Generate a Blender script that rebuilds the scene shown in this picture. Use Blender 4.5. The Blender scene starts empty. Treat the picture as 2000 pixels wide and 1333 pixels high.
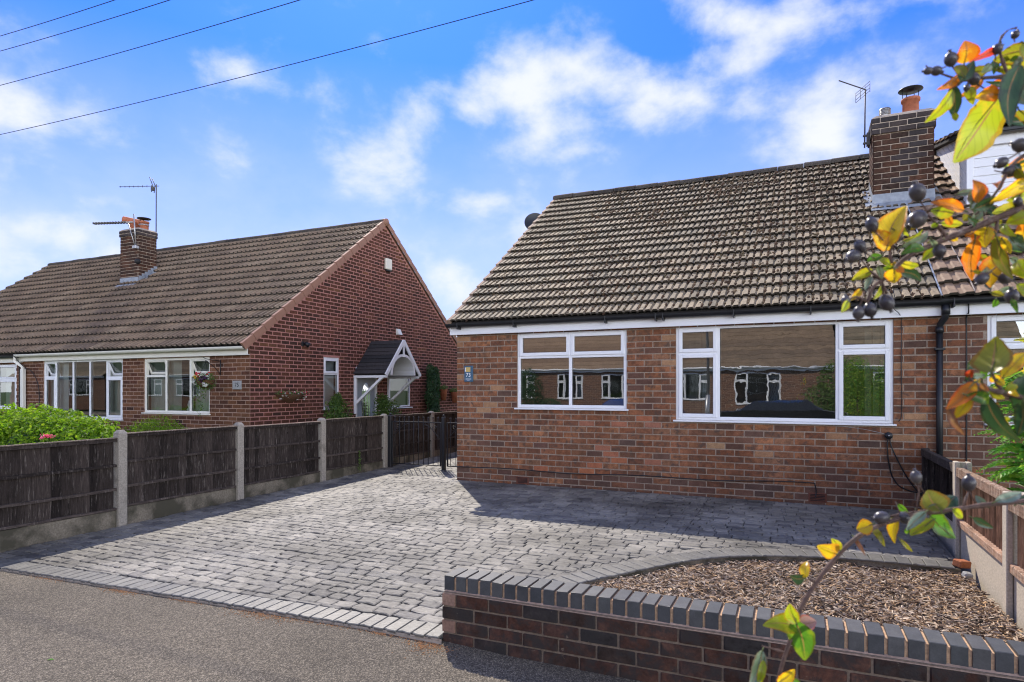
import bpy, bmesh, math, random
import numpy as np
from mathutils import Vector, Matrix, noise as mnoise
R = math.radians
random.seed(7)
scene = bpy.context.scene
COL = scene.collection

# ------------------------------------------------------------------ camera
CAM_YAW = R(24.2)
cam = bpy.data.objects.new('camera', bpy.data.cameras.new('camera'))
COL.objects.link(cam)
cam.location = (0, 0, 1.45)
cam.rotation_euler = (R(90), 0, CAM_YAW)
cam.data.sensor_width = 36
cam.data.lens = 36 * 1240 / 2000
cam.data.shift_y = 93.5 / 2000
cam.data.clip_start = 0.05
cam.data.clip_end = 800
cam.data.dof.use_dof = True
cam.data.dof.focus_distance = 9.0
cam.data.dof.aperture_fstop = 11
scene.camera = cam

# ------------------------------------------------------------------ view
scene.render.engine = 'CYCLES'
scene.cycles.filter_width = 1.15
scene.view_settings.view_transform = 'Standard'
scene.view_settings.look = 'None'
scene.view_settings.gamma = 1
scene.view_settings.exposure = 1.5

# ------------------------------------------------------------------ sun and sky
SUN = Vector((-1.475, 1.94, 2.5)).normalized()
sun = bpy.data.objects.new('sun', bpy.data.lights.new('sun', 'SUN'))
COL.objects.link(sun)
sun.data.energy = 2.2
sun.data.angle = R(0.5)
sun.data.color = (1.0, 0.91, 0.78)
sun.rotation_euler = SUN.to_track_quat('Z', 'Y').to_euler()

world = bpy.data.worlds.new("World")
scene.world = world
world.use_nodes = True
nt = world.node_tree
for n in list(nt.nodes): nt.nodes.remove(n)
def wn(t, **k):
    n = nt.nodes.new(t)
    for a, b in k.items(): setattr(n, a, b)
    return n
def wl(a, b): nt.links.new(a, b)
def wmath(op, a, b=None, c=None, clamp=False):
    n = wn('ShaderNodeMath', operation=op); n.use_clamp = clamp
    for i, v in enumerate((a, b, c)):
        if v is None: continue
        if isinstance(v, (int, float)): n.inputs[i].default_value = v
        else: wl(v, n.inputs[i])
    return n.outputs[0]
def wvec(op, a, b):
    n = wn('ShaderNodeVectorMath', operation=op)
    for i, v in enumerate((a, b)):
        if isinstance(v, (tuple, list, Vector)): n.inputs[i].default_value = tuple(v)
        else: wl(v, n.inputs[i])
    return n
sky = wn('ShaderNodeTexSky', sky_type='NISHITA')
sky.sun_disc = False
sky.sun_elevation = math.asin(SUN.z)
sky.sun_rotation = math.atan2(SUN.x, SUN.y)
sky.air_density = 1.0
sky.dust_density = 0.4
sky.ozone_density = 2.5
tc = wn('ShaderNodeTexCoord')
D = tc.outputs['Generated']
dirn = wvec('NORMALIZE', D, (0, 0, 0)).outputs[0]
# wispy noise, stretched towards the horizon like a real cloud layer
sep = wn('ShaderNodeSeparateXYZ'); wl(dirn, sep.inputs[0])
n1 = wn('ShaderNodeTexNoise'); n1.inputs['Scale'].default_value = 7.0; n1.inputs['Detail'].default_value = 11; n1.inputs['Roughness'].default_value = 0.56
mp = wn('ShaderNodeMapping'); mp.inputs['Scale'].default_value = (1, 1, 2.1); mp.inputs['Location'].default_value = (3.1, 1.7, .4); wl(dirn, mp.inputs[0]); mp1 = wn('ShaderNodeMapping'); mp1.inputs['Scale'].default_value = (1, 1, 1.45); wl(dirn, mp1.inputs[0]); wl(mp1.outputs[0], n1.inputs['Vector'])
n1.inputs['Distortion'].default_value = 0.12
n2 = wn('ShaderNodeTexNoise'); n2.inputs['Scale'].default_value = 1.7; n2.inputs['Detail'].default_value = 4
wl(mp.outputs[0], n2.inputs['Vector'])
def rayd(x, y):
    a = (x - 1000) / 1240; b = (760 - y) / 1240
    c, s = math.cos(CAM_YAW), math.sin(CAM_YAW)
    return Vector((-s + c * a, c + s * a, b)).normalized()
# clouds: direction of the centre, half width and half height (radians), tilt, weight
CLOUDS = [
    ((-0.8223, 0.4715, 0.3186), 0.1392, 0.0371, -0.0, 1.25),
    ((-0.8511, 0.4535, 0.2644), 0.0784, 0.0351, -0.087, 1.0),
    ((-0.8146, 0.5155, 0.2659), 0.0292, 0.0136, -0.524, 0.7),
    ((-0.8425, 0.5012, 0.1974), 0.0582, 0.0408, -0.0, 1.0),
    ((-0.674, 0.6084, 0.419), 0.0553, 0.0241, -0.0, 0.85),
    ((-0.5315, 0.7673, 0.3589), 0.0944, 0.0688, -0.611, 1.15),
    ((-0.4593, 0.8431, 0.2795), 0.0811, 0.0278, -0.0, 1.1),
    ((-0.4251, 0.8111, 0.4018), 0.0498, 0.0387, -0.349, 0.8),
    ((-0.3126, 0.8461, 0.4318), 0.1034, 0.0708, -0.0, 1.15),
    ((-0.2345, 0.8728, 0.4281), 0.1295, 0.0453, 0.262, 1.1),
    ((-0.2104, 0.8937, 0.3962), 0.0654, 0.0273, -0.0, 1.0),
    ((-0.338, 0.861, 0.38), 0.0782, 0.0335, -0.349, 0.7),
    ((-0.0713, 0.8743, 0.48), 0.08, 0.028, 0.175, 1.1),
    ((0.0016, 0.8825, 0.4703), 0.107, 0.037, -0.209, 1.1),
    ((0.0388, 0.9388, 0.3423), 0.0915, 0.063, -0.436, 1.0),
    ((0.1184, 0.9235, 0.3649), 0.0336, 0.024, -0.0, 0.8),
    ((-0.4764, 0.8662, 0.151), 0.0715, 0.0358, -0.0, 0.9),
    ((0.0808, 0.8806, 0.467), 0.149, 0.0168, -0.0, 0.8),
    ((-0.8763, 0.4558, 0.1562), 0.0562, 0.0375, -0.0, 0.8),
    ((-0.6885, 0.7195, 0.0908), 0.0681, 0.0568, -0.0, 0.5),
    ((-0.5766, 0.7433, 0.3392), 0.0664, 0.0442, -0.0, 0.5)]
# clear gaps in the cloud field
GAPS = [
    ((-0.357, 0.7943, 0.4916), 0.4916, 0.1264, 0.0, 3),
    ((-0.0688, 0.9253, 0.3728), 0.2954, 0.1435, 0.0, 3),
    ((-0.6506, 0.6248, 0.4318), 0.2833, 0.0891, 0.0, 2.2),
    ((-0.1743, 0.9315, 0.3194), 0.2971, 0.0535, 0.0, 2.5),
    ((-0.7942, 0.5845, 0.1662), 0.3463, 0.0748, 0.0, 2.2),
    ((-0.5945, 0.7664, 0.2433), 0.2281, 0.1095, 0.0, 2.2),
    ((-0.7808, 0.5065, 0.3658), 0.2081, 0.053, 0.0, 2.4),
    ((-0.7519, 0.5903, 0.2936), 0.2048, 0.0574, 0.0, 2.2)]
def lobe_sum(table, op):
  total = None
  for (v, hw, hh, tilt, wgt) in table:
      v = Vector(v)
      tan = Vector((0, 0, 1)).cross(v).normalized(); up = v.cross(tan)
      tan2 = (tan * math.cos(tilt) + up * math.sin(tilt)); up2 = (up * math.cos(tilt) - tan * math.sin(tilt))
      du = wmath('MULTIPLY', wvec('DOT_PRODUCT', dirn, tan2).outputs['Value'], 1 / hw)
      dv = wmath('MULTIPLY', wvec('DOT_PRODUCT', dirn, up2).outputs['Value'], 1 / hh)
      front = wmath('GREATER_THAN', wvec('DOT_PRODUCT', dirn, v).outputs['Value'], 0.3)
      r2 = wmath('ADD', wmath('MULTIPLY', du, du), wmath('MULTIPLY', dv, dv))
      g = wmath('EXPONENT', wmath('MULTIPLY', r2, -1.0))
      g = wmath('MULTIPLY', wmath('MULTIPLY', g, wgt), front)
      total = g if total is None else wmath(op, total, g)
  return total
total = lobe_sum(CLOUDS, 'MAXIMUM'); gap = lobe_sum(GAPS, 'MAXIMUM')
broad = wmath('MULTIPLY', wmath('SUBTRACT', n2.outputs['Fac'], 0.47), 0.9)
field = wmath('MULTIPLY', wmath('SUBTRACT', n2.outputs['Fac'], 0.31), 4.0)
field = wmath('SUBTRACT', field, gap)      # extra cloud cover all round, thick out of view to lift the shade
total = wmath('MAXIMUM', total, field)
dens = wmath('ADD', total, wmath('MULTIPLY', wmath('SUBTRACT', n1.outputs['Fac'], 0.52), 3.7))
mr = wn('ShaderNodeMapRange'); mr.interpolation_type = 'SMOOTHSTEP'
wl(dens, mr.inputs['Value']); mr.inputs['From Min'].default_value = 0.15; mr.inputs['From Max'].default_value = 1.45
cl = mr.outputs[0]
# thin veil, stronger low down
veil_n = wmath('MULTIPLY', wmath('ADD', broad, wmath('MULTIPLY', wmath('SUBTRACT', n1.outputs['Fac'], 0.42), 1.3), clamp=True), 0.55)
low = wmath('SUBTRACT', 1.0, wmath('MULTIPLY', sep.outputs['Z'], 2.2), clamp=True)
veil = wmath('ADD', wmath('MULTIPLY', veil_n, wmath('ADD', wmath('MULTIPLY', low, 1.2), 0.05)), wmath('MULTIPLY', low, 0.74), clamp=True)
cover = wmath('SUBTRACT', 1.0, wmath('MULTIPLY', wmath('SUBTRACT', 1.0, wmath('MULTIPLY', cl, 0.9)), wmath('SUBTRACT', 1.0, veil)), clamp=True)
tint = wn('ShaderNodeMix', data_type='RGBA', blend_type='MULTIPLY')
tint.inputs['Factor'].default_value = 1.0
wl(sky.outputs[0], tint.inputs['A']); tint.inputs['B'].default_value = (0.118, 0.32, 0.85, 1)
# soften the glare round the sun, the hue stays
lum = wvec('DOT_PRODUCT', tint.outputs['Result'], (.25, .6, .15)).outputs['Value']
soft = wmath('DIVIDE', 1.0, wmath('ADD', wmath('MULTIPLY', lum, 0.3), 1.0))
skyc = wn('ShaderNodeVectorMath', operation='SCALE'); wl(tint.outputs['Result'], skyc.inputs[0]); wl(soft, skyc.inputs['Scale'])
mix = wn('ShaderNodeMix', data_type='RGBA')
wl(cover, mix.inputs['Factor']); wl(skyc.outputs[0], mix.inputs['A']); 
# clouds away from the sun, out of view, boosted to fill shaded fronts
away = wmath('SUBTRACT', 0.25, wvec('DOT_PRODUCT', dirn, tuple(SUN)).outputs['Value'], clamp=True)
cgain = wmath('ADD', 1.0, wmath('MULTIPLY', away, 5.5))
ccol = wn('ShaderNodeVectorMath', operation='SCALE'); ccol.inputs[0].default_value = (2.55, 2.6, 2.65); wl(cgain, ccol.inputs['Scale'])
wl(ccol.outputs[0], mix.inputs['B'])
bg = wn('ShaderNodeBackground'); bg.inputs['Strength'].default_value = 0.14
wl(mix.outputs['Result'], bg.inputs[0])
out = wn('ShaderNodeOutputWorld'); wl(bg.outputs[0], out.inputs[0])

# ------------------------------------------------------------------ materials
class NT:
    def __init__(s, m): s.m = m; s.t = m.node_tree
    def n(s, t, **k):
        x = s.t.nodes.new(t)
        for a, b in k.items(): setattr(x, a, b)
        return x
    def l(s, a, b): s.t.links.new(a, b)
def newmat(name, rough=0.8, spec=0.3, metal=0.0):
    m = bpy.data.materials.new(name); m.use_nodes = True
    T = NT(m); b = m.node_tree.nodes['Principled BSDF']
    b.inputs['Roughness'].default_value = rough
    b.inputs['Specular IOR Level'].default_value = spec
    b.inputs['Metallic'].default_value = metal
    return m, T, b
def pos(T):
    return T.n('ShaderNodeNewGeometry')
def tnoise(T, scale, detail=4, rough=0.55, vec=None, dist=0.0, stretch=None):
    x = T.n('ShaderNodeTexNoise'); x.inputs['Scale'].default_value = scale
    x.inputs['Detail'].default_value = detail; x.inputs['Roughness'].default_value = rough; x.inputs['Distortion'].default_value = dist
    g = vec if vec is not None else pos(T).outputs['Position']
    if stretch:
        mp = T.n('ShaderNodeMapping'); mp.inputs['Scale'].default_value = stretch; T.l(g, mp.inputs[0]); g = mp.outputs[0]
    T.l(g, x.inputs['Vector']); return x.outputs['Fac']
def ramp(T, fac, stops, interp='LINEAR'):
    r = T.n('ShaderNodeValToRGB'); r.color_ramp.interpolation = interp
    e = r.color_ramp.elements
    while len(e) > 1: e.remove(e[-1])
    e[0].position = stops[0][0]; c = stops[0][1]; e[0].color = (*c, 1) if len(c) == 3 else c
    for p, c in stops[1:]:
        q = e.new(p); q.color = (*c, 1)
    T.l(fac, r.inputs[0]); return r.outputs[0]
def mixc(T, fac, a, b, blend='MIX'):
    x = T.n('ShaderNodeMix', data_type='RGBA', blend_type=blend)
    for k, v in (('Factor', fac), ('A', a), ('B', b)):
        if isinstance(v, (int, float)): x.inputs[k].default_value = v
        elif isinstance(v, tuple): x.inputs[k].default_value = (*v, 1)
        else: T.l(v, x.inputs[k])
    return x.outputs['Result']
def tmath(T, op, a, b=None, clamp=False):
    n = T.n('ShaderNodeMath', operation=op); n.use_clamp = clamp
    for i, v in enumerate((a, b)):
        if v is None: continue
        if isinstance(v, (int, float)): n.inputs[i].default_value = v
        else: T.l(v, n.inputs[i])
    return n.outputs[0]
def rnd(T, k=1.0):
    o = T.n('ShaderNodeObjectInfo'); g = T.n('ShaderNodeNewGeometry')
    s = tmath(T, 'ADD', o.outputs['Random'], g.outputs['Random Per Island'])
    return tmath(T, 'FRACT', tmath(T, 'MULTIPLY', s, 7.31 * k))
def bump(T, b, h, dist=0.004, strength=0.6):
    x = T.n('ShaderNodeBump'); x.inputs['Distance'].default_value = dist; x.inputs['Strength'].default_value = strength
    T.l(h, x.inputs['Height']); T.l(x.outputs[0], b.inputs['Normal'])
def g3(v): return (v, v, v)

def piece_mat(name, stops, rough=0.85, spec=0.2, grain=(0.75, 1.2), gscale=60, soot=0.0, bdist=0.003, lichen=None, streak=None, interp='LINEAR', rr=1.0, blotch=None, mott=(.82, 1.12)):
    m, T, b = newmat(name, rough, spec)
    c = ramp(T, rnd(T, rr), stops, interp)
    nz = tnoise(T, gscale, 6, 0.65)
    c = mixc(T, 1.0, c, ramp(T, nz, [(0.3, g3(grain[0])), (0.7, g3(grain[1]))]), 'MULTIPLY')
    big = tnoise(T, 2.3, 5, 0.6)
    c = mixc(T, 1.0, c, ramp(T, big, [(0.35, g3(1 - soot)), (0.62, g3(1.05))]), 'MULTIPLY')
    med = tnoise(T, 17, 4, 0.6)
    c = mixc(T, 1.0, c, ramp(T, med, [(0.33, g3(mott[0])), (0.67, g3(mott[1]))]), 'MULTIPLY')
    if blotch:
        bn = tnoise(T, blotch[0], 6, .7, dist=.4)
        c = mixc(T, ramp(T, bn, [(blotch[2] - .07, g3(0)), (blotch[2] + .05, g3(.85))]), c, blotch[1])
    if streak:
        st = tnoise(T, 9, 5, 0.6, stretch=streak[0])
        c = mixc(T, ramp(T, st, [(0.52, g3(0)), (0.66, g3(1))]), c, streak[1])
    if lichen:
        ln = tnoise(T, lichen[0], 5, 0.7)
        c = mixc(T, ramp(T, ln, [(lichen[2], g3(0)), (lichen[2] + 0.06, g3(1))]), c, lichen[1])
    T.l(c, b.inputs['Base Color'])
    bump(T, b, nz, bdist, 0.7)
    return m

M = {}
BR = lambda *cs: [(i / max(1, len(cs) - 1), c) for i, c in enumerate(cs)]
M['brick_brown'] = piece_mat('brown_brick', blotch=(11, (.085, .058, .046), .585), mott=(.68, 1.28), stops=BR((0.208, 0.083, 0.042), (0.292, 0.121, 0.062), (0.160, 0.070, 0.040), (0.335, 0.145, 0.069), (0.237, 0.091, 0.044), (0.264, 0.133, 0.073), (0.182, 0.084, 0.048)), soot=0.32, gscale=90)
M['brick_pale'] = piece_mat('pale_brown_brick', BR((.392, .225, 0.122), (.334, .174, 0.092), (.435, .261, 0.140)), soot=0.2, gscale=90)
M['brick_orange'] = piece_mat('orange_brick', BR((0.419, 0.154, 0.068), (0.370, 0.133, 0.068), (0.320, 0.147, 0.097)), soot=0.15, gscale=90)
M['brick_dark'] = piece_mat('dark_brick', BR((0.131, 0.068, 0.050), (0.176, 0.089, 0.058), (0.107, 0.066, 0.051)), soot=0.3, gscale=90)
M['brick_75'] = piece_mat('dark_red_brick', mott=(.7, 1.25), stops=BR((0.079, 0.036, 0.024), (0.111, 0.045, 0.026), (0.060, 0.032, 0.023), (0.135, 0.053, 0.031), (0.096, 0.041, 0.025)), soot=0.25, gscale=80)
M['brick_75_front'] = piece_mat('red_brown_brick', BR((0.136, 0.058, 0.031), (0.189, 0.083, 0.041), (0.105, 0.048, 0.029), (0.209, 0.096, 0.048)), soot=0.3, gscale=80)
M['brick_chimney'] = piece_mat('chimney_brick', mott=(.65, 1.3), stops=BR((0.076, 0.038, 0.026), (0.119, 0.056, 0.033), (0.054, 0.033, 0.025), (0.097, 0.050, 0.033)), soot=0.35, gscale=80)
M['brick_sooty'] = piece_mat('sooty_chimney_brick', BR((.053, .045, .045), (.083, .063, .057), (.042, .039, .042)), soot=0.3, gscale=80)
M['brick_wall'] = piece_mat('garden_wall_brick', BR((0.068, 0.034, 0.024), (0.100, 0.044, 0.029), (0.048, 0.034, 0.027), (0.136, 0.060, 0.040), (0.060, 0.037, 0.030), (0.040, 0.034, 0.032)), soot=0.45, gscale=60, mott=(.65, 1.3), blotch=(9, (.036, .032, .030), .52), lichen=(16, (.20, .15, .115), .66), bdist=.006)
M['brick_wall_end'] = piece_mat('pale_end_brick', BR((.30, .19, .14), (.24, .14, .10), (.33, .22, .16)), soot=0.25, gscale=60)
M['coping'] = piece_mat('blue_grey_coping_brick', BR((0.064, 0.068, 0.072), (0.079, 0.081, 0.084), (0.053, 0.057, 0.062), (0.091, 0.090, 0.089), (0.068, 0.073, 0.075)), rough=0.5, spec=0.35, soot=0.15, gscale=120, grain=(.85, 1.12), bdist=0.0012)
def plain(name, c, rough=0.8, spec=0.3, metal=0.0, nscale=40, amp=0.15, bd=0.0, bs=None):
    m, T, b = newmat(name, rough, spec, metal)
    nz = tnoise(T, nscale, 5, 0.6)
    col = mixc(T, 1.0, c, ramp(T, nz, [(0.3, g3(1 - amp)), (0.7, g3(1 + amp))]), 'MULTIPLY')
    if bs:
        n2_ = tnoise(T, bs[0], 5, 0.6)
        col = mixc(T, ramp(T, n2_, [(bs[2], g3(0)), (bs[2] + 0.15, g3(1))]), col, bs[1])
    T.l(col, b.inputs['Base Color'])
    if bd: bump(T, b, nz, bd, 0.6)
    return m
def brick_sheet(name, ca, cb, mort):
    m, T, b = newmat(name, .9, .15)
    g = pos(T); s_ = T.n('ShaderNodeSeparateXYZ'); T.l(g.outputs['Position'], s_.inputs[0]); nn = T.n('ShaderNodeSeparateXYZ'); T.l(g.outputs['Normal'], nn.inputs[0])
    side = tmath(T, 'GREATER_THAN', tmath(T, 'ABSOLUTE', nn.outputs['X']), .5)
    h = T.n('ShaderNodeMix'); T.l(side, h.inputs['Factor']); T.l(s_.outputs['X'], h.inputs['A']); T.l(s_.outputs['Y'], h.inputs['B'])
    cx = T.n('ShaderNodeCombineXYZ'); T.l(h.outputs['Result'], cx.inputs['X']); T.l(s_.outputs['Z'], cx.inputs['Y'])
    bt = T.n('ShaderNodeTexBrick'); T.l(cx.outputs[0], bt.inputs['Vector']); bt.inputs['Scale'].default_value = 1
    bt.inputs['Brick Width'].default_value = .238; bt.inputs['Row Height'].default_value = .0857; bt.inputs['Mortar Size'].default_value = .006
    bt.inputs['Color1'].default_value = (*ca, 1); bt.inputs['Color2'].default_value = (*cb, 1); bt.inputs['Mortar'].default_value = (*mort, 1)
    T.l(bt.outputs['Color'], b.inputs['Base Color']); bump(T, b, bt.outputs['Fac'], -.004, .8); return m
M['far_brick'] = brick_sheet('brown_brickwork', (.20, .10, .065), (.12, .065, .05), (.36, .28, .21))
M['mortar_grey'] = plain('grey_brown_mortar', (.30, .235, .18), .95, .1, nscale=50, amp=.25, bd=.003)
M['mortar_pink'] = plain('pink_mortar', (.46, .22, .18), .95, .1, nscale=50, amp=.15, bd=.002)
M['mortar_75'] = plain('brown_mortar', (.37, .25, .19), .95, .1, nscale=50, amp=.25, bd=.002)
M['mortar_orange'] = plain('sandy_mortar', (.50, .33, .21), .95, .1, nscale=60, amp=.3, bd=.003)
M['mortar_pale'] = plain('pale_mortar', (.19, .145, .11), .95, .1, nscale=60, amp=.25, bd=.003)
M['upvc'] = plain('white_upvc', (.80, .81, .83), .35, .45, nscale=6, amp=.02)
M['upvc_cream'] = plain('cream_upvc', (.78, .76, .68), .4, .4, nscale=6, amp=.04)
M['gasket'] = plain('black_gasket', (.02, .02, .022), .6, .3)
M['black'] = plain('black_plastic', (.012, .013, .016), .4, .45, nscale=20, amp=.2)
M['black_metal'] = plain('black_painted_metal', (.014, .015, .018), .38, .5, nscale=20, amp=.2)
M['alu'] = plain('grey_aluminium', (.42, .42, .42), .4, .5, .7, nscale=30, amp=.2)
M['aerial_dark'] = plain('weathered_aerial_metal', (.10, .095, .09), .6, .4, .3, nscale=30, amp=.3)
M['lead'] = plain('lead_flashing', (.30, .33, .37), .55, .4, .2, nscale=9, amp=.25, bd=.004, bs=(7, (.5, .5, .5), .6))
M['cement'] = plain('cement_flaunching', (.36, .31, .26), .95, .1, nscale=30, amp=.25, bd=.006)
M['terracotta'] = plain('terracotta_pot', (.40, .135, .07), .75, .3, nscale=14, amp=.25, bs=(6, (.12, .06, .05), .63))
M['terracotta_vent'] = plain('terracotta_vent', (.16, .06, .04), .8, .2, nscale=20, amp=.2)
M['concrete'] = plain('weathered_concrete', (.33, .295, .245), .95, .15, nscale=70, amp=.28, bd=.003, bs=(3.5, (.17, .15, .12), .55))
M['concrete_pale'] = plain('pale_concrete', (.47, .41, .33), .95, .15, nscale=70, amp=.2, bd=.002, bs=(3.0, (.33, .28, .22), .6))
M['board_mossy'] = plain('stained_gravel_board_concrete', (.21, .18, .135), .95, .15, nscale=60, amp=.3, bd=.003, bs=(2.2, (.075, .068, .048), .42))
M['verge'] = plain('red_brown_verge_cap', (.30, .155, .10), .6, .35, nscale=8, amp=.08)
M['verge_old'] = piece_mat('old_verge_tile', BR((.36, .25, .18), (.28, .20, .15), (.42, .32, .24)), soot=.2)
M['stone'] = plain('grey_stone', (.33, .33, .32), .8)
def wood(name, dark, pale, amt=0.56, stretch=(14, 14, 1.6), rough=.9):
    m, T, b = newmat(name, rough, .15)
    c = ramp(T, rnd(T), BR(tuple(v * .5 for v in dark), dark, tuple(v * 1.6 for v in dark), tuple(v * .8 for v in dark)))
    st = tnoise(T, 5, 7, .7, stretch=stretch)
    c = mixc(T, 1.0, c, ramp(T, st, [(.3, g3(.4)), (.7, g3(1.6))]), 'MULTIPLY')
    fl = tnoise(T, 3.0, 8, .78, stretch=(15, 15, 1.5), dist=.12)
    c = mixc(T, ramp(T, fl, [(amt, g3(0)), (amt + .12, g3(.85))]), c, pale)
    kn = T.n('ShaderNodeTexVoronoi'); kn.inputs['Scale'].default_value = 3.4
    mp = T.n('ShaderNodeMapping'); mp.inputs['Scale'].default_value = (2.2, 2.2, 1.3); T.l(pos(T).outputs['Position'], mp.inputs[0]); T.l(mp.outputs[0], kn.inputs['Vector'])
    c = mixc(T, ramp(T, kn.outputs['Distance'], [(.045, g3(1)), (.085, g3(0))]), c, (.012, .009, .008))
    T.l(c, b.inputs['Base Color']); bump(T, b, st, .005, .8)
    return m
M['fence_dark'] = wood('weathered_dark_fence_wood', (.036, .028, .024), (.22, .19, .165), .555)
M['fence_rail'] = wood('weathered_fence_rail', (.05, .039, .033), (.19, .16, .14), .54, (1.6, 1.6, 14))
M['fence_top'] = wood('grey_bleached_fence_rail', (.12, .09, .07), (.34, .28, .22), .5, (1.6, 1.6, 14))
M['slat_brown'] = wood('brown_fence_slat', (.20, .115, .075), (.36, .26, .20), .57)
M['rail_brown'] = wood('sun_bleached_brown_rail', (.26, .16, .11), (.48, .38, .30), .5, (1.6, 1.6, 14))
M['tile_73'] = piece_mat('grey_brown_concrete_tile', BR((0.212, 0.172, 0.118), (0.287, 0.231, 0.158), (0.175, 0.148, 0.104), (0.324, 0.255, 0.167), (0.249, 0.201, 0.138)), rough=.8, spec=.25, soot=.25, gscale=70, grain=(.7, 1.25), lichen=(26, (.055, .035, .024), .60), bdist=.004)
M['tile_71'] = piece_mat('brown_concrete_tile', BR((.255, .173, 0.113), (.307, .210, 0.139), (.225, .150, 0.101)), rough=.75, spec=.25, soot=.12, gscale=60, grain=(.85, 1.12))
M['tile_75'] = piece_mat('dark_brown_ribbed_tile', BR((0.195, 0.139, 0.092), (0.239, 0.170, 0.112), (0.162, 0.115, 0.081), (0.259, 0.194, 0.131)), rough=.75, spec=.28, soot=.25, gscale=60, grain=(.8, 1.15))
M['ridge'] = piece_mat('dark_ridge_tile', BR((.07, .06, .05), (.10, .085, .07), (.05, .045, .04)), gscale=40, soot=.3, grain=(.5, 1.4), lichen=(22, (.16, .15, .11), .6), bdist=.008)
M['slate_dark'] = piece_mat('dark_canopy_tile', BR((.04, .038, .04), (.055, .05, .05), (.03, .03, .032)), rough=.7)
M['haunch'] = plain('pinkish_mortar_haunch', (.38, .265, .195), .95, .1, nscale=40, amp=.3, bd=.004, bs=(6, (.2, .15, .12), .55))
M['mortar_chimney'] = plain('chimney_mortar', (.55, .45, .36), .95, .1, nscale=60, amp=.25, bd=.003)
M['tile_edge'] = plain('shadow_dark_tile_edge', (.08, .07, .058), .95, .1, nscale=60, amp=.4)  # dark colour stands in for the shadow under each tile course
M['underlay'] = plain('roof_underlay', (.02, .018, .016), .9)
M['moss'] = piece_mat('brown_moss', BR((.07, .036, .02), (.04, .024, .015), (.10, .055, .028), (.06, .045, .02), (.15, .10, .055)), gscale=150, bdist=.003)
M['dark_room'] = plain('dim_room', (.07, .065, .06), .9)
M['blind'] = plain('pale_vertical_blind', (.42, .44, .40), .8, nscale=3, amp=.1)
M['blind_grey'] = plain('grey_roller_blind', (.55, .60, .62), .8, nscale=3, amp=.05)
M['curtain'] = plain('dark_curtain', (.12, .12, .11), .9, nscale=3, amp=.2)
M['blue_plaque'] = plain('blue_slate_plaque', (.055, .12, .19), .5)
M['gold'] = plain('gold_emblem', (.55, .40, .14), .5)
M['white_paint'] = plain('white_lettering', (.8, .82, .84), .6)
M['black_paint'] = plain('black_lettering', (.02, .02, .025), .5)
M['cream_box'] = plain('cream_alarm_box', (.74, .70, .58), .5, amp=.03)
M['door_grey'] = plain('grey_blue_door', (.30, .34, .41), .45, .4, nscale=4, amp=.05)
M['wicker'] = plain('brown_coir_liner', (.14, .07, .04), .95, nscale=90, amp=.5, bd=.006)
M['soil'] = plain('dark_soil', (.045, .032, .024), .95, nscale=30, amp=.4, bd=.02)
M['bark'] = plain('brown_twig_bark', (.12, .075, .06), .75, .3, nscale=160, amp=.35, bd=.001, bs=(60, (.30, .25, .22), .58))
M['green_stem'] = plain('green_stem', (.10, .12, .04), .7)
M['ceramic'] = plain('white_ceramic', (.7, .72, .7), .3, .5)

def glass(name, refl=0.22, wav=None):
    m = bpy.data.materials.new(name); m.use_nodes = True; T = NT(m); t = m.node_tree
    for n in list(t.nodes): t.nodes.remove(n)
    o = T.n('ShaderNodeOutputMaterial'); mx = T.n('ShaderNodeMixShader'); tr = T.n('ShaderNodeBsdfTransparent'); gl = T.n('ShaderNodeBsdfGlossy')
    gl.inputs['Roughness'].default_value = 0.0; gl.inputs['Color'].default_value = (.95, .98, .97, 1); tr.inputs['Color'].default_value = (.80, .86, .84, 1)
    fr = T.n('ShaderNodeFresnel'); fr.inputs['IOR'].default_value = 1.5
    f = tmath(T, 'ADD', tmath(T, 'MULTIPLY', fr.outputs[0], 1.0), refl, clamp=True)
    T.l(f, mx.inputs[0]); T.l(tr.outputs[0], mx.inputs[1]); T.l(gl.outputs[0], mx.inputs[2]); T.l(mx.outputs[0], o.inputs[0])
    if wav:
        nz = tnoise(T, wav[0], 2, .5)
        x = T.n('ShaderNodeBump'); x.inputs['Distance'].default_value = wav[1]; x.inputs['Strength'].default_value = 1; T.l(nz, x.inputs['Height'])
        T.l(x.outputs[0], gl.inputs['Normal']); T.l(x.outputs[0], fr.inputs['Normal'])
    return m
M['glass'] = glass('window_glass', .24, (2.2, .00045))
M['glass_wavy'] = glass('rippled_window_glass', .26, (5.0, .00035))
M['glass_dim'] = glass('dark_window_glass', .10, (2.0, .0003))

# setts
def sett_mat():
    m, T, b = newmat('slate_grey_stamped_sett', .6, .3)
    c = ramp(T, rnd(T), BR((.125, .118, .105), (.178, .167, .145), (.095, .09, .085), (.21, .195, .168), (.145, .137, .121)))
    big = tnoise(T, .9, 6, .62)
    c = mixc(T, 1.0, c, ramp(T, big, [(.36, g3(.5)), (.60, g3(1.3))]), 'MULTIPLY')
    st = tnoise(T, 14, 7, .7, stretch=(1.0, 4.5, 4.5))
    c = mixc(T, 1.0, c, ramp(T, st, [(.3, g3(.72)), (.7, g3(1.35))]), 'MULTIPLY')
    T.l(c, b.inputs['Base Color'])
    T.l(ramp(T, st, [(.3, g3(.75)), (.7, g3(.5))]), b.inputs['Roughness'])
    fine = tnoise(T, 70, 5, .7)
    bump(T, b, tmath(T, 'ADD', tmath(T, 'MULTIPLY', st, 1.6), tmath(T, 'MULTIPLY', fine, .5)), .005, .7)
    return m
M['sett'] = sett_mat()
M['sett_joint'] = plain('sett_joint', (.10, .095, .087), .8, .3, nscale=30, amp=.3, bd=.004)
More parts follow.
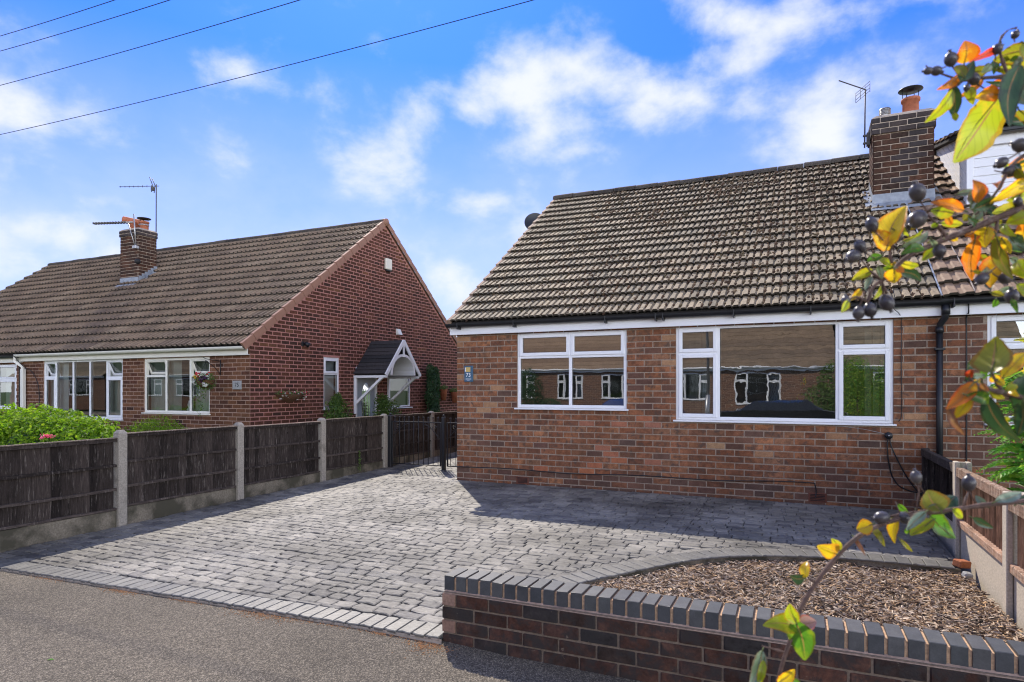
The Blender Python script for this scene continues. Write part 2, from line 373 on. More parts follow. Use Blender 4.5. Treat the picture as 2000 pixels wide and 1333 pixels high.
M['sett_band'] = piece_mat('grey_edging_sett', BR((0.117, 0.114, 0.105), (0.144, 0.138, 0.122), (0.099, 0.098, 0.095), (0.162, 0.154, 0.132)), rough=.5, spec=.4, soot=.2, gscale=45, grain=(.8, 1.2), bdist=.004)
def asphalt_mat():
    m, T, b = newmat('grey_brown_asphalt', .85, .25)
    v = T.n('ShaderNodeTexVoronoi'); v.inputs['Scale'].default_value = 135; T.l(pos(T).outputs['Position'], v.inputs['Vector'])
    c = ramp(T, v.outputs['Color'], [(.1, (.065, .055, .042)), (.5, (.135, .114, .088)), (.85, (.27, .23, .175))])
    c = mixc(T, 1.0, c, ramp(T, v.outputs['Distance'], [(.2, g3(1.15)), (.7, g3(.5))]), 'MULTIPLY')
    big = tnoise(T, .7, 5, .6)
    c = mixc(T, 1.0, c, ramp(T, big, [(.35, g3(.82)), (.65, g3(1.15))]), 'MULTIPLY')
    T.l(c, b.inputs['Base Color']); bump(T, b, v.outputs['Distance'], -.004, .9)
    return m
M['asphalt'] = asphalt_mat()
M['road'] = plain('road_asphalt', (.12, .11, .10), .85, .25, nscale=50, amp=.3, bd=.004)
M['grass'] = plain('lawn_grass', (.05, .085, .025), .9, .15, nscale=25, amp=.45, bd=.03)
M['sand'] = plain('orange_kiln_sand', (.42, .22, .10), .95, .1, nscale=80, amp=.3)
M['mulch'] = piece_mat('bark_chip', BR((0.135, 0.081, 0.047), (0.459, 0.338, 0.230), (0.081, 0.054, 0.041), (0.621, 0.499, 0.365), (0.270, 0.176, 0.108), (0.540, 0.351, 0.189), (0.378, 0.297, 0.230), (0.068, 0.051, 0.041)), gscale=120, interp='CONSTANT', bdist=.001)

def leaf_mat(name, stops, trans=.45, rough=.45, spec=.4, spots=None, k=1.0, vein=False):
    m, T, b = newmat(name, rough, spec); t = m.node_tree
    c = ramp(T, rnd(T, k), stops)
    nz = tnoise(T, 9, 4, .6)
    c = mixc(T, 1.0, c, ramp(T, nz, [(.3, g3(.8)), (.7, g3(1.2))]), 'MULTIPLY')
    if vein:
        uv = T.n('ShaderNodeUVMap'); s_ = T.n('ShaderNodeSeparateXYZ'); T.l(uv.outputs[0], s_.inputs[0])
        au = tmath(T, 'ABSOLUTE', tmath(T, 'SUBTRACT', s_.outputs['X'], .5))
        ph = tmath(T, 'MULTIPLY', tmath(T, 'SUBTRACT', s_.outputs['Y'], tmath(T, 'MULTIPLY', au, .55)), 52.0)
        ln = tmath(T, 'SINE', ph)
        vn_ = ramp(T, ln, [(.90, g3(0)), (1.0, g3(1))])
        c = mixc(T, tmath(T, 'MULTIPLY', vn_, .5), c, mixc(T, 1.0, c, (.45, .5, .5), 'MULTIPLY'))
        mid = ramp(T, au, [(.012, g3(1)), (.03, g3(0))])
        c = mixc(T, mid, c, (.30, .16, .07))
        ed = tmath(T, 'ADD', tmath(T, 'MULTIPLY', au, 2), tmath(T, 'MULTIPLY', tnoise(T, 60, 3, .6), .35))
        c = mixc(T, ramp(T, ed, [(.95, g3(0)), (1.15, g3(.7))]), c, mixc(T, 1.0, c, (1.1, .45, .4), 'MULTIPLY'))
    if spots:
        sp = tnoise(T, spots[0], 5, .65)
        c = mixc(T, ramp(T, sp, [(spots[2], g3(0)), (spots[2] + .1, g3(1))]), c, spots[1])
    T.l(c, b.inputs['Base Color'])
    tr = T.n('ShaderNodeBsdfTranslucent'); T.l(mixc(T, 1.0, c, (1.5, 1.5, .9), 'MULTIPLY'), tr.inputs['Color'])
    mx = T.n('ShaderNodeMixShader'); mx.inputs[0].default_value = trans
    o = t.nodes['Material Output']; T.l(b.outputs[0], mx.inputs[1]); T.l(tr.outputs[0], mx.inputs[2]); T.l(mx.outputs[0], o.inputs[0])
    return m
M['leaf_hedge'] = leaf_mat('bright_hedge_leaf', BR((.10, .22, .012), (.20, .34, .02), (.055, .13, .012), (.30, .42, .03)), .45, rough=.6, spec=.2)
M['leaf_shrub'] = leaf_mat('green_shrub_leaf', BR((0.056, 0.120, 0.024), (0.096, 0.176, 0.032), (0.144, 0.224, 0.048), (0.048, 0.096, 0.024)), .4)
M['leaf_dark'] = leaf_mat('dark_climber_leaf', BR((0.032, 0.080, 0.035), (0.048, 0.112, 0.040), (0.080, 0.144, 0.056)), .3)
M['leaf_fern'] = leaf_mat('bright_fern_leaf', BR((0.112, 0.320, 0.056), (0.192, 0.432, 0.064), (0.080, 0.224, 0.048), (0.352, 0.480, 0.080)), .5)
M['leaf_fern_yellow'] = leaf_mat('yellow_new_leaf', BR((.45, .42, .05), (.35, .40, .05), (.5, .35, .06)), .5)
M['leaf_conifer'] = leaf_mat('conifer_frond', BR((0.085, 0.221, 0.034), (0.153, 0.340, 0.034), (0.374, 0.425, 0.051)), .35)
FG = {'yellow': (.62, .44, .02), 'ygreen': (.34, .40, .02), 'orange': (.62, .20, .015), 'red': (.52, .05, .02), 'olive': (.22, .22, .02), 'green': (.075, .20, .02), 'dgreen': (.03, .075, .03), 'grey': (.17, .24, .18), 'pink': (.42, .24, .22), 'brown': (.22, .10, .05)}
SP = {'yellow': (.45, .20, .02), 'ygreen': (.5, .42, .03), 'orange': (.60, .36, .02), 'red': (.45, .12, .02), 'olive': (.40, .36, .03), 'green': (.22, .30, .02), 'dgreen': (.07, .12, .04), 'grey': (.40, .46, .36), 'pink': (.5, .36, .3), 'brown': (.45, .25, .08)}
for k_, c_ in FG.items():
    M['fg_' + k_] = leaf_mat(k_ + '_shrub_leaf', BR(tuple(v * .85 for v in c_), tuple(min(1, v * 1.15) for v in c_)), .5 if k_ not in ('dgreen', 'grey') else .25, rough=.28, spec=.5, spots=(38, SP[k_], .54), vein=True)
def petal(name, c): return leaf_mat(name, BR(tuple(v * .8 for v in c), c), .3)
M['petal_red'] = petal('red_petal', (.6, .02, .03)); M['petal_yellow'] = petal('yellow_petal', (.75, .5, .03)); M['petal_white'] = petal('white_petal', (.8, .8, .78)); M['petal_pink'] = petal('pink_petal', (.75, .12, .25)); M['petal_purple'] = petal('purple_petal', (.08, .02, .08))
def berry_mat():
    m, T, b = newmat('dark_bloomed_berry', .32, .55)
    nz = tnoise(T, 90, 4, .6)
    T.l(ramp(T, nz, [(.35, (.030, .024, .028)), (.6, (.085, .075, .078)), (.75, (.15, .10, .08))]), b.inputs['Base Color'])
    return m
M['berry'] = berry_mat()
M['car_paint'] = plain('black_car_paint', (.01, .011, .013), .12, .6, amp=.02)
M['car_blue'] = plain('blue_car_paint', (.01, .03, .14), .12, .6, amp=.02)
M['tyre'] = plain('tyre_rubber', (.015, .015, .015), .8)
M['red_lamp'] = plain('red_lamp_lens', (.45, .01, .01), .2)
M['yellow_plate'] = plain('yellow_plate', (.7, .5, .04), .4)

# ------------------------------------------------------------------ helpers
def link(o, parent=None):
    COL.objects.link(o)
    if parent is not None:
        o.parent = parent
        o.matrix_parent_inverse = PINV[parent.name]
    return o
PINV = {}
def reg(o):                      # remember the inverse world matrix, children keep world coordinates
    p = Matrix.LocRotScale(o.location, o.rotation_euler, o.scale)
    if o.parent is not None: p = WM[o.parent.name] @ PINV[o.parent.name] @ p
    WM[o.name] = p; PINV[o.name] = p.inverted()
WM = {}
def tag(o, label=None, cat=None, group=None, kind=None):
    if label: o['label'] = label
    if cat: o['category'] = cat
    if group: o['group'] = group
    if kind: o['kind'] = kind
    return o
def thing(name, label, cat, loc=(0, 0, 0), group=None):
    o = bpy.data.objects.new(name, None); o.empty_display_size = .2; o.location = loc
    COL.objects.link(o); reg(o); return tag(o, label, cat, group)

class MB:
    def __init__(s, mtx=None): s.v = []; s.f = []; s.mi = []; s.sm = []; s.X = mtx
    def add(s, vs, fs, mi=0, smooth=False):
        b = len(s.v)
        for v in vs:
            v = Vector(v)
            s.v.append(s.X @ v if s.X else v)
        for f in fs: s.f.append([b + i for i in f]); s.mi.append(mi); s.sm.append(smooth)
        return s
    def box(s, x0, x1, y0, y1, z0, z1, mi=0):
        return s.add([(x0, y0, z0), (x1, y0, z0), (x1, y1, z0), (x0, y1, z0), (x0, y0, z1), (x1, y0, z1), (x1, y1, z1), (x0, y1, z1)],
                     [(0, 3, 2, 1), (4, 5, 6, 7), (0, 1, 5, 4), (1, 2, 6, 5), (2, 3, 7, 6), (3, 0, 4, 7)], mi)
    def bbox(s, x0, x1, y0, y1, z0, z1, b=.004, mi=0):   # bevelled box
        xs = (x0, x0 + b, x1 - b, x1); ys = (y0, y0 + b, y1 - b, y1); zs = (z0, z0 + b, z1 - b, z1)
        vs = []; idx = {}
        def V(i, j, k):
            key = (i, j, k)
            if key not in idx: idx[key] = len(vs); vs.append((xs[i], ys[j], zs[k]))
            return idx[key]
        fs = [(V(1, 1, 0), V(1, 2, 0), V(2, 2, 0), V(2, 1, 0)), (V(1, 1, 3), V(2, 1, 3), V(2, 2, 3), V(1, 2, 3)),
              (V(1, 0, 1), V(2, 0, 1), V(2, 0, 2), V(1, 0, 2)), (V(1, 3, 1), V(1, 3, 2), V(2, 3, 2), V(2, 3, 1)),
              (V(0, 1, 1), V(0, 1, 2), V(0, 2, 2), V(0, 2, 1)), (V(3, 1, 1), V(3, 2, 1), V(3, 2, 2), V(3, 1, 2))]
        for (a, bb) in ((0, 0), (0, 3), (3, 0), (3, 3)):
            ia = 1 if a == 0 else 2; ib = 1 if bb == 0 else 2
            fs.append((V(a, ib, 1), V(a, ib, 2), V(ia, bb, 2), V(ia, bb, 1)))
            fs.append((V(a, 1, ib), V(a, 2, ib), V(ia, 2, bb), V(ia, 1, bb)))
            fs.append((V(1, a, ib), V(2, a, ib), V(2, ia, bb), V(1, ia, bb)))
        for a in (0, 3):
            for c in (0, 3):
                for d in (0, 3):
                    i, j, k = (1 if a == 0 else 2), (1 if c == 0 else 2), (1 if d == 0 else 2)
                    fs.append((V(a, j, k), V(i, c, k), V(i, j, d)))
        return s.add(vs, fs, mi)
    def tube(s, pts, r, n=8, mi=0, smooth=True, cap=True):
        pts = [Vector(p) for p in pts]; rs = r if isinstance(r, (list, tuple)) else [r] * len(pts)
        vs = []; fs = []; prev = None
        for i, p in enumerate(pts):
            d = (pts[min(i + 1, len(pts) - 1)] - pts[max(i - 1, 0)]).normalized()
            a = (Vector((0, 0, 1)) if abs(d.z) < .95 else Vector((1, 0, 0))) if prev is None else prev
            x = a.cross(d).normalized(); y = d.cross(x); prev = y if prev is None else prev
            for k in range(n):
                t = 2 * math.pi * k / n; vs.append(p + (x * math.cos(t) + y * math.sin(t)) * rs[i])
        for i in range(len(pts) - 1):
            for k in range(n):
                fs.append((i * n + k, i * n + (k + 1) % n, (i + 1) * n + (k + 1) % n, (i + 1) * n + k))
        if cap: fs.append(tuple(range(n))[::-1]); fs.append(tuple((len(pts) - 1) * n + k for k in range(n)))
        return s.add(vs, fs, mi, smooth)
    def lathe(s, prof, c=(0, 0, 0), n=14, mi=0, smooth=True):
        vs = []; fs = []
        for r, z in prof:
            for k in range(n):
                t = 2 * math.pi * k / n; vs.append((c[0] + r * math.cos(t), c[1] + r * math.sin(t), c[2] + z))
        for i in range(len(prof) - 1):
            for k in range(n): fs.append((i * n + k, i * n + (k + 1) % n, (i + 1) * n + (k + 1) % n, (i + 1) * n + k))
        return s.add(vs, fs, mi, smooth)
    def prism(s, poly, z0, z1, mi=0):   # poly in xy
        n = len(poly)
        vs = [(x, y, z0) for x, y in poly] + [(x, y, z1) for x, y in poly]
        return s.add(vs, [tuple(range(n))[::-1], tuple(range(n, 2 * n))] + [(i, (i + 1) % n, n + (i + 1) % n, n + i) for i in range(n)], mi)
    def mesh(s, name, mats):
        me = bpy.data.meshes.new(name); me.from_pydata([tuple(v) for v in s.v], [], s.f)
        for m in (mats if isinstance(mats, (list, tuple)) else [mats]): me.materials.append(m)
        me.polygons.foreach_set('material_index', s.mi); me.polygons.foreach_set('use_smooth', s.sm); me.update(); return me
    def obj(s, name, mats, parent=None, label=None, cat=None, group=None, kind=None, fix=False):
        me = s.mesh(name, mats)
        if fix:
            bm = bmesh.new(); bm.from_mesh(me); bmesh.ops.recalc_face_normals(bm, faces=bm.faces); bm.to_mesh(me); bm.free()
        o = bpy.data.objects.new(name, me); link(o, parent); reg(o); return tag(o, label, cat, group, kind)

CAMV = Vector((0, 0, 1.45)); CF = Vector((-math.sin(CAM_YAW), math.cos(CAM_YAW), 0)); CRT = Vector((math.cos(CAM_YAW), math.sin(CAM_YAW), 0))
def inview(p):
    d = Vector(p) - CAMV; z = d.dot(CF)
    if z < .2: return None
    x = 1000 + 1240 * d.dot(CRT) / z; y = 760 - 1240 * d.z / z
    return (x, y, z) if -30 < x < 2030 and -30 < y < 1363 else None
def npmesh(name, parts, mats):
    """join many (mesh, matrix) pairs into one mesh, fast"""
    cache = {}; V = []; L = []; S = []; MI = []; SM = []; base = 0
    for me, mt in parts:
        if me.name not in cache:
            v = np.empty(len(me.vertices) * 3, 'f'); me.vertices.foreach_get('co', v)
            l = np.empty(len(me.loops), 'i'); me.loops.foreach_get('vertex_index', l)
            ls = np.empty(len(me.polygons), 'i'); me.polygons.foreach_get('loop_total', ls)
            mi = np.empty(len(me.polygons), 'i'); me.polygons.foreach_get('material_index', mi)
            sm = np.empty(len(me.polygons), '?'); me.polygons.foreach_get('use_smooth', sm)
            cache[me.name] = (v.reshape(-1, 3), l, ls, np.array([mats.index(me.materials[i]) for i in mi], 'i'), sm)
        v, l, ls, mi, sm = cache[me.name]
        A = np.array(mt, 'f'); V.append(v @ A[:3, :3].T + A[:3, 3]); L.append(l + base); S.append(ls); MI.append(mi); SM.append(sm); base += len(v)
    V = np.concatenate(V); L = np.concatenate(L); S = np.concatenate(S); MI = np.concatenate(MI); SM = np.concatenate(SM)
    me = bpy.data.meshes.new(name); me.vertices.add(len(V)); me.vertices.foreach_set('co', V.ravel())
    me.loops.add(len(L)); me.loops.foreach_set('vertex_index', L); me.polygons.add(len(S))
    st = np.concatenate(([0], np.cumsum(S)[:-1])).astype('i'); me.polygons.foreach_set('loop_start', st); me.polygons.foreach_set('loop_total', S)
    for m in mats: me.materials.append(m)
    me.polygons.foreach_set('material_index', MI); me.polygons.foreach_set('use_smooth', SM); me.update(calc_edges=True); return me
BUDGET = {}
class Pieces:
    """alike pieces: the largest in the photo become objects that share meshes, the rest one joined part"""
    def __init__(s, name, parent, limit=300, rest=None): s.n = name; s.p = parent; s.lim = limit; s.it = []; s.rest = rest or name
    def add(s, me, mt): s.it.append((me, mt))
    def finish(s):
        sc = []
        for me, mt in s.it:
            c = mt.translation; v = inview(c)
            sc.append(((1 / v[2]) if v else 0.0001 / (1 + (c - CAMV).length)))
        order = sorted(range(len(s.it)), key=lambda i: -sc[i])
        a = order[:s.lim]; b = order[s.lim:]
        inv = PINV[s.p.name]
        for i in a:
            me, mt = s.it[i]
            o = bpy.data.objects.new(s.n, me); COL.objects.link(o); o.parent = s.p; o.matrix_parent_inverse = inv; o.matrix_basis = mt
        if b:
            mats = []
            for i in b:
                for m in s.it[i][0].materials:
                    if m not in mats: mats.append(m)
            o = bpy.data.objects.new(s.rest, npmesh(s.rest, [s.it[i] for i in b], mats)); link(o, s.p); tag(o, kind='stuff')
def frame_mtx(o, u, n):          # local x along the wall, local y INTO the wall, z up
    u = Vector(u).normalized(); n = Vector(n).normalized()
    m = Matrix.Identity(4)
    for r in range(3):
        m[r][0] = u[r]; m[r][1] = -n[r]; m[r][2] = (0, 0, 1)[r]; m[r][3] = o[r]
    return m

# ------------------------------------------------------------------ ground
def gz(y): return .018 * (y - 8.81)
g = MB(); N_ = 24
g.add([(-400, -300, -.30), (400, -300, -.30), (400, 500, -.30), (-400, 500, -.30)], [(0, 1, 2, 3)])
g.obj('ground', M['grass'], kind='structure')
# asphalt pavement in front, sloping gently
yy = [-2.0, -.5, 1.0, 2.0, 2.6, 3.0, 3.15, 3.3, 3.46]; xx_ = [-40, -7, -5, -3.5, -2.6, -2.1, -1.6, -1.0, 2, 40]
def az(y, x=-4):
    e = -.111 - .035 * max(0, min(1, (x + 2.4) / .9)); lo = -.19
    t = max(0, min(1, (y - .8) / 2.45)); return lo + (e - lo) * t
vs = []; fs = []; k_ = len(yy)
for x in xx_:
    for y in yy: vs.append((x, y, az(y, x)))
for j in range(len(xx_) - 1):
    for i in range(k_ - 1): fs.append((j * k_ + i, (j + 1) * k_ + i, (j + 1) * k_ + i + 1, j * k_ + i + 1))
MB().add(vs, fs).obj('pavement', M['asphalt'], kind='structure')
MB().add([(-60, -9.5, -.29), (60, -9.5, -.29), (60, -2.1, -.29), (-60, -2.1, -.29)], [(0, 1, 2, 3)]).obj('road', M['road'], kind='structure')
MB().bbox(-60, 60, -2.12, -2.0, -.32, -.19, .01).obj('kerb', M['concrete'], kind='structure')
MB().bbox(-60, 60, -9.62, -9.5, -.32, -.17, .01).obj('kerb', M['concrete'], kind='structure')
MB().add([(-60, -11.2, -.17), (60, -11.2, -.17), (60, -9.6, -.17), (-60, -9.6, -.17)], [(0, 1, 2, 3)]).obj('opposite_pavement', M['asphalt'], kind='structure')

# driveway slab
DX0 = -6.86
def edgeY(x): return 3.178 + (x + 6.26) * (3.388 - 3.178) / 4.246
BED_OUT = [(-2.12, 3.70), (-2.0, 4.25), (-1.773, 4.782), (-1.447, 5.267), (-1.021, 5.849), (-.682, 6.157), (-.196, 6.36), (.36, 6.499), (.754, 6.51), (1.266, 6.50)]
BED_IN = [(-1.92, 3.70), (-1.79, 4.22), (-1.575, 4.70), (-1.27, 5.13), (-.87, 5.68), (-.56, 5.96), (-.13, 6.15), (.38, 6.29), (.77, 6.30), (1.233, 6.30)]
def sheet(name, poly, zf, mat, off=0, kind='structure'):
    bm = bmesh.new(); vs = [bm.verts.new((x, y, zf(y) + off)) for x, y in poly]; f = bm.faces.new(vs); bm.normal_update()
    if f.normal.z < 0: f.normal_flip()
    bmesh.ops.triangulate(bm, faces=bm.faces)
    me = bpy.data.meshes.new(name); bm.to_mesh(me); bm.free(); me.materials.append(mat)
    o = bpy.data.objects.new(name, me); COL.objects.link(o); reg(o); return tag(o, kind=kind)
front = [(x, edgeY(x)) for x in (DX0, -5, -3.5, -2.014)]
poly = front + [(-2.02, 3.66)] + BED_OUT + [(1.27, 8.82), (-4.9, 8.82), (-4.9, 19), (DX0, 19)]
# fine grid so that the sheet follows the slope exactly: it is one plane, a single sheet is enough
drive = sheet('driveway', poly, gz, M['sett_joint'], -.006)
def inpoly(x, y, P):
    c = False; j = len(P) - 1
    for i in range(len(P)):
        if (P[i][1] > y) != (P[j][1] > y) and x < (P[j][0] - P[i][0]) * (y - P[i][1]) / (P[j][1] - P[i][1]) + P[i][0]: c = not c
        j = i
    return c
def sett_variant(i, seed, mat, irr=.10, bev=.05, bevy=.09):
    rr = random.Random(seed); base = []
    n = [(-.5, -.5), (-.17, -.5), (.17, -.5), (.5, -.5), (.5, 0), (.5, .5), (.17, .5), (-.17, .5), (-.5, .5), (-.5, 0)]
    ph = rr.uniform(-.5, .5)
    base = [(x + rr.uniform(-irr, irr) * .5, y + rr.uniform(-irr, irr) * 1.5) for x, y in n]
    top = [(x * (1 - 2 * bev), y * (1 - 2 * bevy)) for x, y in base]
    k = len(n); vs = [(x, y, -.35) for x, y in base] + [(x, y, .62) for x, y in base] + [(x, y, 1 + rr.uniform(-.07, .07)) for x, y in top]
    fs = [(j, (j + 1) % k, k + (j + 1) % k, k + j) for j in range(k)] + [(k + j, k + (j + 1) % k, 2 * k + (j + 1) % k, 2 * k + j) for j in range(k)] + [tuple(range(2 * k, 3 * k))]
    return MB().add(vs, fs).mesh('sett', mat)
SETT = [sett_variant(i, 100 + i, M['sett']) for i in range(14)]
setts = Pieces('sett', drive, 300)
DRV = [(DX0 + .02, edgeY(DX0) + .2), (-2.06, edgeY(-2.06) + .2)] + [(-2.13, 3.72)] + [(x - .03, y + .03) for x, y in BED_OUT[1:]] + [(1.27, 8.8), (-4.92, 8.8), (-4.92, 18), (DX0 + .02, 18)]
y = 3.37; row = 0; rs = random.Random(5)
while y < 17:
    d = .103 + rs.uniform(-.012, .016); x = DX0 - rs.uniform(0, .2) + .05
    while x < 1.4:
        w = .165 + rs.uniform(-.045, .055); cx, cy = x + w / 2, y + d / 2
        ok = all(inpoly(cx + sx * (w / 2 - .012), cy + sy * (d / 2 - .008), DRV) for sx in (-1, 1) for sy in (-1, 1))
        ww, dd, c2, c3 = w, d, cx, cy
        if not ok:     # cut it to fit
            for (fx, ox, fy, oy) in ((1, 0, .7, .15), (1, 0, .7, -.15), (.75, .12, 1, 0), (.75, -.12, 1, 0), (1, 0, .45, .27), (1, 0, .45, -.27), (.5, .25, 1, 0), (.5, -.25, 1, 0), (.75, -.12, .6, .2), (.5, .25, .5, .25), (.5, -.25, .5, .25), (.5, -.25, .5, -.25), (.3, -.35, .9, 0), (.3, .35, .9, 0), (.25, -.37, .45, .27)):
                a, b_ = cx + ox * w, cy + oy * d
                if all(inpoly(a + sx * (w * fx / 2 - .012), b_ + sy * (d * fy / 2 - .008), DRV) for sx in (-1, 1) for sy in (-1, 1)):
                    ok = True; ww, dd, c2, c3 = w * fx, d * fy, a, b_; break
        if ok:
            mt = Matrix.Translation((c2, c3, gz(c3))) @ Matrix.Rotation(rs.uniform(-.03, .03), 4, 'Z') @ Matrix.Rotation(.018 + rs.uniform(-.012, .012), 4, 'X') @ Matrix.Rotation(rs.uniform(-.009, .009), 4, 'Y') @ Matrix.Diagonal((ww - .008, dd - .008, .011 + rs.uniform(-.002, .003), 1))
            setts.add(rs.choice(SETT), mt)
        x += w
    y += d; row += 1
setts.finish()
# front edging of setts laid across
EB = [sett_variant(i, 300 + i, M['sett_band'], .03, .05, .03) for i in range(8)]
edge = Pieces('edging_sett', drive, 150)
x = DX0 + .03
while x < -2.1:
    w = .098 + rs.uniform(-.008, .008)
    yy_ = edgeY(x + w / 2)
    mt = Matrix.Translation((x + w / 2, yy_ + .1, gz(yy_ + .1) + .002)) @ Matrix.Rotation(.049 - .06 + rs.uniform(-.02, .02), 4, 'Z') @ Matrix.Rotation(.018 + rs.uniform(-.01, .01), 4, 'X') @ Matrix.Diagonal((w - .006, .192, .012, 1))
    edge.add(rs.choice(EB), mt); x += w
def resample(P, step):
    out = []; acc = 0
    segs = [(Vector(P[i]), Vector(P[i + 1])) for i in range(len(P) - 1)]
    L = sum((b - a).length for a, b in segs); n = int(L / step)
    for k in range(n + 1):
        t = L * k / n; q = 0
        for a, b in segs:
            l = (b - a).length
            if q + l >= t - 1e-6: out.append(a + (b - a) * ((t - q) / l)); break
            q += l
    return out
def smooth(P, it=2):
    for _ in range(it):
        Q = [P[0]]
        for i in range(len(P) - 1):
            a, b = Vector(P[i]), Vector(P[i + 1]); Q += [tuple(a * .75 + b * .25), tuple(a * .25 + b * .75)]
        Q.append(P[-1]); P = Q
    return P
bo = smooth(BED_OUT); bi = smooth(BED_IN)
ro = resample(bo, .105); ri = resample(bi, .105 * 1.0)
ri = resample(bi, sum((Vector(bi[i + 1]) - Vector(bi[i])).length for i in range(len(bi) - 1)) / (len(ro) - 1) * 1.00001)
ri = ri[:len(ro)]; ro = ro[:len(ri)]
for i in range(len(ro) - 1):
    a, b, c, d = ro[i], ro[i + 1], ri[i + 1], ri[i]
    cen = (a + b + c + d) / 4; along = ((b - a) + (c - d)) / 2; ac = ((a + b) - (c + d)) / 2
    ang = math.atan2(along.y, along.x)
    mt = Matrix.Translation((cen.x, cen.y, gz(cen.y) + .003)) @ Matrix.Rotation(ang, 4, 'Z') @ Matrix.Diagonal((along.length - .006, ac.length - .004, .012, 1))
    edge.add(rs.choice(EB), mt)
edge.finish()
# plain trowelled strip between the stamped setts and the curved edging
ts = MB()
for i in range(len(ro) - 1):
    a, b = ro[i], ro[i + 1]; d_ = (b - a).normalized(); n_ = Vector((-d_.y, d_.x)) * .085
    ts.add([(a.x, a.y, gz(a.y) + .0065), (b.x, b.y, gz(b.y) + .0065), (b.x + n_.x, b.y + n_.y, gz(b.y + n_.y) + .0065), (a.x + n_.x, a.y + n_.y, gz(a.y + n_.y) + .0065)], [(0, 1, 2, 3)])
ts.obj('trowelled_strip', M['sett'], drive)
# concrete lip under the curved edging, seen above the bark
lip = MB()
for i in range(len(bi) - 1):
    a, b = bi[i], bi[i + 1]
    lip.add([(a[0], a[1], -.2), (b[0], b[1], -.2), (b[0], b[1], gz(b[1]) + .004), (a[0], a[1], gz(a[1]) + .004)], [(0, 1, 2, 3)])
    oa, ob = Vector(a) + Vector((-.02, .02)), Vector(b) + Vector((-.02, .02))
    lip.add([(a[0], a[1], gz(a[1]) + .004), (b[0], b[1], gz(b[1]) + .004), (ob.x, ob.y, gz(b[1]) + .004), (oa.x, oa.y, gz(a[1]) + .004)], [(0, 1, 2, 3)])
    pa, pb = Vector(a) + Vector((-.03, .05)), Vector(b) + Vector((-.03, .05))
lip.obj('edging_lip', M['board_mossy'], drive)
jt = MB(); jt.add([(-1.068, 5.88, gz(5.88) + .0125), (-1.060, 5.88, gz(5.88) + .0125), (-1.060, 8.79, gz(8.79) + .0125), (-1.068, 8.79, gz(8.79) + .0125)], [(0, 1, 2, 3)])
jt.obj('expansion_joint', M['gasket'], drive)
# orange sand washed into the joint with the asphalt
sm = random.Random(3)
sd = MB()
for (cx, wid, dep, num) in ((-4.75, .22, .03, 260), (-3.35, .30, .05, 480), (-2.40, .13, .02, 120), (-2.06, .16, .07, 520), (-4.1, .2, .015, 130), (-5.6, .3, .02, 120), (-2.9, .5, .02, 200)):
    for _ in range(num):
        X_ = sm.gauss(cx, wid * .5); Y_ = edgeY(X_) - .006 - abs(sm.gauss(0, dep))
        if X_ > -2.04: Y_ = min(Y_, 3.435)
        q = sm.uniform(.002, .006); z_ = az(Y_, X_) + .002; an = sm.uniform(0, 3)
        sd.add([(X_ + q * math.cos(an + t), Y_ + q * math.sin(an + t), z_) for t in (0, 2.1, 4.2)] + [(X_, Y_, z_ + q * .6)], [(0, 1, 3), (1, 2, 3), (2, 0, 3)])
sd.obj('orange_sand', M['sand'], kind='stuff')
# paving front edge face
ef = MB(); ef.add([(DX0, edgeY(DX0) + .002, -.2), (-2.0, edgeY(-2.0) + .002, -.2), (-2.0, edgeY(-2.0) + .002, gz(3.39) + .004), (DX0, edgeY(DX0) + .002, gz(3.16) + .004)], [(0, 1, 2, 3)])
ef.obj('edge_bedding', M['cement'], drive)

# soil and bark
BED = [(x, y) for x, y in bi] + [(1.29, 6.3), (1.29, 3.6), (-1.9, 3.6)]
sheet('flower_bed', BED, lambda y: -.105, M['soil'])
def chips():
    rr = np.random.RandomState(4); V = []; Fq = []; b = 0; cnt = 0
    while cnt < 23000:
        x = rr.uniform(-1.95, 1.29); y = rr.uniform(3.6, 6.32)
        if not inpoly(x, y, BED): continue
        cnt += 1
        big = cnt % 40 == 0
        L = rr.uniform(.018, .062) * (1.4 if big else 1); W = rr.uniform(.004, .012) * (1.3 if big else 1); T_ = rr.uniform(.0015, .005)
        a = rr.normal(.0, .9) if rr.rand() < .6 else rr.uniform(0, math.pi)
        tilt = rr.uniform(-.45, .45); z = -.098 + rr.uniform(0, .030) + .012 * math.sin(x * 7) * math.cos(y * 6)
        dx, dy, dz = math.cos(a) * math.cos(tilt) * L / 2, math.sin(a) * math.cos(tilt) * L / 2, math.sin(tilt) * L / 2
        wx, wy = -math.sin(a) * W / 2, math.cos(a) * W / 2; wz = rr.uniform(-.3, .3) * W
        m = rr.uniform(.6, 1.1); kx, ky = rr.uniform(-.003, .003, 2)
        p = np.array((x, y, z)); d = np.array((dx, dy, dz)); w = np.array((wx, wy, wz)); u = np.array((kx, ky, T_))
        V += [p - d, p - d * .8 + w, p + d * .7 + w * m, p + d, p + d * .8 - w * m, p - d * .7 - w, p - d * .6 + u, p + d * .6 + u]
        Fq += [(b, b + 1, b + 6), (b + 1, b + 2, b + 7, b + 6), (b + 2, b + 3, b + 7), (b + 3, b + 4, b + 7), (b + 4, b + 5, b + 6, b + 7), (b + 5, b, b + 6)]
        Fq = Fq; b += 8
    me = bpy.data.meshes.new('bark_mulch'); me.from_pydata([tuple(v) for v in V], [], Fq); me.materials.append(M['mulch'])
    o = bpy.data.objects.new('bark_mulch', me); COL.objects.link(o); tag(o, kind='stuff')
chips()

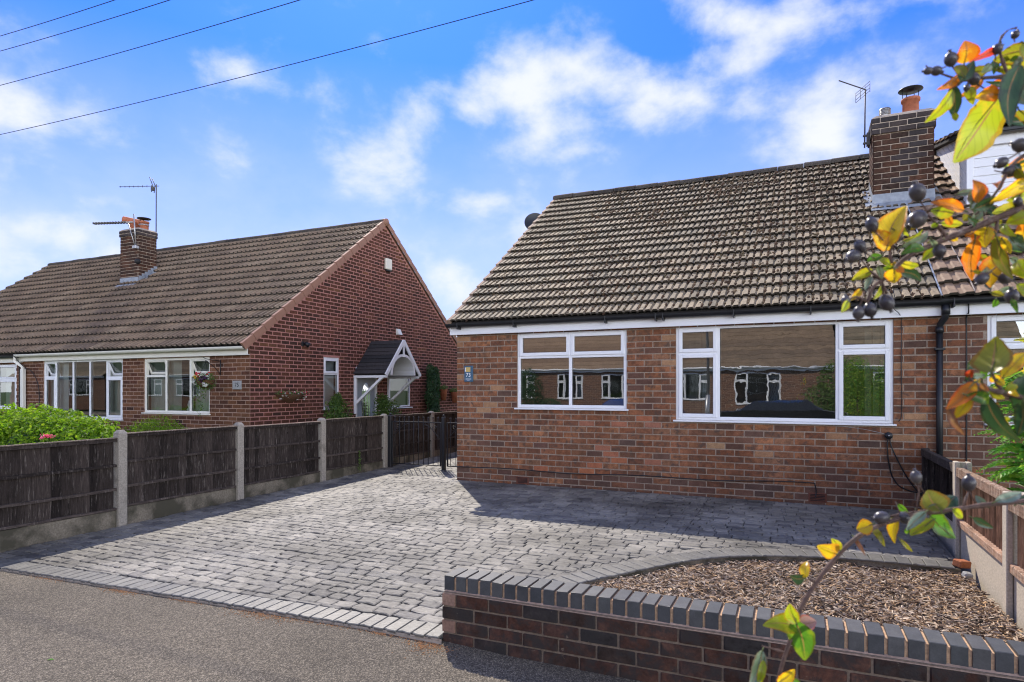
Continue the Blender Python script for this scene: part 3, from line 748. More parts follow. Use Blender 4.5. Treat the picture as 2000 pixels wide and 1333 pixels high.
# ------------------------------------------------------------------ brickwork
def brick_variant(seed, mat):
    rr = random.Random(seed); j = lambda a: rr.uniform(-a, a)
    bx, bz = .014, .05
    vs = [(-.5, .5, -.5), (.5, .5, -.5), (.5, .5, .5), (-.5, .5, .5)]
    vs += [(-.5 + j(.004), -.2, -.5 + j(.02)), (.5 + j(.004), -.2, -.5 + j(.02)), (.5 + j(.004), -.2, .5 + j(.02)), (-.5 + j(.004), -.2, .5 + j(.02))]
    vs += [(-.5 + bx + j(.004), -.5 + j(.06), -.5 + bz + j(.02)), (.5 - bx + j(.004), -.5 + j(.06), -.5 + bz + j(.02)), (.5 - bx + j(.004), -.5 + j(.06), .5 - bz + j(.02)), (-.5 + bx + j(.004), -.5 + j(.06), .5 - bz + j(.02))]
    fs = [(8, 9, 10, 11)]
    for a in (0, 4):
        for k in range(4): fs.append((a + k, a + (k + 1) % 4, a + 4 + (k + 1) % 4, a + 4 + k))
    return MB().add(vs, fs).mesh('brick', mat)
def variants(mat, n=4, s=0): return [brick_variant(s + 17 * i, mat) for i in range(n)]
V73 = variants(M['brick_brown'], 5); VPALE = variants(M['brick_pale'], 2, 3); VOR = variants(M['brick_orange'], 2, 5); VDK = variants(M['brick_dark'], 3, 9)
V75 = variants(M['brick_75'], 5, 11); V75F = variants(M['brick_75_front'], 5, 13); VCH = variants(M['brick_chimney'], 4, 19); VSO = variants(M['brick_sooty'], 3, 23)
def lay_bricks(P, F_, u0, u1, z0, ncourse, choose, openings=(), course=.0857, blen=.238, joint=.0125, depth=.018, limit_u=None, seed=1, start_off=0, proud=0.0):
    rr = random.Random(seed)
    for k in range(ncourse):
        za, zb = z0 + k * course, z0 + (k + 1) * course - joint
        iv = [(u0, u1)]
        if limit_u:
            r = limit_u(zb)
            if r is None: continue
            iv = [(max(u0, r[0]), min(u1, r[1]))]
        for (a, b, c, d) in openings:
            ov = min(zb, d) - max(za, c)
            if ov > .3 * (zb - za):
                nv = []
                for (p, q) in iv:
                    if b <= p or a >= q: nv.append((p, q)); continue
                    if a > p: nv.append((p, a))
                    if b < q: nv.append((b, q))
                iv = nv
        off = (k % 2) * blen / 2 + start_off
        for (p, q) in iv:
            n0 = math.floor((p - u0 + off) / blen)
            u = u0 - off + n0 * blen
            while u < q:
                a, b = max(u, p) , min(u + blen - joint, q)
                if a == p and p != u0 and b - a < .02: u += blen; continue
                if b - a > .03:
                    ja = rr.uniform(-.0015, .0015)
                    va = choose(rr, (a + b) / 2, za)
                    mt = F_ @ Matrix.Translation(((a + b) / 2, -proud + rr.uniform(-.0015, .0015), (za + zb) / 2 + ja)) @ Matrix.Rotation(rr.uniform(-.004, .004), 4, 'Y') @ Matrix.Diagonal((b - a, depth, zb - za, 1))
                    P.add(rr.choice(va), mt)
                u += blen
def wall_slab(F_, name, u0, u1, z0, z1, openings, mat, parent, thick=.25, setback=.0035, top=None, label=None):
    mb = MB(F_)
    us = sorted({u0, u1, *[v for o in openings for v in o[:2]]}); zs = sorted({z0, z1, *[v for o in openings for v in o[2:]]})
    us = [u for u in us if u0 <= u <= u1]; zs = [z for z in zs if z0 <= z <= z1]
    for i in range(len(us) - 1):
        for j in range(len(zs) - 1):
            cu, cz = (us[i] + us[i + 1]) / 2, (zs[j] + zs[j + 1]) / 2
            if any(a < cu < b and c < cz < d for a, b, c, d in openings): continue
            mb.box(us[i], us[i + 1], setback, thick, zs[j], zs[j + 1])
    if top:   # gable polygon above z1
        n = len(top); vs = [(u, setback, z) for u, z in top] + [(u, thick, z) for u, z in top]
        mb.add(vs, [tuple(range(n)), tuple(range(n, 2 * n))[::-1]] + [(i, n + i, n + (i + 1) % n, (i + 1) % n) for i in range(n)])
    return mb.obj(name, mat, parent, label=label)

# ------------------------------------------------------------------ windows
def window(F_, parent, u0, u1, z0, z1, cols, name='window', upvc='upvc', gl='glass', fw=.048, inset=.015, sill=True, blinds=None, label=None, gz_=None, sillout=.05):
    """cols: [(ua, ub, [(za, zb, kind)])]; kind f fixed, s closed sash, o opened top-hung sash"""
    up = M[upvc]; fr = MB(F_); d0, d1 = inset, inset + .07
    fr.bbox(u0, u0 + fw, d0, d1, z0, z1, .004); fr.bbox(u1 - fw, u1, d0, d1, z0, z1, .004)
    fr.bbox(u0 + fw, u1 - fw, d0 + .001, d1, z1 - fw, z1, .004); fr.bbox(u0 + fw, u1 - fw, d0 + .001, d1, z0, z0 + fw, .004)
    mull = []
    for i, (a, b, rows) in enumerate(cols):
        if i: fr.bbox(a - fw / 2, a + fw / 2, d0 + .0005, d1, z0 + fw, z1 - fw, .004)
        for j, (c, d, k) in enumerate(rows):
            if j: fr.bbox((a if i == 0 else a) + (fw if i == 0 else fw / 2), b - (fw if i == len(cols) - 1 else fw / 2), d0 + .0015, d1, c - fw / 2, c + fw / 2, .004)
    w = fr.obj(name, up, parent, label=label)
    for i, (a, b, rows) in enumerate(cols):
        for j, (c, d, k) in enumerate(rows):
            a2 = a + (fw if i == 0 else fw / 2); b2 = b - (fw if i == len(cols) - 1 else fw / 2)
            c2 = c + (fw if j == 0 else fw / 2); d2 = d - (fw if j == len(rows) - 1 else fw / 2)
            gm = gl if not gz_ or (i, j) not in gz_ else gz_[(i, j)]
            X = F_
            if k in 'so':
                e = .012; s0, s1, s2, s3 = a2 - e, b2 + e, c2 - e, d2 + e; sw = .05
                if k == 'o':
                    X = F_ @ Matrix.Translation((0, d0 - .012, s3)) @ Matrix.Rotation(R(24), 4, 'X') @ Matrix.Translation((0, -d0 + .012, -s3))
                # opened sashes swing outwards (towards -y) at their foot
                sb = MB(X)
                sb.bbox(s0, s0 + sw, d0 - .014, d0 + .04, s2, s3, .005); sb.bbox(s1 - sw, s1, d0 - .014, d0 + .04, s2, s3, .005)
                sb.bbox(s0 + sw, s1 - sw, d0 - .013, d0 + .04, s3 - sw, s3, .005); sb.bbox(s0 + sw, s1 - sw, d0 - .013, d0 + .04, s2, s2 + sw, .005)
                sb.obj('sash', up, w)
                a2, b2, c2, d2 = s0 + sw, s1 - sw, s2 + sw, s3 - sw
                yg = d0 + .012
            else: yg = d0 + .022
            gk = .005
            gb = MB(X); gb.box(a2, a2 + gk, yg - .004, yg + .003, c2, d2); gb.box(b2 - gk, b2, yg - .004, yg + .003, c2, d2); gb.box(a2 + gk, b2 - gk, yg - .0035, yg + .003, c2, c2 + gk); gb.box(a2 + gk, b2 - gk, yg - .0035, yg + .003, d2 - gk, d2); gb.obj('gasket', M['gasket'], w)
            p = MB(X); p.add([(a2 - .004, yg, c2 - .004), (b2 + .004, yg, c2 - .004), (b2 + .004, yg, d2 + .004), (a2 - .004, yg, d2 + .004)], [(0, 1, 2, 3)]); p.obj('pane', M[gm], w)
    if sill:
        sb = MB(F_); sb.bbox(u0 - .03, u1 + .03, -sillout, d1 - .01, z0 - .024, z0 - .001, .004); sb.obj('sill', up, w)
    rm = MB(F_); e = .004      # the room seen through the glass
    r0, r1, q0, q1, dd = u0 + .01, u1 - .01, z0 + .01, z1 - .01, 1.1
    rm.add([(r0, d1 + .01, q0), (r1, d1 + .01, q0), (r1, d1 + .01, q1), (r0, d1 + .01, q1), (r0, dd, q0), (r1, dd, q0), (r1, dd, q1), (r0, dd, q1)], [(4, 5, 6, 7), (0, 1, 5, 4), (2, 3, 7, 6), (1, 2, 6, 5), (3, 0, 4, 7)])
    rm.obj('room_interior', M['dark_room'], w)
    for bl in blinds or []:
        kind, a, b, c, d, mt = bl
        if kind == 'v':
            bb = MB(F_); u = a; rr = random.Random(int(a * 100))
            while u < b:
                t = rr.uniform(-.012, .012) + .02; bb.add([(u, .17 - t, c), (u + .078, .17 + t, c), (u + .078, .17 + t, d), (u, .17 - t, d)], [(0, 1, 2, 3)]); u += .088
            bb.obj('vertical_blind', M[mt], w)
        else:
            bb = MB(F_); bb.add([(a, .14, c), (b, .14, c), (b, .14, d), (a, .14, d)], [(0, 1, 2, 3)]); bb.obj('roller_blind', M[mt], w)
    return w

# ------------------------------------------------------------------ roofs
def tile_variant(w, L, prof, thick, mat, seed):
    rr = random.Random(seed); n = len(prof); vs = []
    lift = thick + .010
    for (x, h) in prof: vs.append(((x - .5) * w, 0, h + lift - thick * .0 + rr.uniform(-.0008, .0008)))
    for (x, h) in prof: vs.append(((x - .5) * w, L, h))
    for (x, h) in prof: vs.append(((x - .5) * w, .012, h * .75 + lift - thick))
    fs = [(i, i + 1, n + i + 1, n + i) for i in range(n - 1)] + [(2 * n + i, 2 * n + i + 1, i + 1, i) for i in range(n - 1)]
    fs += [(0, n, 2 * n), (n - 1, 3 * n - 1, 2 * n - 1)]
    mb = MB().add(vs, fs); mb.mi = [1 if n - 1 <= i < 2 * n - 2 else 0 for i in range(len(fs))]      # butt edge, coloured dark as the shadow line of its course
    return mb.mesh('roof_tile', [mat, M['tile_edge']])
def unit2(p): return [(x / 2, h) for x, h in p[:-1]] + [(.5 + x / 2, h) for x, h in p]
P73 = unit2([(0, -.004), (.05, -.004), (.13, .003), (.26, .017), (.80, .019), (.85, .002), (.92, -.002), (1, -.004)])
P75 = unit2([(0, 0), (.34, 0), (.46, .034), (.68, .036), (.80, 0), (1, 0)])
P71 = unit2([(0, 0), (.06, .001), (.30, .004), (.42, .02), (.90, .021), (.96, .002), (1, 0)])
def tile_roof(P, X0, X1, Y0, z0, pitch, ncourse, gauge, w, vars_, seed=1, skip=None, sag=0, bond=0):
    """front slope, facing -Y: course 0 at the eaves"""
    rr = random.Random(seed); n = round((X1 - X0) / w); w = (X1 - X0) / n
    for k in range(ncourse):
        s = k * gauge
        for i in range(n):
            x = X0 + (i + .5) * w; y = Y0 + s * math.cos(pitch); z = z0 + s * math.sin(pitch)
            if skip and skip(x, y): continue
            z -= sag * math.sin(math.pi * (x - X0) / (X1 - X0)) * k / ncourse
            mt = Matrix.Translation((x, y + rr.uniform(-.004, .004), z)) @ Matrix.Rotation(pitch - .035, 4, 'X') @ Matrix.Rotation(rr.uniform(-.006, .006), 4, 'Z') @ Matrix.Rotation(rr.uniform(-.007, .007), 4, 'Y')
            P.add(rr.choice(vars_), mt)
def ridge_tiles(parent, x0, x1, y, z, rad, mat, step=.45, seed=0, lim=60, sag=0):
    rr = random.Random(seed); n = round((x1 - x0) / step); st = (x1 - x0) / n
    vs = []; fs = []; k = 9
    for j, (xx, r_) in enumerate(((-.5, rad * .94), (-.46, rad), (.5, rad))):
        for i in range(k):
            t = math.pi * (-.08 + 1.16 * i / (k - 1)); vs.append((xx, -math.cos(t) * r_, math.sin(t) * r_ * .72))
    for j in range(2):
        for i in range(k - 1): fs.append((j * k + i, (j + 1) * k + i, (j + 1) * k + i + 1, j * k + i + 1))
    fs.append(tuple(range(k))); fs.append(tuple(range(2 * k, 3 * k))[::-1])
    me = MB().add(vs, fs).mesh('ridge_tile', mat)
    P = Pieces('ridge_tile', parent, lim)
    for i in range(n):
        xc = x0 + (i + .5) * st
        zz = z - sag * math.sin(math.pi * (xc - x0) / (x1 - x0))
        P.add(me, Matrix.Translation((xc, y, zz + rr.uniform(-.006, .006))) @ Matrix.Rotation(rr.uniform(-.012, .012), 4, 'Y') @ Matrix.Diagonal((st * .985, 1, 1, 1)))
    P.finish()

def text_obj(txt, size, F_, u, w, z, mat, parent, name='numerals', align='CENTER', ext=.0015):
    cu = bpy.data.curves.new(name, 'FONT'); cu.body = txt; cu.size = size; cu.align_x = align; cu.align_y = 'CENTER'; cu.extrude = ext
    o = bpy.data.objects.new(name, cu); COL.objects.link(o)
    dg = bpy.context.evaluated_depsgraph_get(); me = bpy.data.meshes.new_from_object(o.evaluated_get(dg)); bpy.data.objects.remove(o)
    me.transform(F_ @ Matrix.Translation((u, -w, z)) @ Matrix.Rotation(math.pi / 2, 4, 'X')); me.materials.clear(); me.materials.append(mat)
    o = bpy.data.objects.new(name, me); link(o, parent); reg(o); return o

# =================================================================== bungalow 73 and its twin
F73 = frame_mtx((0, 8.81, 0), (1, 0, 0), (0, -1, 0))
XL, XP, XR = -4.91, 1.53, 8.0
PITCH73 = math.atan2(5.70 - 2.475, 13.39 - 8.60)
def roofz73(y): return 2.475 + (y - 8.60) * math.tan(PITCH73)
W1 = (-3.874, -2.19, 1.165, 2.30); W2 = (-1.511, 1.05, 1.03, 2.30)
h73 = thing('brick_bungalow', 'brown brick bungalow with moss-speckled grey tiled roof behind the grey driveway', 'house', (-1.7, 8.81, 0))
wall = wall_slab(F73, 'front_wall', XL, XP, -.12, 2.44, [W1, W2], M['mortar_grey'], h73, setback=-.0045)
P = Pieces('brick', wall, 300)
def ch73(rr, u, z):
    r = rr.random()
    if z < .16 and r < .6: return VDK
    if z > 1.95 and r < .22 and (u < -3.8 or u > -2.2): return VPALE
    if -3.6 < u < -1.0 and z < 1.16 and r < .09: return VOR
    if r < .055: return VPALE
    if r < .17: return VDK
    return V73
lay_bricks(P, F73, XL, XP, -.03, 29, ch73, [W1, W2], seed=3)
P.finish()
# the side gable (seen from elsewhere) and the back
sg = MB(); yb = 17.97; zr = roofz73(13.39) - .06; ze = 2.44
sg.add([(XL, 9.06, -.2), (XL, yb, -.2), (XL, yb, ze - .05), (XL, 13.39, zr), (XL, 9.06, roofz73(9.06) - .06),
        (XL + .25, 9.06, -.2), (XL + .25, yb, -.2), (XL + .25, yb, ze - .05), (XL + .25, 13.39, zr), (XL + .25, 9.06, roofz73(9.06) - .06)],
       [(0, 4, 3, 2, 1), (5, 6, 7, 8, 9), (0, 5, 9, 4), (4, 9, 8, 3), (3, 8, 7, 2)])
sg.obj('gable_wall', M['far_brick'], h73)
MB().box(XL + .25, XP, yb - .25, yb, -.2, ze).obj('rear_wall', M['far_brick'], h73)
TR1, M1 = 1.93, -3.03
w = window(F73, h73, *W1, [(W1[0], M1, [(W1[2], TR1, 'f'), (TR1, W1[3], 's')]), (M1, W1[1], [(W1[2], TR1, 'f'), (TR1, W1[3], 's')])], label='two-light white window with two top openers')
c1, c2 = -.963, .455
w = window(F73, h73, *W2, [(W2[0], c1, [(W2[2], TR1, 's'), (TR1, W2[3], 's')]), (c1, c2, [(W2[2], W2[3], 'f')]), (c2, W2[1], [(W2[2], TR1, 's'), (TR1, W2[3], 's')])],
           label='wide white picture window with a large central pane', gz_={(1, 0): 'glass_wavy'},
           blinds=[('v', W2[0] + .06, c1 - .02, 1.06, 2.26, 'curtain'), ('v', .76, 1.0, 1.06, 2.26, 'curtain')])
def fascia_gutter(F_, parent, u0, u1, z0, z1, gut, out=.09, white='upvc', gr=.055, gz0=2.425, caps=True, brackets=None, goff=.15):
    mb = MB(F_); mb.bbox(u0, u1, -out, -out + .022, z0, z1, .003); mb.box(u0 + .004, u1 - .004, -out + .0225, .02, z0 + .004, z0 + .012); mb.obj('fascia_board', M[white], parent)
    g_ = MB(F_); n = 10; prof = []
    for i in range(n + 1):
        t = math.pi + math.pi * i / n; prof.append((math.cos(t) * gr, math.sin(t) * gr))
    prof2 = [(x * .86, z * .86) for x, z in prof][::-1]; P_ = prof + prof2; k = len(P_)
    vs = [(u, -goff + x, gz0 + z + gr) for u in (u0 - .02, u1 + .02) for x, z in P_]
    fs = [(i, (i + 1) % k, k + (i + 1) % k, k + i) for i in range(k)] + [tuple(range(k))[::-1], tuple(range(k, 2 * k))]
    g_.add(vs, fs, 0, False)
    g_.obj('gutter', M[gut], parent, fix=True)
    if brackets:
        for b in brackets:
            q = MB(F_); q.bbox(b - .009, b + .009, -goff - gr - .004, -out - .002, gz0 - .035, gz0 + .012, .002); q.bbox(b - .007, b + .007, -goff - gr - .008, -goff - gr - .001, gz0 - .01, gz0 + gr + .01, .002); q.obj('gutter_bracket', M[gut], parent)
fascia_gutter(F73, h73, XL - .085, XP - .01, 2.295, 2.425, 'black', brackets=[-4.8, -3.85, -2.45, -1.75, -1.65, -.75, .15, .85], gz0=2.405)
# soffit box end
MB(F73).bbox(XL - .083, XL - .06, -.068, .1, 2.297, 2.44, .003).obj('fascia_end', M['upvc'], h73)
rp = []
def roof_sheet(name, parent, x0, x1, y0, z0, y1, z1, mat, th=.05, yr=None):
    mb = MB(); mb.add([(x0, y0, z0 - .012), (x1, y0, z0 - .012), (x1, y1, z1 - .012), (x0, y1, z1 - .012), (x0, y0, z0 - th), (x1, y0, z0 - th), (x1, y1, z1 - th), (x0, y1, z1 - th)],
        [(0, 1, 2, 3), (7, 6, 5, 4), (0, 4, 5, 1), (1, 5, 6, 2), (2, 6, 7, 3), (3, 7, 4, 0)]); return mb.obj(name, mat, parent)
SK = .0
RX0 = XL - .045
roof = roof_sheet('roof', h73, RX0, XP - .03, 8.62, roofz73(8.62), 13.37, roofz73(13.37), M['underlay'])
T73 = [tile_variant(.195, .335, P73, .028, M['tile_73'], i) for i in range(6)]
PT = Pieces('roof_tile', roof, 300)
CH = (1.074, 1.86, 11.25, 11.80)
NC = 19; G73 = (5.80 - .02) / NC * 1.0
G73 = (math.hypot(13.39 - 8.60, roofz73(13.39) - 2.475) - .03) / NC
tile_roof(PT, RX0 + .045, XP - .035, 8.60, 2.478, PITCH73, NC, G73, .19, T73, 5, skip=lambda x, y: CH[0] - .03 < x < CH[1] and CH[2] - .1 < y < CH[3] - .2, sag=.03)
PT.finish()
# verge: old pale tile edges, one to each course
vt = MB(); vt.add([(-.028, 0, .034), (.03, 0, .034), (.03, 1, .014), (-.028, 1, .014), (-.028, 0, -.03), (.03, 0, -.03), (.03, 1, -.03), (-.028, 1, -.03)],
    [(0, 1, 2, 3), (7, 6, 5, 4), (0, 4, 5, 1), (1, 5, 6, 2), (2, 6, 7, 3), (3, 7, 4, 0)])
vme = vt.mesh('verge_tile', M['verge_old'])
PV = Pieces('verge_tile', roof, 60); rr = random.Random(2)
for k in range(NC):
    y = 8.60 + k * G73 * math.cos(PITCH73); z = 2.478 + k * G73 * math.sin(PITCH73)
    PV.add(vme, Matrix.Translation((RX0 + .015 + rr.uniform(-.004, .004), y - .01, z + .008)) @ Matrix.Rotation(PITCH73 - .03, 4, 'X') @ Matrix.Diagonal((1, G73 + .03, 1, 1)))
PV.finish()
ridge_tiles(roof, RX0 - .02, XP - .03, 13.40, roofz73(13.39) + .005, .125, M['ridge'], .45, 4, sag=.03)
roof_sheet('rear_roof', h73, RX0, XP - .03, 18.2, 2.475, 13.42, roofz73(13.39), M['tile_73'])
# brown moss in the tile joints, thicker under the chimney
def moss(parent, X0, X1, Y0, z0, pitch, n, prob, gauge, w, seed=1):
    rr = random.Random(seed); mb = MB()
    V = []; Fc = []; b = 0; c = 0; tries = 0
    while c < n and tries < n * 30:
        tries += 1
        i = rr.randrange(int((X1 - X0) / w)); k = rr.randrange(NC); fx = rr.choice((0.985, 0.985, .98, .48))
        x = X0 + (i + fx) * w + rr.gauss(0, .007); s = (k + min(.97, abs(rr.gauss(.45, .3)))) * gauge
        if rr.random() < .25: x = X0 + rr.uniform(i, i + 1) * w; s = (k + rr.uniform(.02, .5)) * gauge
        y = Y0 + s * math.cos(pitch)
        if rr.random() > prob(x, y): continue
        fr_ = (s / gauge) % 1; valley = abs(((x - X0) / w * 2) % 1 - .97) < .12
        z = z0 + s * math.sin(pitch) + .036 * (1 - .9 * fr_) + (-.002 if valley else .016); c += 1
        r = rr.uniform(.012, .030); h = r * rr.uniform(.5, .9); e = rr.uniform(.9, 1.9)
        ring = [(math.cos(t) * r * rr.uniform(.7, 1.2), math.sin(t) * r * e * rr.uniform(.7, 1.2)) for t in (0, 1.05, 2.1, 3.14, 4.2, 5.2)]
        V += [(x + a, y + d, z - .012 + d * math.tan(pitch)) for a, d in ring] + [(x + a * .6, y + d * .6, z + h * .7 + d * .6 * math.tan(pitch)) for a, d in ring] + [(x, y, z + h)]
        for q in range(6): Fc += [(b + q, b + (q + 1) % 6, b + 6 + (q + 1) % 6, b + 6 + q), (b + 6 + q, b + 6 + (q + 1) % 6, b + 12)]
        b += 13
    me = bpy.data.meshes.new('moss'); me.from_pydata(V, [], Fc); me.materials.append(M['moss'])
    o = bpy.data.objects.new('moss', me); link(o, parent); tag(o, kind='stuff')
def mprob(x, y):
    v = mnoise.noise(Vector((x * .9, y * .9, 3))) * .9 + .28 + max(0, (x + 4) * .07)
    if x > -.6 and 10.2 < y < 11.9 and x < 1.1: v += .9 * max(0, 1 - abs(y - 11.15 + (1 - x) * .35) / .7)
    return max(.03, min(1, v))
moss(roof, RX0 + .045, XP - .05, 8.60, 2.478, PITCH73, 4300, mprob, G73, (XP - .035 - RX0 - .045) / round((XP - .035 - RX0 - .045) / .19))

def chimney(parent, x0, x1, y0, y1, zb, zt, mats, course=.0857, seed=1, corbel=3, mort='mortar_chimney', band=None, label=None, taper_top=False):
    st = MB(); st.box(x0 + .005, x1 - .005, y0 + .005, y1 - .005, zb - .6, zt); 
    zc = zt - corbel * course + .002
    st.box(x0 - .02, x1 + .02, y0 - .02, y1 + .02, zc, zt - .001)
    s = st.obj('chimney', M[mort], parent, label=label)
    P = Pieces('brick', s, 130); n = int((zt - zb) / course) + 1; z0 = zt - n * course
    for (O, u, nn, L, cz) in (((x0, y0, 0), (1, 0, 0), (0, -1, 0), x1 - x0, 0), ((x1, y0, 0), (0, 1, 0), (1, 0, 0), y1 - y0, 1), ((x0, y1, 0), (0, -1, 0), (-1, 0, 0), y1 - y0, 1), ((x1, y1, 0), (-1, 0, 0), (0, 1, 0), x1 - x0, 0)):
        F_ = frame_mtx(O, u, nn)
        def cc(rr, uu, z, cz=cz):
            if z > zc - .01: return VSO
            if band and band[0] < uu < band[1] and z > band[2] and rr.random() < .6 and cz == 0: return VSO
            return mats
        lay_bricks(P, F_, 0, L, z0, n - corbel, cc, seed=seed + cz, course=course, start_off=cz * .119)
        F2 = frame_mtx(Vector(O) - Vector(u) * .022 + Vector(nn) * .022, u, nn)
        lay_bricks(P, F2, 0, L + .044, z0 + (n - corbel) * course, corbel, cc, seed=seed + 9, course=course, start_off=.119 * (1 - cz))
    P.finish()
    # rounded cement flaunching
    fl = MB(); a = .02
    fl.add([(x0 - a, y0 - a, zt), (x1 + a, y0 - a, zt), (x1 + a, y1 + a, zt), (x0 - a, y1 + a, zt), (x0 + .04, y0 + .03, zt + .045), (x1 - .04, y0 + .03, zt + .045), (x1 - .04, y1 - .03, zt + .045), (x0 + .04, y1 - .03, zt + .045)],
           [(0, 1, 5, 4), (1, 2, 6, 5), (2, 3, 7, 6), (3, 0, 4, 7), (4, 5, 6, 7)]); fl.obj('flaunching', M['cement'], s)
    return s
def lead_soaker(s, x0, x1, y0, y1, rz, left=True, right=True):
    fb = MB(); o = .012
    fb.add([(x0 - .05, y0 - .22, rz(y0 - .22) + .045), (x1 + .05, y0 - .22, rz(y0 - .22) + .04), (x1 + .02, y0 - o, rz(y0) + .055), (x0 - .02, y0 - o, rz(y0) + .055), (x1 + .015, y0 - o, rz(y0) + .19), (x0 - .015, y0 - o, rz(y0) + .19)],
           [(0, 1, 2, 3), (3, 2, 4, 5)])
    fb.obj('lead_apron', M['lead'], s)
    for side, xs in ((right, x1), (left, x0)):
        if not side: continue
        sg_ = 1 if xs == x1 else -1; st = MB(); n = 6
        for i in range(n):
            a = y0 + (y1 - y0) * i / n; b = y0 + (y1 - y0) * (i + 1) / n
            st.add([(xs + sg_ * o, a, rz(a) + .02), (xs + sg_ * o, b + .02, rz(b) + .02), (xs + sg_ * o, b + .02, rz(b) + .16), (xs + sg_ * o, a, rz(b) + .16)], [(0, 1, 2, 3)])
        st.add([(xs + sg_ * o, y0 - .05, rz(y0 - .05) + .045), (xs + sg_ * (.11), y0 - .05, rz(y0 - .05) + .042), (xs + sg_ * .11, y1, rz(y1) + .042), (xs + sg_ * o, y1, rz(y1) + .045)], [(0, 1, 2, 3)])
        st.obj('stepped_flashing', M['lead'], s)
s = chimney(h73, CH[0], CH[1], CH[2], CH[3], 4.15, 5.63, VCH, seed=4, band=(.30, .62, 4.2), label='square brown brick chimney stack with a sooty top')
lead_soaker(s, *CH, roofz73)
def pot(s, c, r, h, mat='terracotta', cowl=None):
    mb = MB(); mb.lathe([(r * 1.02, 0), (r, .02), (r * .95, h - .05), (r * 1.12, h - .045), (r * 1.15, h - .01), (r * 1.1, h), (r * .85, h), (r * .82, h - .25)], c, 18)
    o = mb.obj('chimney_pot', M[mat], s)
    return o
p = pot(s, (1.60, 11.50, 5.64), .115, .30)
cw = MB(); c_ = (1.60, 11.50, 5.64)
cw.lathe([(.0, .005), (.165, -.0), (.17, -.012), (.0, -.03)], (1.60, 11.5, 6.085), 22)
for t in (.3, 1.9, 3.4, 5.0): cw.tube([(1.60 + .11 * math.cos(t), 11.5 + .11 * math.sin(t), 5.90), (1.60 + .12 * math.cos(t), 11.5 + .12 * math.sin(t), 6.08)], .006, 6)
cw.lathe([(.118, .26), (.128, .262), (.128, .275), (.118, .277)], c_, 18)
cw.obj('rain_cowl', M['black_metal'], s)
gv = MB()
gv.lathe([(.065, 0), (.065, .075)], (1.255, 11.50, 5.67), 16)
for k in range(4): gv.lathe([(.062, .075 + k * .022), (.082, .080 + k * .022), (.082, .088 + k * .022), (.062, .094 + k * .022)], (1.255, 11.50, 5.67), 16)
gv.lathe([(.082, .165), (.07, .182), (0, .185)], (1.255, 11.50, 5.67), 16)
gv.obj('gas_terminal', M['alu'], s)

# aerial on the chimney
def yagi(mb, a, b, n, L, up=Vector((0, 0, 1)), r=.004, vert=True, box=.012):
    a, b = Vector(a), Vector(b); d = (b - a).normalized(); mb.tube([a, b], .009, 6)
    sd = up if vert else d.cross(up).normalized()
    for i in range(n):
        p = a + (b - a) * (i + .3) / n; l = L * (1 - .35 * (1 - i / n)) / 2
        mb.tube([p - sd * l, p + sd * l], r, 5)
ae = thing('tv_aerial', 'thin directional television aerial on a mast at the left side of the tall chimney', 'aerial', (.97, 11.45, 5.2))
mb = MB(); mb.tube([(.975, 11.5, 5.28), (.985, 11.5, 6.20)], .011, 8); mb.obj('mast', M['aerial_dark'], ae)
mb = MB(); yagi(mb, (.60, 11.32, 6.345), (1.0, 11.52, 6.205), 11, .17, vert=False, up=Vector((.3, -.5, .9)), r=.003)
mb.obj('boom', M['aerial_dark'], ae)
mb = MB()
for (dz) in (-.075, -.03, .03, .075):
    mb.tube([(.86, 11.62, 6.16 + dz - .02), (1.04, 11.40, 6.21 + dz)], .004, 5)
for t in (0, .33, .66, 1): mb.tube([(.86 + .18 * t, 11.62 - .22 * t, 6.065 + .05 * t), (.86 + .18 * t, 11.62 - .22 * t, 6.225 + .05 * t)], .004, 5)
mb.obj('reflector', M['aerial_dark'], ae)
mb = MB(); mb.bbox(.95, 1.06, 11.47, 11.50, 5.33, 5.36, .004); mb.bbox(.95, 1.06, 11.47, 11.50, 5.45, 5.48, .004); mb.bbox(1.0, 1.05, 11.44, 11.53, 5.30, 5.50, .004); mb.obj('wall_bracket', M['aerial_dark'], ae)

# air bricks
def air_brick(parent, F_, u0, u1, z0, z1, label=None):
    mb = MB(F_); mb.bbox(u0, u1, -.012, .02, z0, z1, .004)
    o = mb.obj('air_brick', M['terracotta_vent'], parent, label=label); n = 5; h = (z1 - z0)
    sl = MB(F_)
    for k in range(n):
        a = z0 + h * (.12 + .155 * k); sl.box(u0 + .022, u1 - .022, -.0135, -.0125, a + .006, a + .016)
    sl.obj('louvre_slot', M['gasket'], o)
    l2 = MB(F_)
    for k in range(n):
        a = z0 + h * (.12 + .155 * k); l2.bbox(u0 + .018, u1 - .018, -.024, -.0145, a + .0165, a + .022, .001)
    l2.obj('louvre', M['terracotta_vent'], o)
air_brick(h73, F73, -3.885, -3.68, .015, .125); air_brick(h73, F73, .125, .335, .03, .15)

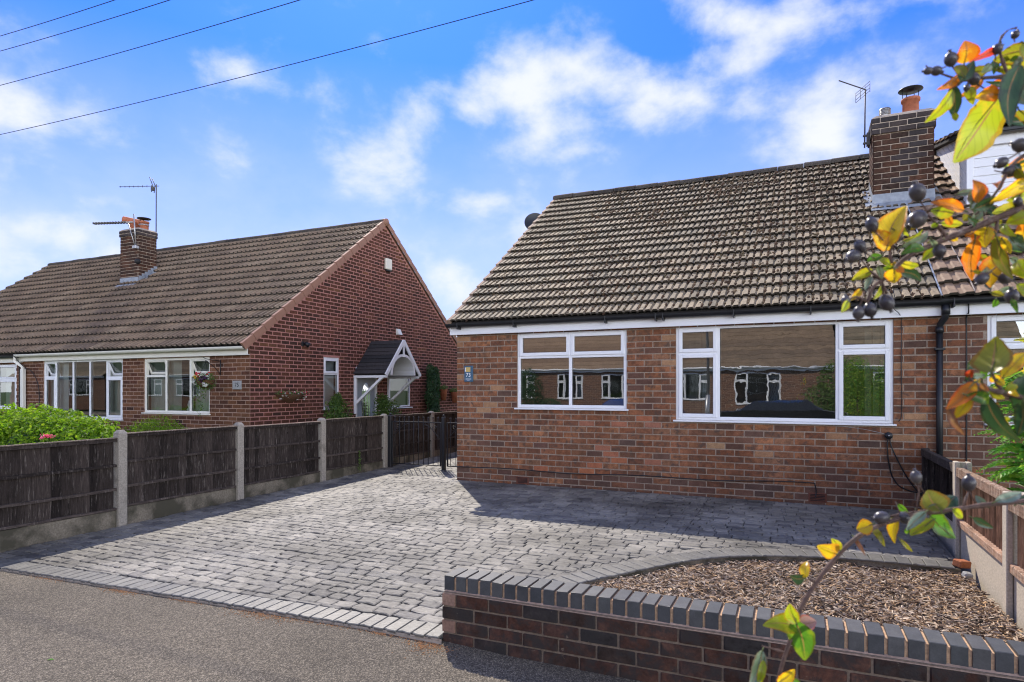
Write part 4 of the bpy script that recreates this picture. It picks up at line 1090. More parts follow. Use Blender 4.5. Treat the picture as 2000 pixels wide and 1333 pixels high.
# cables
def cable(name, pts, r, label, mat='black', cat='cable', parent=None):
    q = [Vector(p) for p in pts]; out = []
    for i in range(len(q) - 1):
        p0, p1, p2, p3 = q[max(i - 1, 0)], q[i], q[i + 1], q[min(i + 2, len(q) - 1)]
        for t in (0, .25, .5, .75):
            out.append(.5 * ((2 * p1) + (-p0 + p2) * t + (2 * p0 - 5 * p1 + 4 * p2 - p3) * t * t + (-p0 + 3 * p1 - 3 * p2 + p3) * t ** 3))
    out.append(q[-1]); o = MB().tube(out, r, 6).obj(name, M[mat], parent)
    if parent is None: tag(o, label, cat)
    return o
fy = 8.795
cable('wall_cable', [(-4.92, fy + .1, .225), (-4.915, fy, .222), (-4.0, fy, .236), (-3.0, fy, .215), (-2.0, fy, .245), (-1.0, fy, .235), (-.3, fy, .268), (.15, fy, .272), (.20, fy, .25), (.215, fy, .16), (.205, fy - .02, .10)], .007, 'black cable clipped low along the brown brick wall from the corner to the air brick')
jb = thing('junction_box', 'round dark grey junction box on the wall under the wide window', 'junction box', (.997, 8.8, .89))
MB().tube([(.997, 8.80, .89), (.997, 8.765, .89)], .042, 18).obj('cover', M['black'], jb)
MB().tube([(.997, 8.766, .89), (.997, 8.760, .89)], .008, 8).obj('screw', M['alu'], jb)
cable('flex', [(.99, fy - .01, .86), (.985, fy - .01, .70), (1.02, fy, .45), (1.10, fy, .30), (1.22, fy, .24), (1.36, fy, .20), (1.40, fy - .01, .05)], .008, 'black flex looping down the wall from the round box, the more bowed of the pair')
cable('flex', [(1.005, fy - .015, .86), (1.04, fy - .015, .72), (1.16, fy - .01, .45), (1.27, fy - .01, .27), (1.36, fy - .02, .16)], .008, 'straighter black flex running down from the round box to the fence corner')
cable('thin_wire', [(.40, fy, 1.0), (.7, fy, .965), (.85, fy, .935), (.96, fy, .91)], .003, 'thin pale wire below the wide window sill', 'alu', 'wire')
cable('drop_wire', [(1.02, 8.62, 2.62), (1.035, 8.56, 2.50), (1.03, 8.63, 2.40), (1.10, 8.70, 2.33), (1.13, fy, 2.24), (1.13, fy, 1.75), (1.135, fy, 1.3), (1.13, fy, 1.12), (1.10, fy, 1.06)], .0045, 'thin dark wire hanging from the gutter down the brickwork left of the black downpipe', 'black', 'wire')
cable('drop_wire', [(1.773, 8.70, 2.42), (1.773, 8.70, 2.31), (1.773, fy, 2.26), (1.775, fy, 1.6), (1.773, fy, .9), (1.774, fy, .2)], .008, 'straight black cable running down the wall right of the black downpipe', 'black', 'cable')

# house number plaque
pl = thing('house_number_plaque', 'blue slate plaque numbered 73 on the brown brick wall', 'sign', (-4.69, 8.8, 1.68))
MB(F73).bbox(-4.765, -4.618, -.034, -.008, 1.562, 1.812, .004).obj('board', M['blue_plaque'], pl)
MB(F73).bbox(-4.735, -4.655, -.042, -.0345, 1.715, 1.790, .003).obj('emblem', M['gold'], pl)
MB(F73).bbox(-4.75, -4.738, -.040, -.0345, 1.72, 1.785, .002).obj('emblem_edge', M['white_paint'], pl)
text_obj('73', .088, F73, -4.693, .0352, 1.665, M['white_paint'], pl)
MB(F73).box(-4.742, -4.642, -.0352, -.0343, 1.614, 1.617).obj('rule', M['white_paint'], pl)
MB(F73).box(-4.742, -4.642, -.0352, -.0343, 1.598, 1.601).obj('rule', M['white_paint'], pl)
MB(F73).box(-4.715, -4.668, -.0352, -.0343, 1.582, 1.585).obj('rule', M['white_paint'], pl)

# downpipe
dp = thing('downpipe', 'black plastic downpipe with swan neck between the two bungalows', 'downpipe', (1.505, 8.75, 0))
MB().tube([(1.55, 8.66, 2.41), (1.55, 8.66, 2.30), (1.545, 8.67, 2.27), (1.51, 8.74, 2.20), (1.505, 8.75, 2.16), (1.505, 8.75, 2.14)], .036, 12).obj('swan_neck', M['black'], dp)
MB().tube([(1.55, 8.66, 2.40), (1.55, 8.66, 2.30)], .044, 12).obj('outlet', M['black'], dp)
MB().tube([(1.505, 8.75, 2.15), (1.505, 8.75, .0)], .034, 12).obj('pipe', M['black'], dp)
MB().tube([(1.505, 8.75, 2.17), (1.505, 8.75, 2.10)], .042, 12).obj('socket', M['black'], dp)
MB().bbox(1.455, 1.555, 8.71, 8.80, 1.90, 1.925, .003).obj('pipe_clip', M['black'], dp)

# =================================================================== bungalow on the right (71)
h71 = thing('brick_bungalow', 'attached bungalow at the right with newer brown tiles and a white dormer', 'house', (4.7, 8.81, 0))
W3 = (1.972, 4.55, 1.06, 2.30)
wall = wall_slab(F73, 'front_wall', XP, XR, -.12, 2.44, [W3], M['mortar_grey'], h71, setback=-.0045)
P = Pieces('brick', wall, 180)
lay_bricks(P, F73, XP, 4.9, -.03, 29, lambda rr, u, z: (VDK if rr.random() < .35 else V73), [W3], seed=8, start_off=.06)
P.finish()
MB().box(XR - .25, XR, 9.06, yb, -.2, 2.44).obj('gable_wall', M['far_brick'], h71)
MB().box(XP, XR, yb - .25, yb, -.2, ze).obj('rear_wall', M['far_brick'], h71)
window(F73, h71, *W3, [(W3[0], 2.52, [(W3[2], TR1 + .03, 's'), (TR1 + .03, W3[3], 's')]), (2.52, 3.95, [(W3[2], W3[3], 'f')]), (3.95, W3[1], [(W3[2], TR1, 's'), (TR1, W3[3], 's')])])
fascia_gutter(F73, h71, XP - .008, XR, 2.297, 2.427, 'black', brackets=[1.62, 2.6], gz0=2.412, gr=.058)
roof = roof_sheet('roof', h71, XP - .03, XR, 8.62, roofz73(8.62), 13.37, roofz73(13.37), M['underlay'])
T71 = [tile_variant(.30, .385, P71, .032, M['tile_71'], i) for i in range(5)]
PT = Pieces('roof_tile', roof, 200); n71 = 17; G71 = (math.hypot(13.39 - 8.60, roofz73(13.39) - 2.475) - .03) / n71
tile_roof(PT, XP - .012, XR - .3, 8.60, 2.485, PITCH73, n71, G71, .30, T71, 9, skip=lambda x, y: (CH[0] < x < CH[1] + .05 and CH[2] - .1 < y < CH[3] - .2) or (x > 2.35 and y > 10.8))
PT.finish()
ridge_tiles(roof, XP - .02, XR, 13.40, roofz73(13.39) + .005, .125, M['ridge'], .45, 6)
MB().add([(XP - .036, 8.60, 2.515), (XP - .018, 8.60, 2.515), (XP - .018, 13.3, roofz73(13.3) + .04), (XP - .036, 13.3, roofz73(13.3) + .04)], [(0, 1, 2, 3)]).obj('joint_strip', M['lead'], roof)
roof_sheet('rear_roof', h71, XP - .03, XR, 18.2, 2.475, 13.42, roofz73(13.39), M['tile_71'])
# dormer
dm = MB(); DXL, DYF = 2.2, 10.86
dm.box(DXL + .02, 5.6, DYF + .02, 13.3, 3.6, 5.02); dor = dm.obj('dormer', M['upvc'], h71)
cb = Pieces('cladding_board', dor, 80)
bd = MB(); bd.add([(-.5, 0, 0), (.5, 0, 0), (.5, 0, .88), (-.5, 0, .88), (-.5, -.012, .05), (.5, -.012, .05), (.5, -.012, .82), (-.5, -.012, .82)],
   [(0, 1, 5, 4), (4, 5, 6, 7), (7, 6, 2, 3), (3, 0, 4, 7), (1, 2, 6, 5)])
bme = bd.mesh('cladding_board', M['upvc'])
z = 3.95
while z < 4.78:
    cb.add(bme, Matrix.Translation(((DXL + 5.6) / 2, DYF + .018, z)) @ Matrix.Diagonal((5.6 - DXL - .12, 1, .125, 1))); z += .125
# cheek boards laid parallel to the roof slope
Fc = frame_mtx((DXL + .018, 13.3, 0), (0, -1, 0), (-1, 0, 0))
ck = MB(); yA, yB = DYF + .02, 13.28
topz = lambda y: 5.06 + (y - DYF) * (5.62 - 5.06) / (13.2 - DYF)
k = 0
while True:
    off = k * .14
    lo = lambda y: roofz73(y) + .03 + off
    ya = yA
    yb_ = yB
    # board between lo and lo+.13, clipped by the top line
    a0, b0 = lo(ya), min(lo(ya) + .13, topz(ya))
    # find where lo meets topz
    sl = math.tan(PITCH73); st_ = (5.62 - 5.06) / (13.2 - DYF)
    ymax = min(yb_, (topz(0) - (roofz73(0) + .03 + off)) / (sl - st_)); ym2 = min(yb_, (topz(0) - (roofz73(0) + .16 + off)) / (sl - st_))
    if ymax <= ya + .02: break
    ym2 = max(ya, ym2); x_ = DXL + .004
    poly = [(ya, lo(ya)), (ymax, lo(ymax)), (ym2, min(topz(ym2), lo(ym2) + .13)), (ya, min(topz(ya), lo(ya) + .13))]
    bb = MB(); bb.add([(x_, y_, z_) for y_, z_ in poly] + [(x_ + .014, y_, z_) for y_, z_ in poly], [(0, 3, 2, 1), (4, 5, 6, 7), (0, 1, 5, 4), (1, 2, 6, 5), (2, 3, 7, 6), (3, 0, 4, 7)]); bb.obj('cheek_board', M['upvc'], dor)
    k += 1
cb.finish()
MB().bbox(DXL - .012, DXL + .07, DYF - .012, DYF + .06, 3.9, 4.86, .004).obj('corner_trim', M['upvc'], dor)
MB().bbox(DXL + .0, 5.6, DYF - .03, DYF + .016, 4.86, 5.03, .004).obj('dormer_fascia', M['upvc'], dor)
MB().bbox(DXL + .55, DXL + .57, DYF - .034, DYF - .0305, 4.87, 5.03, .001).obj('fascia_joint', M['upvc'], dor)
rfd = MB(); rfd.add([(DXL - .10, DYF - .14, 5.05), (5.7, DYF - .14, 5.05), (5.7, 13.3, 5.72), (DXL - .10, 13.3, 5.72), (DXL - .10, DYF - .14, 5.01), (5.7, DYF - .14, 5.01), (5.7, 13.3, 5.66), (DXL - .10, 13.3, 5.66)],
    [(0, 1, 2, 3), (7, 6, 5, 4), (0, 4, 5, 1), (1, 5, 6, 2), (2, 6, 7, 3), (3, 7, 4, 0)]); rfd.obj('dormer_roof', M['underlay'], dor)
PD = Pieces('dormer_tile', dor, 60); pd_ = math.atan2(.67, 13.3 - DYF + .14)
tile_roof(PD, DXL - .12, 5.7, DYF - .17, 5.06, pd_, 7, .36, .30, T71, 12); PD.finish()
MB().bbox(DXL - .1, 5.65, DYF - .16, DYF - .10, 4.985, 5.04, .01).obj('dormer_gutter', M['black'], dor)
window(frame_mtx((0, DYF + .004, 0), (1, 0, 0), (0, -1, 0)), dor.parent, 2.80, 4.6, 4.05, 4.75, [(2.80, 4.6, [(4.05, 4.75, 'f')])], gl='glass', name='dormer_window', sill=False, inset=-.03)
cable('roof_cable', [(1.78, 10.1, roofz73(10.1) + .05), (1.80, 9.6, roofz73(9.6) + .055), (1.815, 9.1, roofz73(9.1) + .055), (1.82, 8.75, roofz73(8.75) + .055), (1.815, 8.62, roofz73(8.62) + .05)], .008, 'pale cable lying down the newer brown roof tiles', 'cement', 'cable')

# satellite dish on the gable behind the verge
sd_ = thing('satellite_dish', 'dark grey satellite dish showing past the left verge of the mossy tiled roof', 'satellite dish', (-5.2, 13.0, 4.9))
mb = MB(); prof = [(0, 0), (.08, .006), (.16, .022), (.235, .05)]
Rm = Matrix.Translation((-5.30, 13.04, 5.12)) @ Matrix.Rotation(R(70), 4, 'X') @ Matrix.Rotation(R(20), 4, 'Y')
mb.X = Rm; mb.lathe(prof, n=24); mb.lathe([(r_, z_ - .006) for r_, z_ in prof[::-1]], n=24); mb.obj('dish', M['black_metal'], sd_)
MB().tube([(-4.95, 13.05, 4.95), (-5.2, 13.05, 4.95), (-5.27, 13.06, 5.10)], .018, 8).obj('arm', M['black_metal'], sd_)

# =================================================================== bungalow 75 and its twin
F75 = frame_mtx((0, 9.12, 0), (1, 0, 0), (0, -1, 0)); FG75 = frame_mtx((-9.65, 9.12, 0), (0, 1, 0), (1, 0, 0))
GX, PX, FX = -9.65, -16.95, -23.55
PITCH75 = math.atan2(5.72 - 2.27, 13.5 - 8.93)
def roofz75(y): return 2.27 + (min(y, 27.0 - y) - 8.93) * math.tan(PITCH75)
G0 = -.25
h75 = thing('brick_bungalow', 'dark red brick bungalow with pink-jointed gable and white door canopy beyond the left fence', 'house', (-12.5, 9.12, G0))
WB = (-12.69, -10.73, .95, 2.09); WA = (-16.2, -13.37, .785, 2.11)
wall = wall_slab(F75, 'front_wall', PX, GX, G0, 2.2, [WA, WB], M['mortar_75'], h75, setback=-.005)
P = Pieces('brick', wall, 190)
lay_bricks(P, F75, PX, GX, 2.13 - 26 * .0815, 27, lambda rr, u, z: V75F if rr.random() < .85 else V75, [WA, WB], seed=21, course=.0815, blen=.232)
P.finish()
gl = 18.0 - 9.12 + .0
GW1 = (11.20 - 9.12, 11.74 - 9.12, 1.0, 2.165); GD = (12.33 - 9.12, 13.18 - 9.12, G0, 1.98); GW2 = (13.62 - 9.12, 14.70 - 9.12, .96, 2.13)
yr = 13.5 - 9.12
gtop = [(0, 2.2), (gl, 2.2), (gl, roofz75(18.0) - .05), (yr, roofz75(13.5) - .07), (0, roofz75(9.12) - .05)]
gw = wall_slab(FG75, 'gable_wall', 0.0, gl, G0, 2.2, [GW1, GD, GW2], M['mortar_pink'], h75, top=gtop, setback=-.0062)
P = Pieces('brick', gw, 300)
def lim(z):
    zz = z + .1
    if zz < 2.25: return (0, gl)
    d = (zz - 2.27) / math.tan(PITCH75) + 8.93 - 9.12
    return (max(0, d), min(gl, 2 * yr - d)) if 2 * yr - d > d + .1 else None
lay_bricks(P, FG75, 0, gl, 2.13 - 26 * .0815, 27 + 46, lambda rr, u, z: (V75 if rr.random() < .93 else V75F), [GW1, GD, GW2], seed=31, course=.0815, blen=.232, joint=.0145, limit_u=lim)
P.finish()
MB().box(PX, GX - .26, 17.75, 18.0, G0, 2.2).obj('rear_wall', M['far_brick'], h75)
bw = .05
c = [WB[0], -12.03, -11.31, WB[1]]
window(F75, h75, *WB, [(c[0], c[1], [(WB[2], 1.72, 'f'), (1.72, WB[3], 'o')]), (c[1], c[2], [(WB[2], WB[3], 'f')]), (c[2], c[3], [(WB[2], 1.72, 'f'), (1.72, WB[3], 'o')])], upvc='upvc_cream', gl='glass_dim', label='three-light window with two open top lights',
       blinds=[('v', c[0] + .03, c[1] + .2, .97, 2.06, 'blind'), ('v', c[2] + .0, c[3] - .04, .97, 2.06, 'blind')])
c = [WA[0], -15.75, -15.12, -14.52, -13.93, WA[1]]
window(F75, h75, *WA, [(c[0], c[1], [(WA[2], 1.72, 's'), (1.72, WA[3], 'o')]), (c[1], c[2], [(WA[2], WA[3], 'f')]), (c[2], c[3], [(WA[2], WA[3], 'f')]), (c[3], c[4], [(WA[2], WA[3], 'f')]), (c[4], c[5], [(WA[2], 1.70, 's'), (1.70, WA[3], 'o')])], gl='glass_dim', label='five-light window with two open top lights',
       blinds=[('v', c[0] + .02, c[1] + .1, .8, 2.08, 'blind_grey'), ('v', c[4] - .1, c[5] - .03, .8, 2.08, 'blind')])
swan = thing('swan_ornament', 'small white swan ornament on the window sill inside the window with two open top lights', 'ornament', (-11.45, 9.27, .97))
mb = MB(); mb.lathe([(0, 0), (.06, .01), (.085, .05), (.06, .09), (0, .1)], (-11.45, 9.27, .97), 14); mb.obj('body', M['ceramic'], swan)
MB().tube([(-11.49, 9.27, 1.04), (-11.53, 9.27, 1.12), (-11.50, 9.27, 1.20), (-11.44, 9.27, 1.22), (-11.41, 9.27, 1.18)], [.022, .02, .018, .022, .008], 8).obj('neck', M['ceramic'], swan)
window(FG75, h75, *GW1, [(GW1[0], GW1[1], [(GW1[2], 1.79, 'f'), (1.79, GW1[3], 's')])], gl='glass_dim', blinds=[('r', GW1[0] + .03, GW1[1] - .03, 1.0, 2.14, 'blind_grey')], label='narrow side window with a grey blind', sillout=.06)
window(FG75, h75, *GW2, [(GW2[0], GW2[1], [(GW2[2], 1.78, 'f'), (1.78, GW2[3], 'o')])], gl='glass_dim', blinds=[('r', GW2[0] + .03, GW2[1] - .03, .98, 2.1, 'blind_grey')], label='side window with an open top light', sillout=.06)
# door
d = MB(FG75); d.bbox(GD[0], GD[0] + .06, -.01, .08, GD[2], GD[3], .004); d.bbox(GD[1] - .06, GD[1], -.01, .08, GD[2], GD[3], .004); d.bbox(GD[0] + .06, GD[1] - .06, -.009, .08, GD[3] - .06, GD[3], .004)
df = d.obj('door_frame', M['upvc'], h75)
d = MB(FG75); d.bbox(GD[0] + .06, GD[1] - .06, .02, .065, GD[2] + .05, GD[3] - .06, .006); d.obj('door', M['door_grey'], df)
d = MB(FG75); cx = (GD[0] + GD[1]) / 2; d.add([(cx + math.cos(t) * .17, .017, 1.1 + math.sin(t) * .5) for t in [2 * math.pi * i / 20 for i in range(20)]], [tuple(range(20))[::-1]]); d.obj('door_glass', M['glass'], df)
for q in range(3): MB(FG75).tube([(cx - .1 + .1 * q, .012, .75), (cx - .12 + .12 * q, .012, 1.1), (cx - .1 + .1 * q, .012, 1.45)], .006, 6).obj('leaded_pattern', M['alu'], df)
# canopy
cy0, cy1, ct = 12.27 - 9.12, 13.62 - 9.12, (12.27 + 13.62) / 2 - 9.12
cout, ez, tz = .95, 1.80, 2.62
cn = MB(FG75); cn.add([(ct, .0, tz), (ct, -cout, tz), (cy0 - .03, -cout, ez), (cy0 - .03, 0, ez), (cy1 + .03, -cout, ez), (cy1 + .03, 0, ez), (ct, 0, tz - .05), (ct, -cout, tz - .05), (cy0, -cout, ez - .03), (cy0, 0, ez - .03), (cy1, -cout, ez - .03), (cy1, 0, ez - .03)],
    [(0, 1, 2, 3), (0, 5, 4, 1), (6, 9, 8, 7), (6, 7, 10, 11), (1, 7, 8, 2), (1, 4, 10, 7)])
can = cn.obj('door_canopy', M['slate_dark'], h75, label='small gabled porch canopy with white bargeboards')
PC = Pieces('canopy_tile', can, 60); sl = math.hypot(ct - cy0, tz - ez)
tb = MB(); tb.add([(-.5, 0, .018), (.5, 0, .018), (.5, 1, .004), (-.5, 1, .004), (-.5, 0, 0), (.5, 0, 0)], [(0, 1, 2, 3), (4, 5, 1, 0)]); tme = tb.mesh('canopy_tile', M['slate_dark'])
for sgn in (-1, 1):
    for k in range(9):
        f = k / 9; p0 = Vector((ct + sgn * (ct - cy0 + .03) * (1 - f), -cout / 2, ez + (tz - ez) * f + .004))
        dirv = Vector((-sgn * (ct - cy0 + .03), 0, tz - ez)).normalized(); xx = Vector((0, -1, 0)) if sgn < 0 else Vector((0, 1, 0)); nn = xx.cross(dirv)
        m_ = Matrix.Identity(4)
        for r_ in range(3): m_[r_][0] = xx[r_] * (cout + .02); m_[r_][1] = dirv[r_] * sl / 8.4; m_[r_][2] = nn[r_]; m_[r_][3] = p0[r_]
        PC.add(tme, FG75 @ m_)
PC.finish()
def plank(name, F_, a, b, wd, th, mat, parent):
    a, b = Vector(a), Vector(b); d_ = (b - a).normalized(); side = Vector((0, 1, 0)); n_ = d_.cross(side).normalized(); vs = []
    for p in (a, b):
        for s1, s2 in ((-1, -1), (1, -1), (1, 1), (-1, 1)): vs.append(p + n_ * s1 * wd / 2 + side * s2 * th / 2)
    mb = MB(F_); mb.add(vs, [(0, 1, 2, 3), (7, 6, 5, 4), (0, 4, 5, 1), (1, 5, 6, 2), (2, 6, 7, 3), (3, 7, 4, 0)]); return mb.obj(name, M[mat], parent, fix=True)
yo = -cout - .012
plank('bargeboard', FG75, (cy0 - .06, yo, ez - .03), (ct, yo, tz - .01), .085, .03, 'upvc', can); plank('bargeboard', FG75, (cy1 + .06, yo, ez - .03), (ct, yo, tz - .012), .085, .031, 'upvc', can)
plank('king_post', FG75, (ct, yo + .002, tz - .08), (ct, yo + .002, tz - .40), .05, .025, 'upvc', can)
arc = [(ct - .46 * math.cos(t), yo + .004, ez - .02 + .46 * math.sin(t) ** .9 * .98) for t in [math.pi * i / 14 for i in range(15)]]
for i in range(14): pass
am = MB(FG75)
for i in range(14):
    a, b = Vector(arc[i]), Vector(arc[i + 1]); ra = Vector((ct, a.y, ez - .05)); oa = (a - ra).normalized() * .06; ob = (b - ra).normalized() * .06
    am.add([a, b, b + ob, a + oa, a + Vector((0, .03, 0)), b + Vector((0, .03, 0)), b + ob + Vector((0, .03, 0)), a + oa + Vector((0, .03, 0))], [(0, 1, 2, 3), (7, 6, 5, 4), (0, 4, 5, 1), (2, 6, 7, 3)])
am.obj('arch_rib', M['upvc'], can, fix=True)
vl = MB(FG75)
for i in range(14):
    a, b = Vector(arc[i]), Vector(arc[i + 1]); vl.add([a + Vector((0, .03, .0)), b + Vector((0, .03, 0)), Vector((b.x, 0, b.z)), Vector((a.x, 0, a.z))], [(0, 1, 2, 3)], 0, True)
vl.obj('vaulted_lining', M['upvc'], can)
for yy_ in (cy0, cy1):
    q = MB(FG75); q.bbox(yy_ - .03, yy_ + .03, -cout, -.01, ez - .09, ez - .032, .004); q.obj('wall_plate', M['upvc'], can)
    q = MB(FG75); q.bbox(yy_ - .03, yy_ + .03, -.075, -.015, .85, ez - .092, .004); q.obj('wall_post', M['upvc'], can)
    a, b = Vector((yy_, -.06, 1.10)), Vector((yy_, -cout + .12, ez - .07)); dd = (b - a).normalized(); nrm = Vector((1, 0, 0)); s_ = dd.cross(nrm)
    vs = [p + nrm * i * .028 + s_ * j * .03 for p in (a, b) for i, j in ((-1, -1), (1, -1), (1, 1), (-1, 1))]
    q = MB(FG75); q.add(vs, [(0, 1, 2, 3), (7, 6, 5, 4), (0, 4, 5, 1), (1, 5, 6, 2), (2, 6, 7, 3), (3, 7, 4, 0)]); q.obj('brace', M['upvc'], can, fix=True)
# fascia, gutter and roof
fascia_gutter(F75, h75, -16.98, GX + .0, 2.105, 2.235, 'upvc_cream', white='upvc_cream', gz0=2.205, gr=.06, out=.07, goff=.16)
roof = roof_sheet('roof', h75, PX, GX + .03, 8.95, roofz75(8.95), 13.48, roofz75(13.48), M['underlay'])
roof_sheet('rear_roof', h75, PX, GX + .03, 18.07, 2.27, 13.52, roofz75(13.48), M['tile_75'])
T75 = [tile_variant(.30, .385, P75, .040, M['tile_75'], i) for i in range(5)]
CH75 = (-17.19, -16.45, 11.66, 12.19)
n75 = 17; G75 = (math.hypot(13.5 - 8.93, roofz75(13.5) - 2.27) - .03) / n75
PT = Pieces('roof_tile', roof, 300)
sk75 = lambda x, y: CH75[0] < x < CH75[1] and CH75[2] - .05 < y < CH75[3] - .15
tile_roof(PT, PX, GX + .0, 8.92, 2.278, PITCH75, n75, G75, .30, T75, 15, skip=sk75); PT.finish()
ridge_tiles(roof, PX, GX + .02, 13.5, roofz75(13.5) - .005, .12, M['ridge'], .45, 8)
# dry verge caps down both slopes of the gable
vc = MB(); vc.add([(-.035, 0, .062), (.032, 0, .062), (.035, 0, .056), (.035, 0, -.095), (-.035, 1, .048), (.028, 1, .048), (.031, 1, .042), (.031, 1, -.085)], [(0, 1, 5, 4), (1, 2, 6, 5), (2, 3, 7, 6), (0, 3, 2, 1)])
vme75 = vc.mesh('verge_cap', M['verge']); PV = Pieces('verge_cap', roof, 60)
for k in range(n75):
    y = 8.90 + k * G75 * math.cos(PITCH75); z = 2.27 + k * G75 * math.sin(PITCH75)
    PV.add(vme75, Matrix.Translation((GX + .035, y, z)) @ Matrix.Rotation(PITCH75, 4, 'X') @ Matrix.Diagonal((1, G75 * .975, 1, 1)))
PV.finish(); rb = []
vb = MB(); vb.add([(-.035, 0, .062), (.035, 0, .062), (.035, 0, -.07), (-.035, 1, .048), (.031, 1, .048), (.031, 1, -.08)], [(0, 3, 4, 1), (1, 4, 5, 2), (0, 1, 2)])
vmeb = vb.mesh('verge_cap', M['verge']); PV = Pieces('verge_cap', roof, 60)
for k in range(n75):
    y = 18.10 - k * G75 * math.cos(PITCH75); z = 2.27 + k * G75 * math.sin(PITCH75)
    PV.add(vmeb, Matrix.Translation((GX + .035, y, z)) @ Matrix.Rotation(math.pi - PITCH75, 4, 'X') @ Matrix.Diagonal((1, G75 * 1.01, -1, 1)))
PV.finish()
MB().tube([(GX - .04, 13.5, roofz75(13.5) - .01), (GX + .08, 13.5, roofz75(13.5) - .01)], .10, 12).obj('ridge_end_cap', M['verge'], roof)

# things fixed to the gable
ab = thing('alarm_box', 'cream burglar alarm box high on the dark red gable', 'alarm box', (GX + .03, 13.63, 4.6))
MB(FG75).bbox(13.48 - 9.12, 13.74 - 9.12, -.075, -.005, 4.52, 4.80, .015).obj('case', M['cream_box'], ab)
MB(FG75).bbox(13.50 - 9.12, 13.72 - 9.12, -.07, -.01, 4.475, 4.518, .012).obj('strobe', M['black'], ab)
vn = thing('flue_vent', 'small white hooded vent on the gable above the door canopy', 'vent', (GX + .03, 14.07, 2.95))
q = MB(FG75); a_, b_ = 14.0 - 9.12, 14.16 - 9.12
q.add([(a_, 0, 2.88), (b_, 0, 2.88), (b_, 0, 3.04), (a_, 0, 3.04), (a_, -.11, 2.88), (b_, -.11, 2.88), (b_, -.04, 3.03), (a_, -.04, 3.03)], [(0, 4, 7, 3), (1, 2, 6, 5), (4, 5, 6, 7), (3, 7, 6, 2), (0, 1, 5, 4)]); q.obj('hood', M['upvc_cream'], vn)
MB(FG75).box(a_ + .02, b_ - .02, -.09, -.02, 2.872, 2.879).obj('grille', M['gasket'], vn)
sl_ = thing('security_light', 'small black security light on the gable above the trough of flowers', 'light', (GX + .04, 10.55, 2.40))
MB(FG75).bbox(10.50 - 9.12, 10.56 - 9.12, -.03, -.003, 2.36, 2.46, .004).obj('back_plate', M['black'], sl_)
MB(FG75).tube([(10.57 - 9.12, -.03, 2.43), (10.62 - 9.12, -.12, 2.38)], [.04, .055], 14).obj('lamp_head', M['black'], sl_)
pq = thing('house_number_plaque', 'pale grey stone plaque numbered 75 beside the hanging basket', 'sign', (-9.97, 9.1, 1.52))
MB(F75).bbox(-10.09, -9.857, -.028, -.006, 1.44, 1.61, .004).obj('board', M['stone'], pq)
text_obj('75', .115, F75, -9.972, .0285, 1.525, M['black_paint'], pq)

# chimney of the pair
s = chimney(h75, *CH75, 4.1, 5.84, VCH, seed=14, corbel=2, label='brown brick chimney stack with two red pots')
lead_soaker(s, *CH75, roofz75)
pot(s, (-17.02, 11.95, 5.84), .12, .30); pot(s, (-16.63, 11.95, 5.84), .12, .27)
hc = MB(); hc.tube([(-17.28, 11.80, 6.21), (-16.92, 12.02, 6.13), (-16.76, 12.1, 6.10)], [.095, .09, .085], 14, cap=False); hc.tube([(-17.02, 11.95, 6.10), (-17.02, 11.95, 6.17)], .09, 12); hc.obj('horizontal_cowl', M['terracotta'], s)
hc = MB(); hc.lathe([(0, .03), (.18, .012), (.18, 0), (0, -.01)], (-16.63, 11.95, 6.19), 16)
for t in (.5, 2.6, 4.7): hc.tube([(-16.63 + .1 * math.cos(t), 11.95 + .1 * math.sin(t), 6.09), (-16.63 + .12 * math.cos(t), 11.95 + .12 * math.sin(t), 6.19)], .01, 5)
hc.obj('rain_cap', M['ridge'], s)
cl_ = MB(); cl_.lathe([(.125, .16), (.135, .165), (.135, .185), (.125, .19)], (-16.63, 11.95, 5.84), 14); cl_.obj('pot_band', M['alu'], s)
# aerials
a1 = thing('tv_aerial', 'tall dark television aerial on a straight mast behind the two-pot chimney', 'aerial', (-16.5, 12.15, 5.9))
MB().tube([(-16.50, 12.22, 5.6), (-16.49, 12.22, 7.22)], .016, 6).obj('mast', M['aerial_dark'], a1)
mb = MB(); yagi(mb, (-17.75, 12.0, 7.25), (-16.42, 12.25, 7.17), 9, .07, vert=True, r=.008)
mb.tube([(-16.74, 12.2, 7.45), (-16.62, 12.2, 7.21), (-16.66, 12.2, 7.02)], .012, 5); mb.tube([(-16.70, 12.25, 7.42), (-16.58, 12.25, 7.2), (-16.62, 12.25, 7.0)], .012, 5); mb.bbox(-16.68, -16.58, 12.18, 12.26, 7.06, 7.16, .01); mb.obj('boom', M['aerial_dark'], a1)
a2 = thing('tv_aerial', 'pale grey television aerial pointing left across the front of the two-pot chimney', 'aerial', (-16.45, 11.6, 5.3))
MB().tube([(-16.47, 11.60, 5.35), (-16.50, 11.56, 6.22)], .018, 6).obj('mast', M['alu'], a2)
mb = MB(); mb.tube([(-17.75, 11.3, 6.02), (-16.55, 11.56, 6.0)], .022, 6)
for i in range(12): 
    p_ = Vector((-17.75, 11.3, 6.02)).lerp(Vector((-16.75, 11.5, 5.99)), i / 11); mb.bbox(p_.x - .02, p_.x + .02, p_.y - .05, p_.y + .05, p_.z - .016, p_.z + .036, .004, 1)
mb.obj('boom', [M['alu'], M['aerial_dark']], a2)
mb = MB(); mb.tube([(-16.52, 11.6, 5.38), (-16.72, 11.56, 5.98)], .014, 6); mb.bbox(-16.56, -16.42, 11.55, 11.66, 5.28, 5.36, .006); mb.obj('clamp', M['alu'], a2)
MB().lathe([(0, -.07), (.07, -.04), (.08, .02), (.05, .07), (0, .08)], (-16.40, 11.60, 4.92), 12).obj('amplifier', M['gasket'], a2)

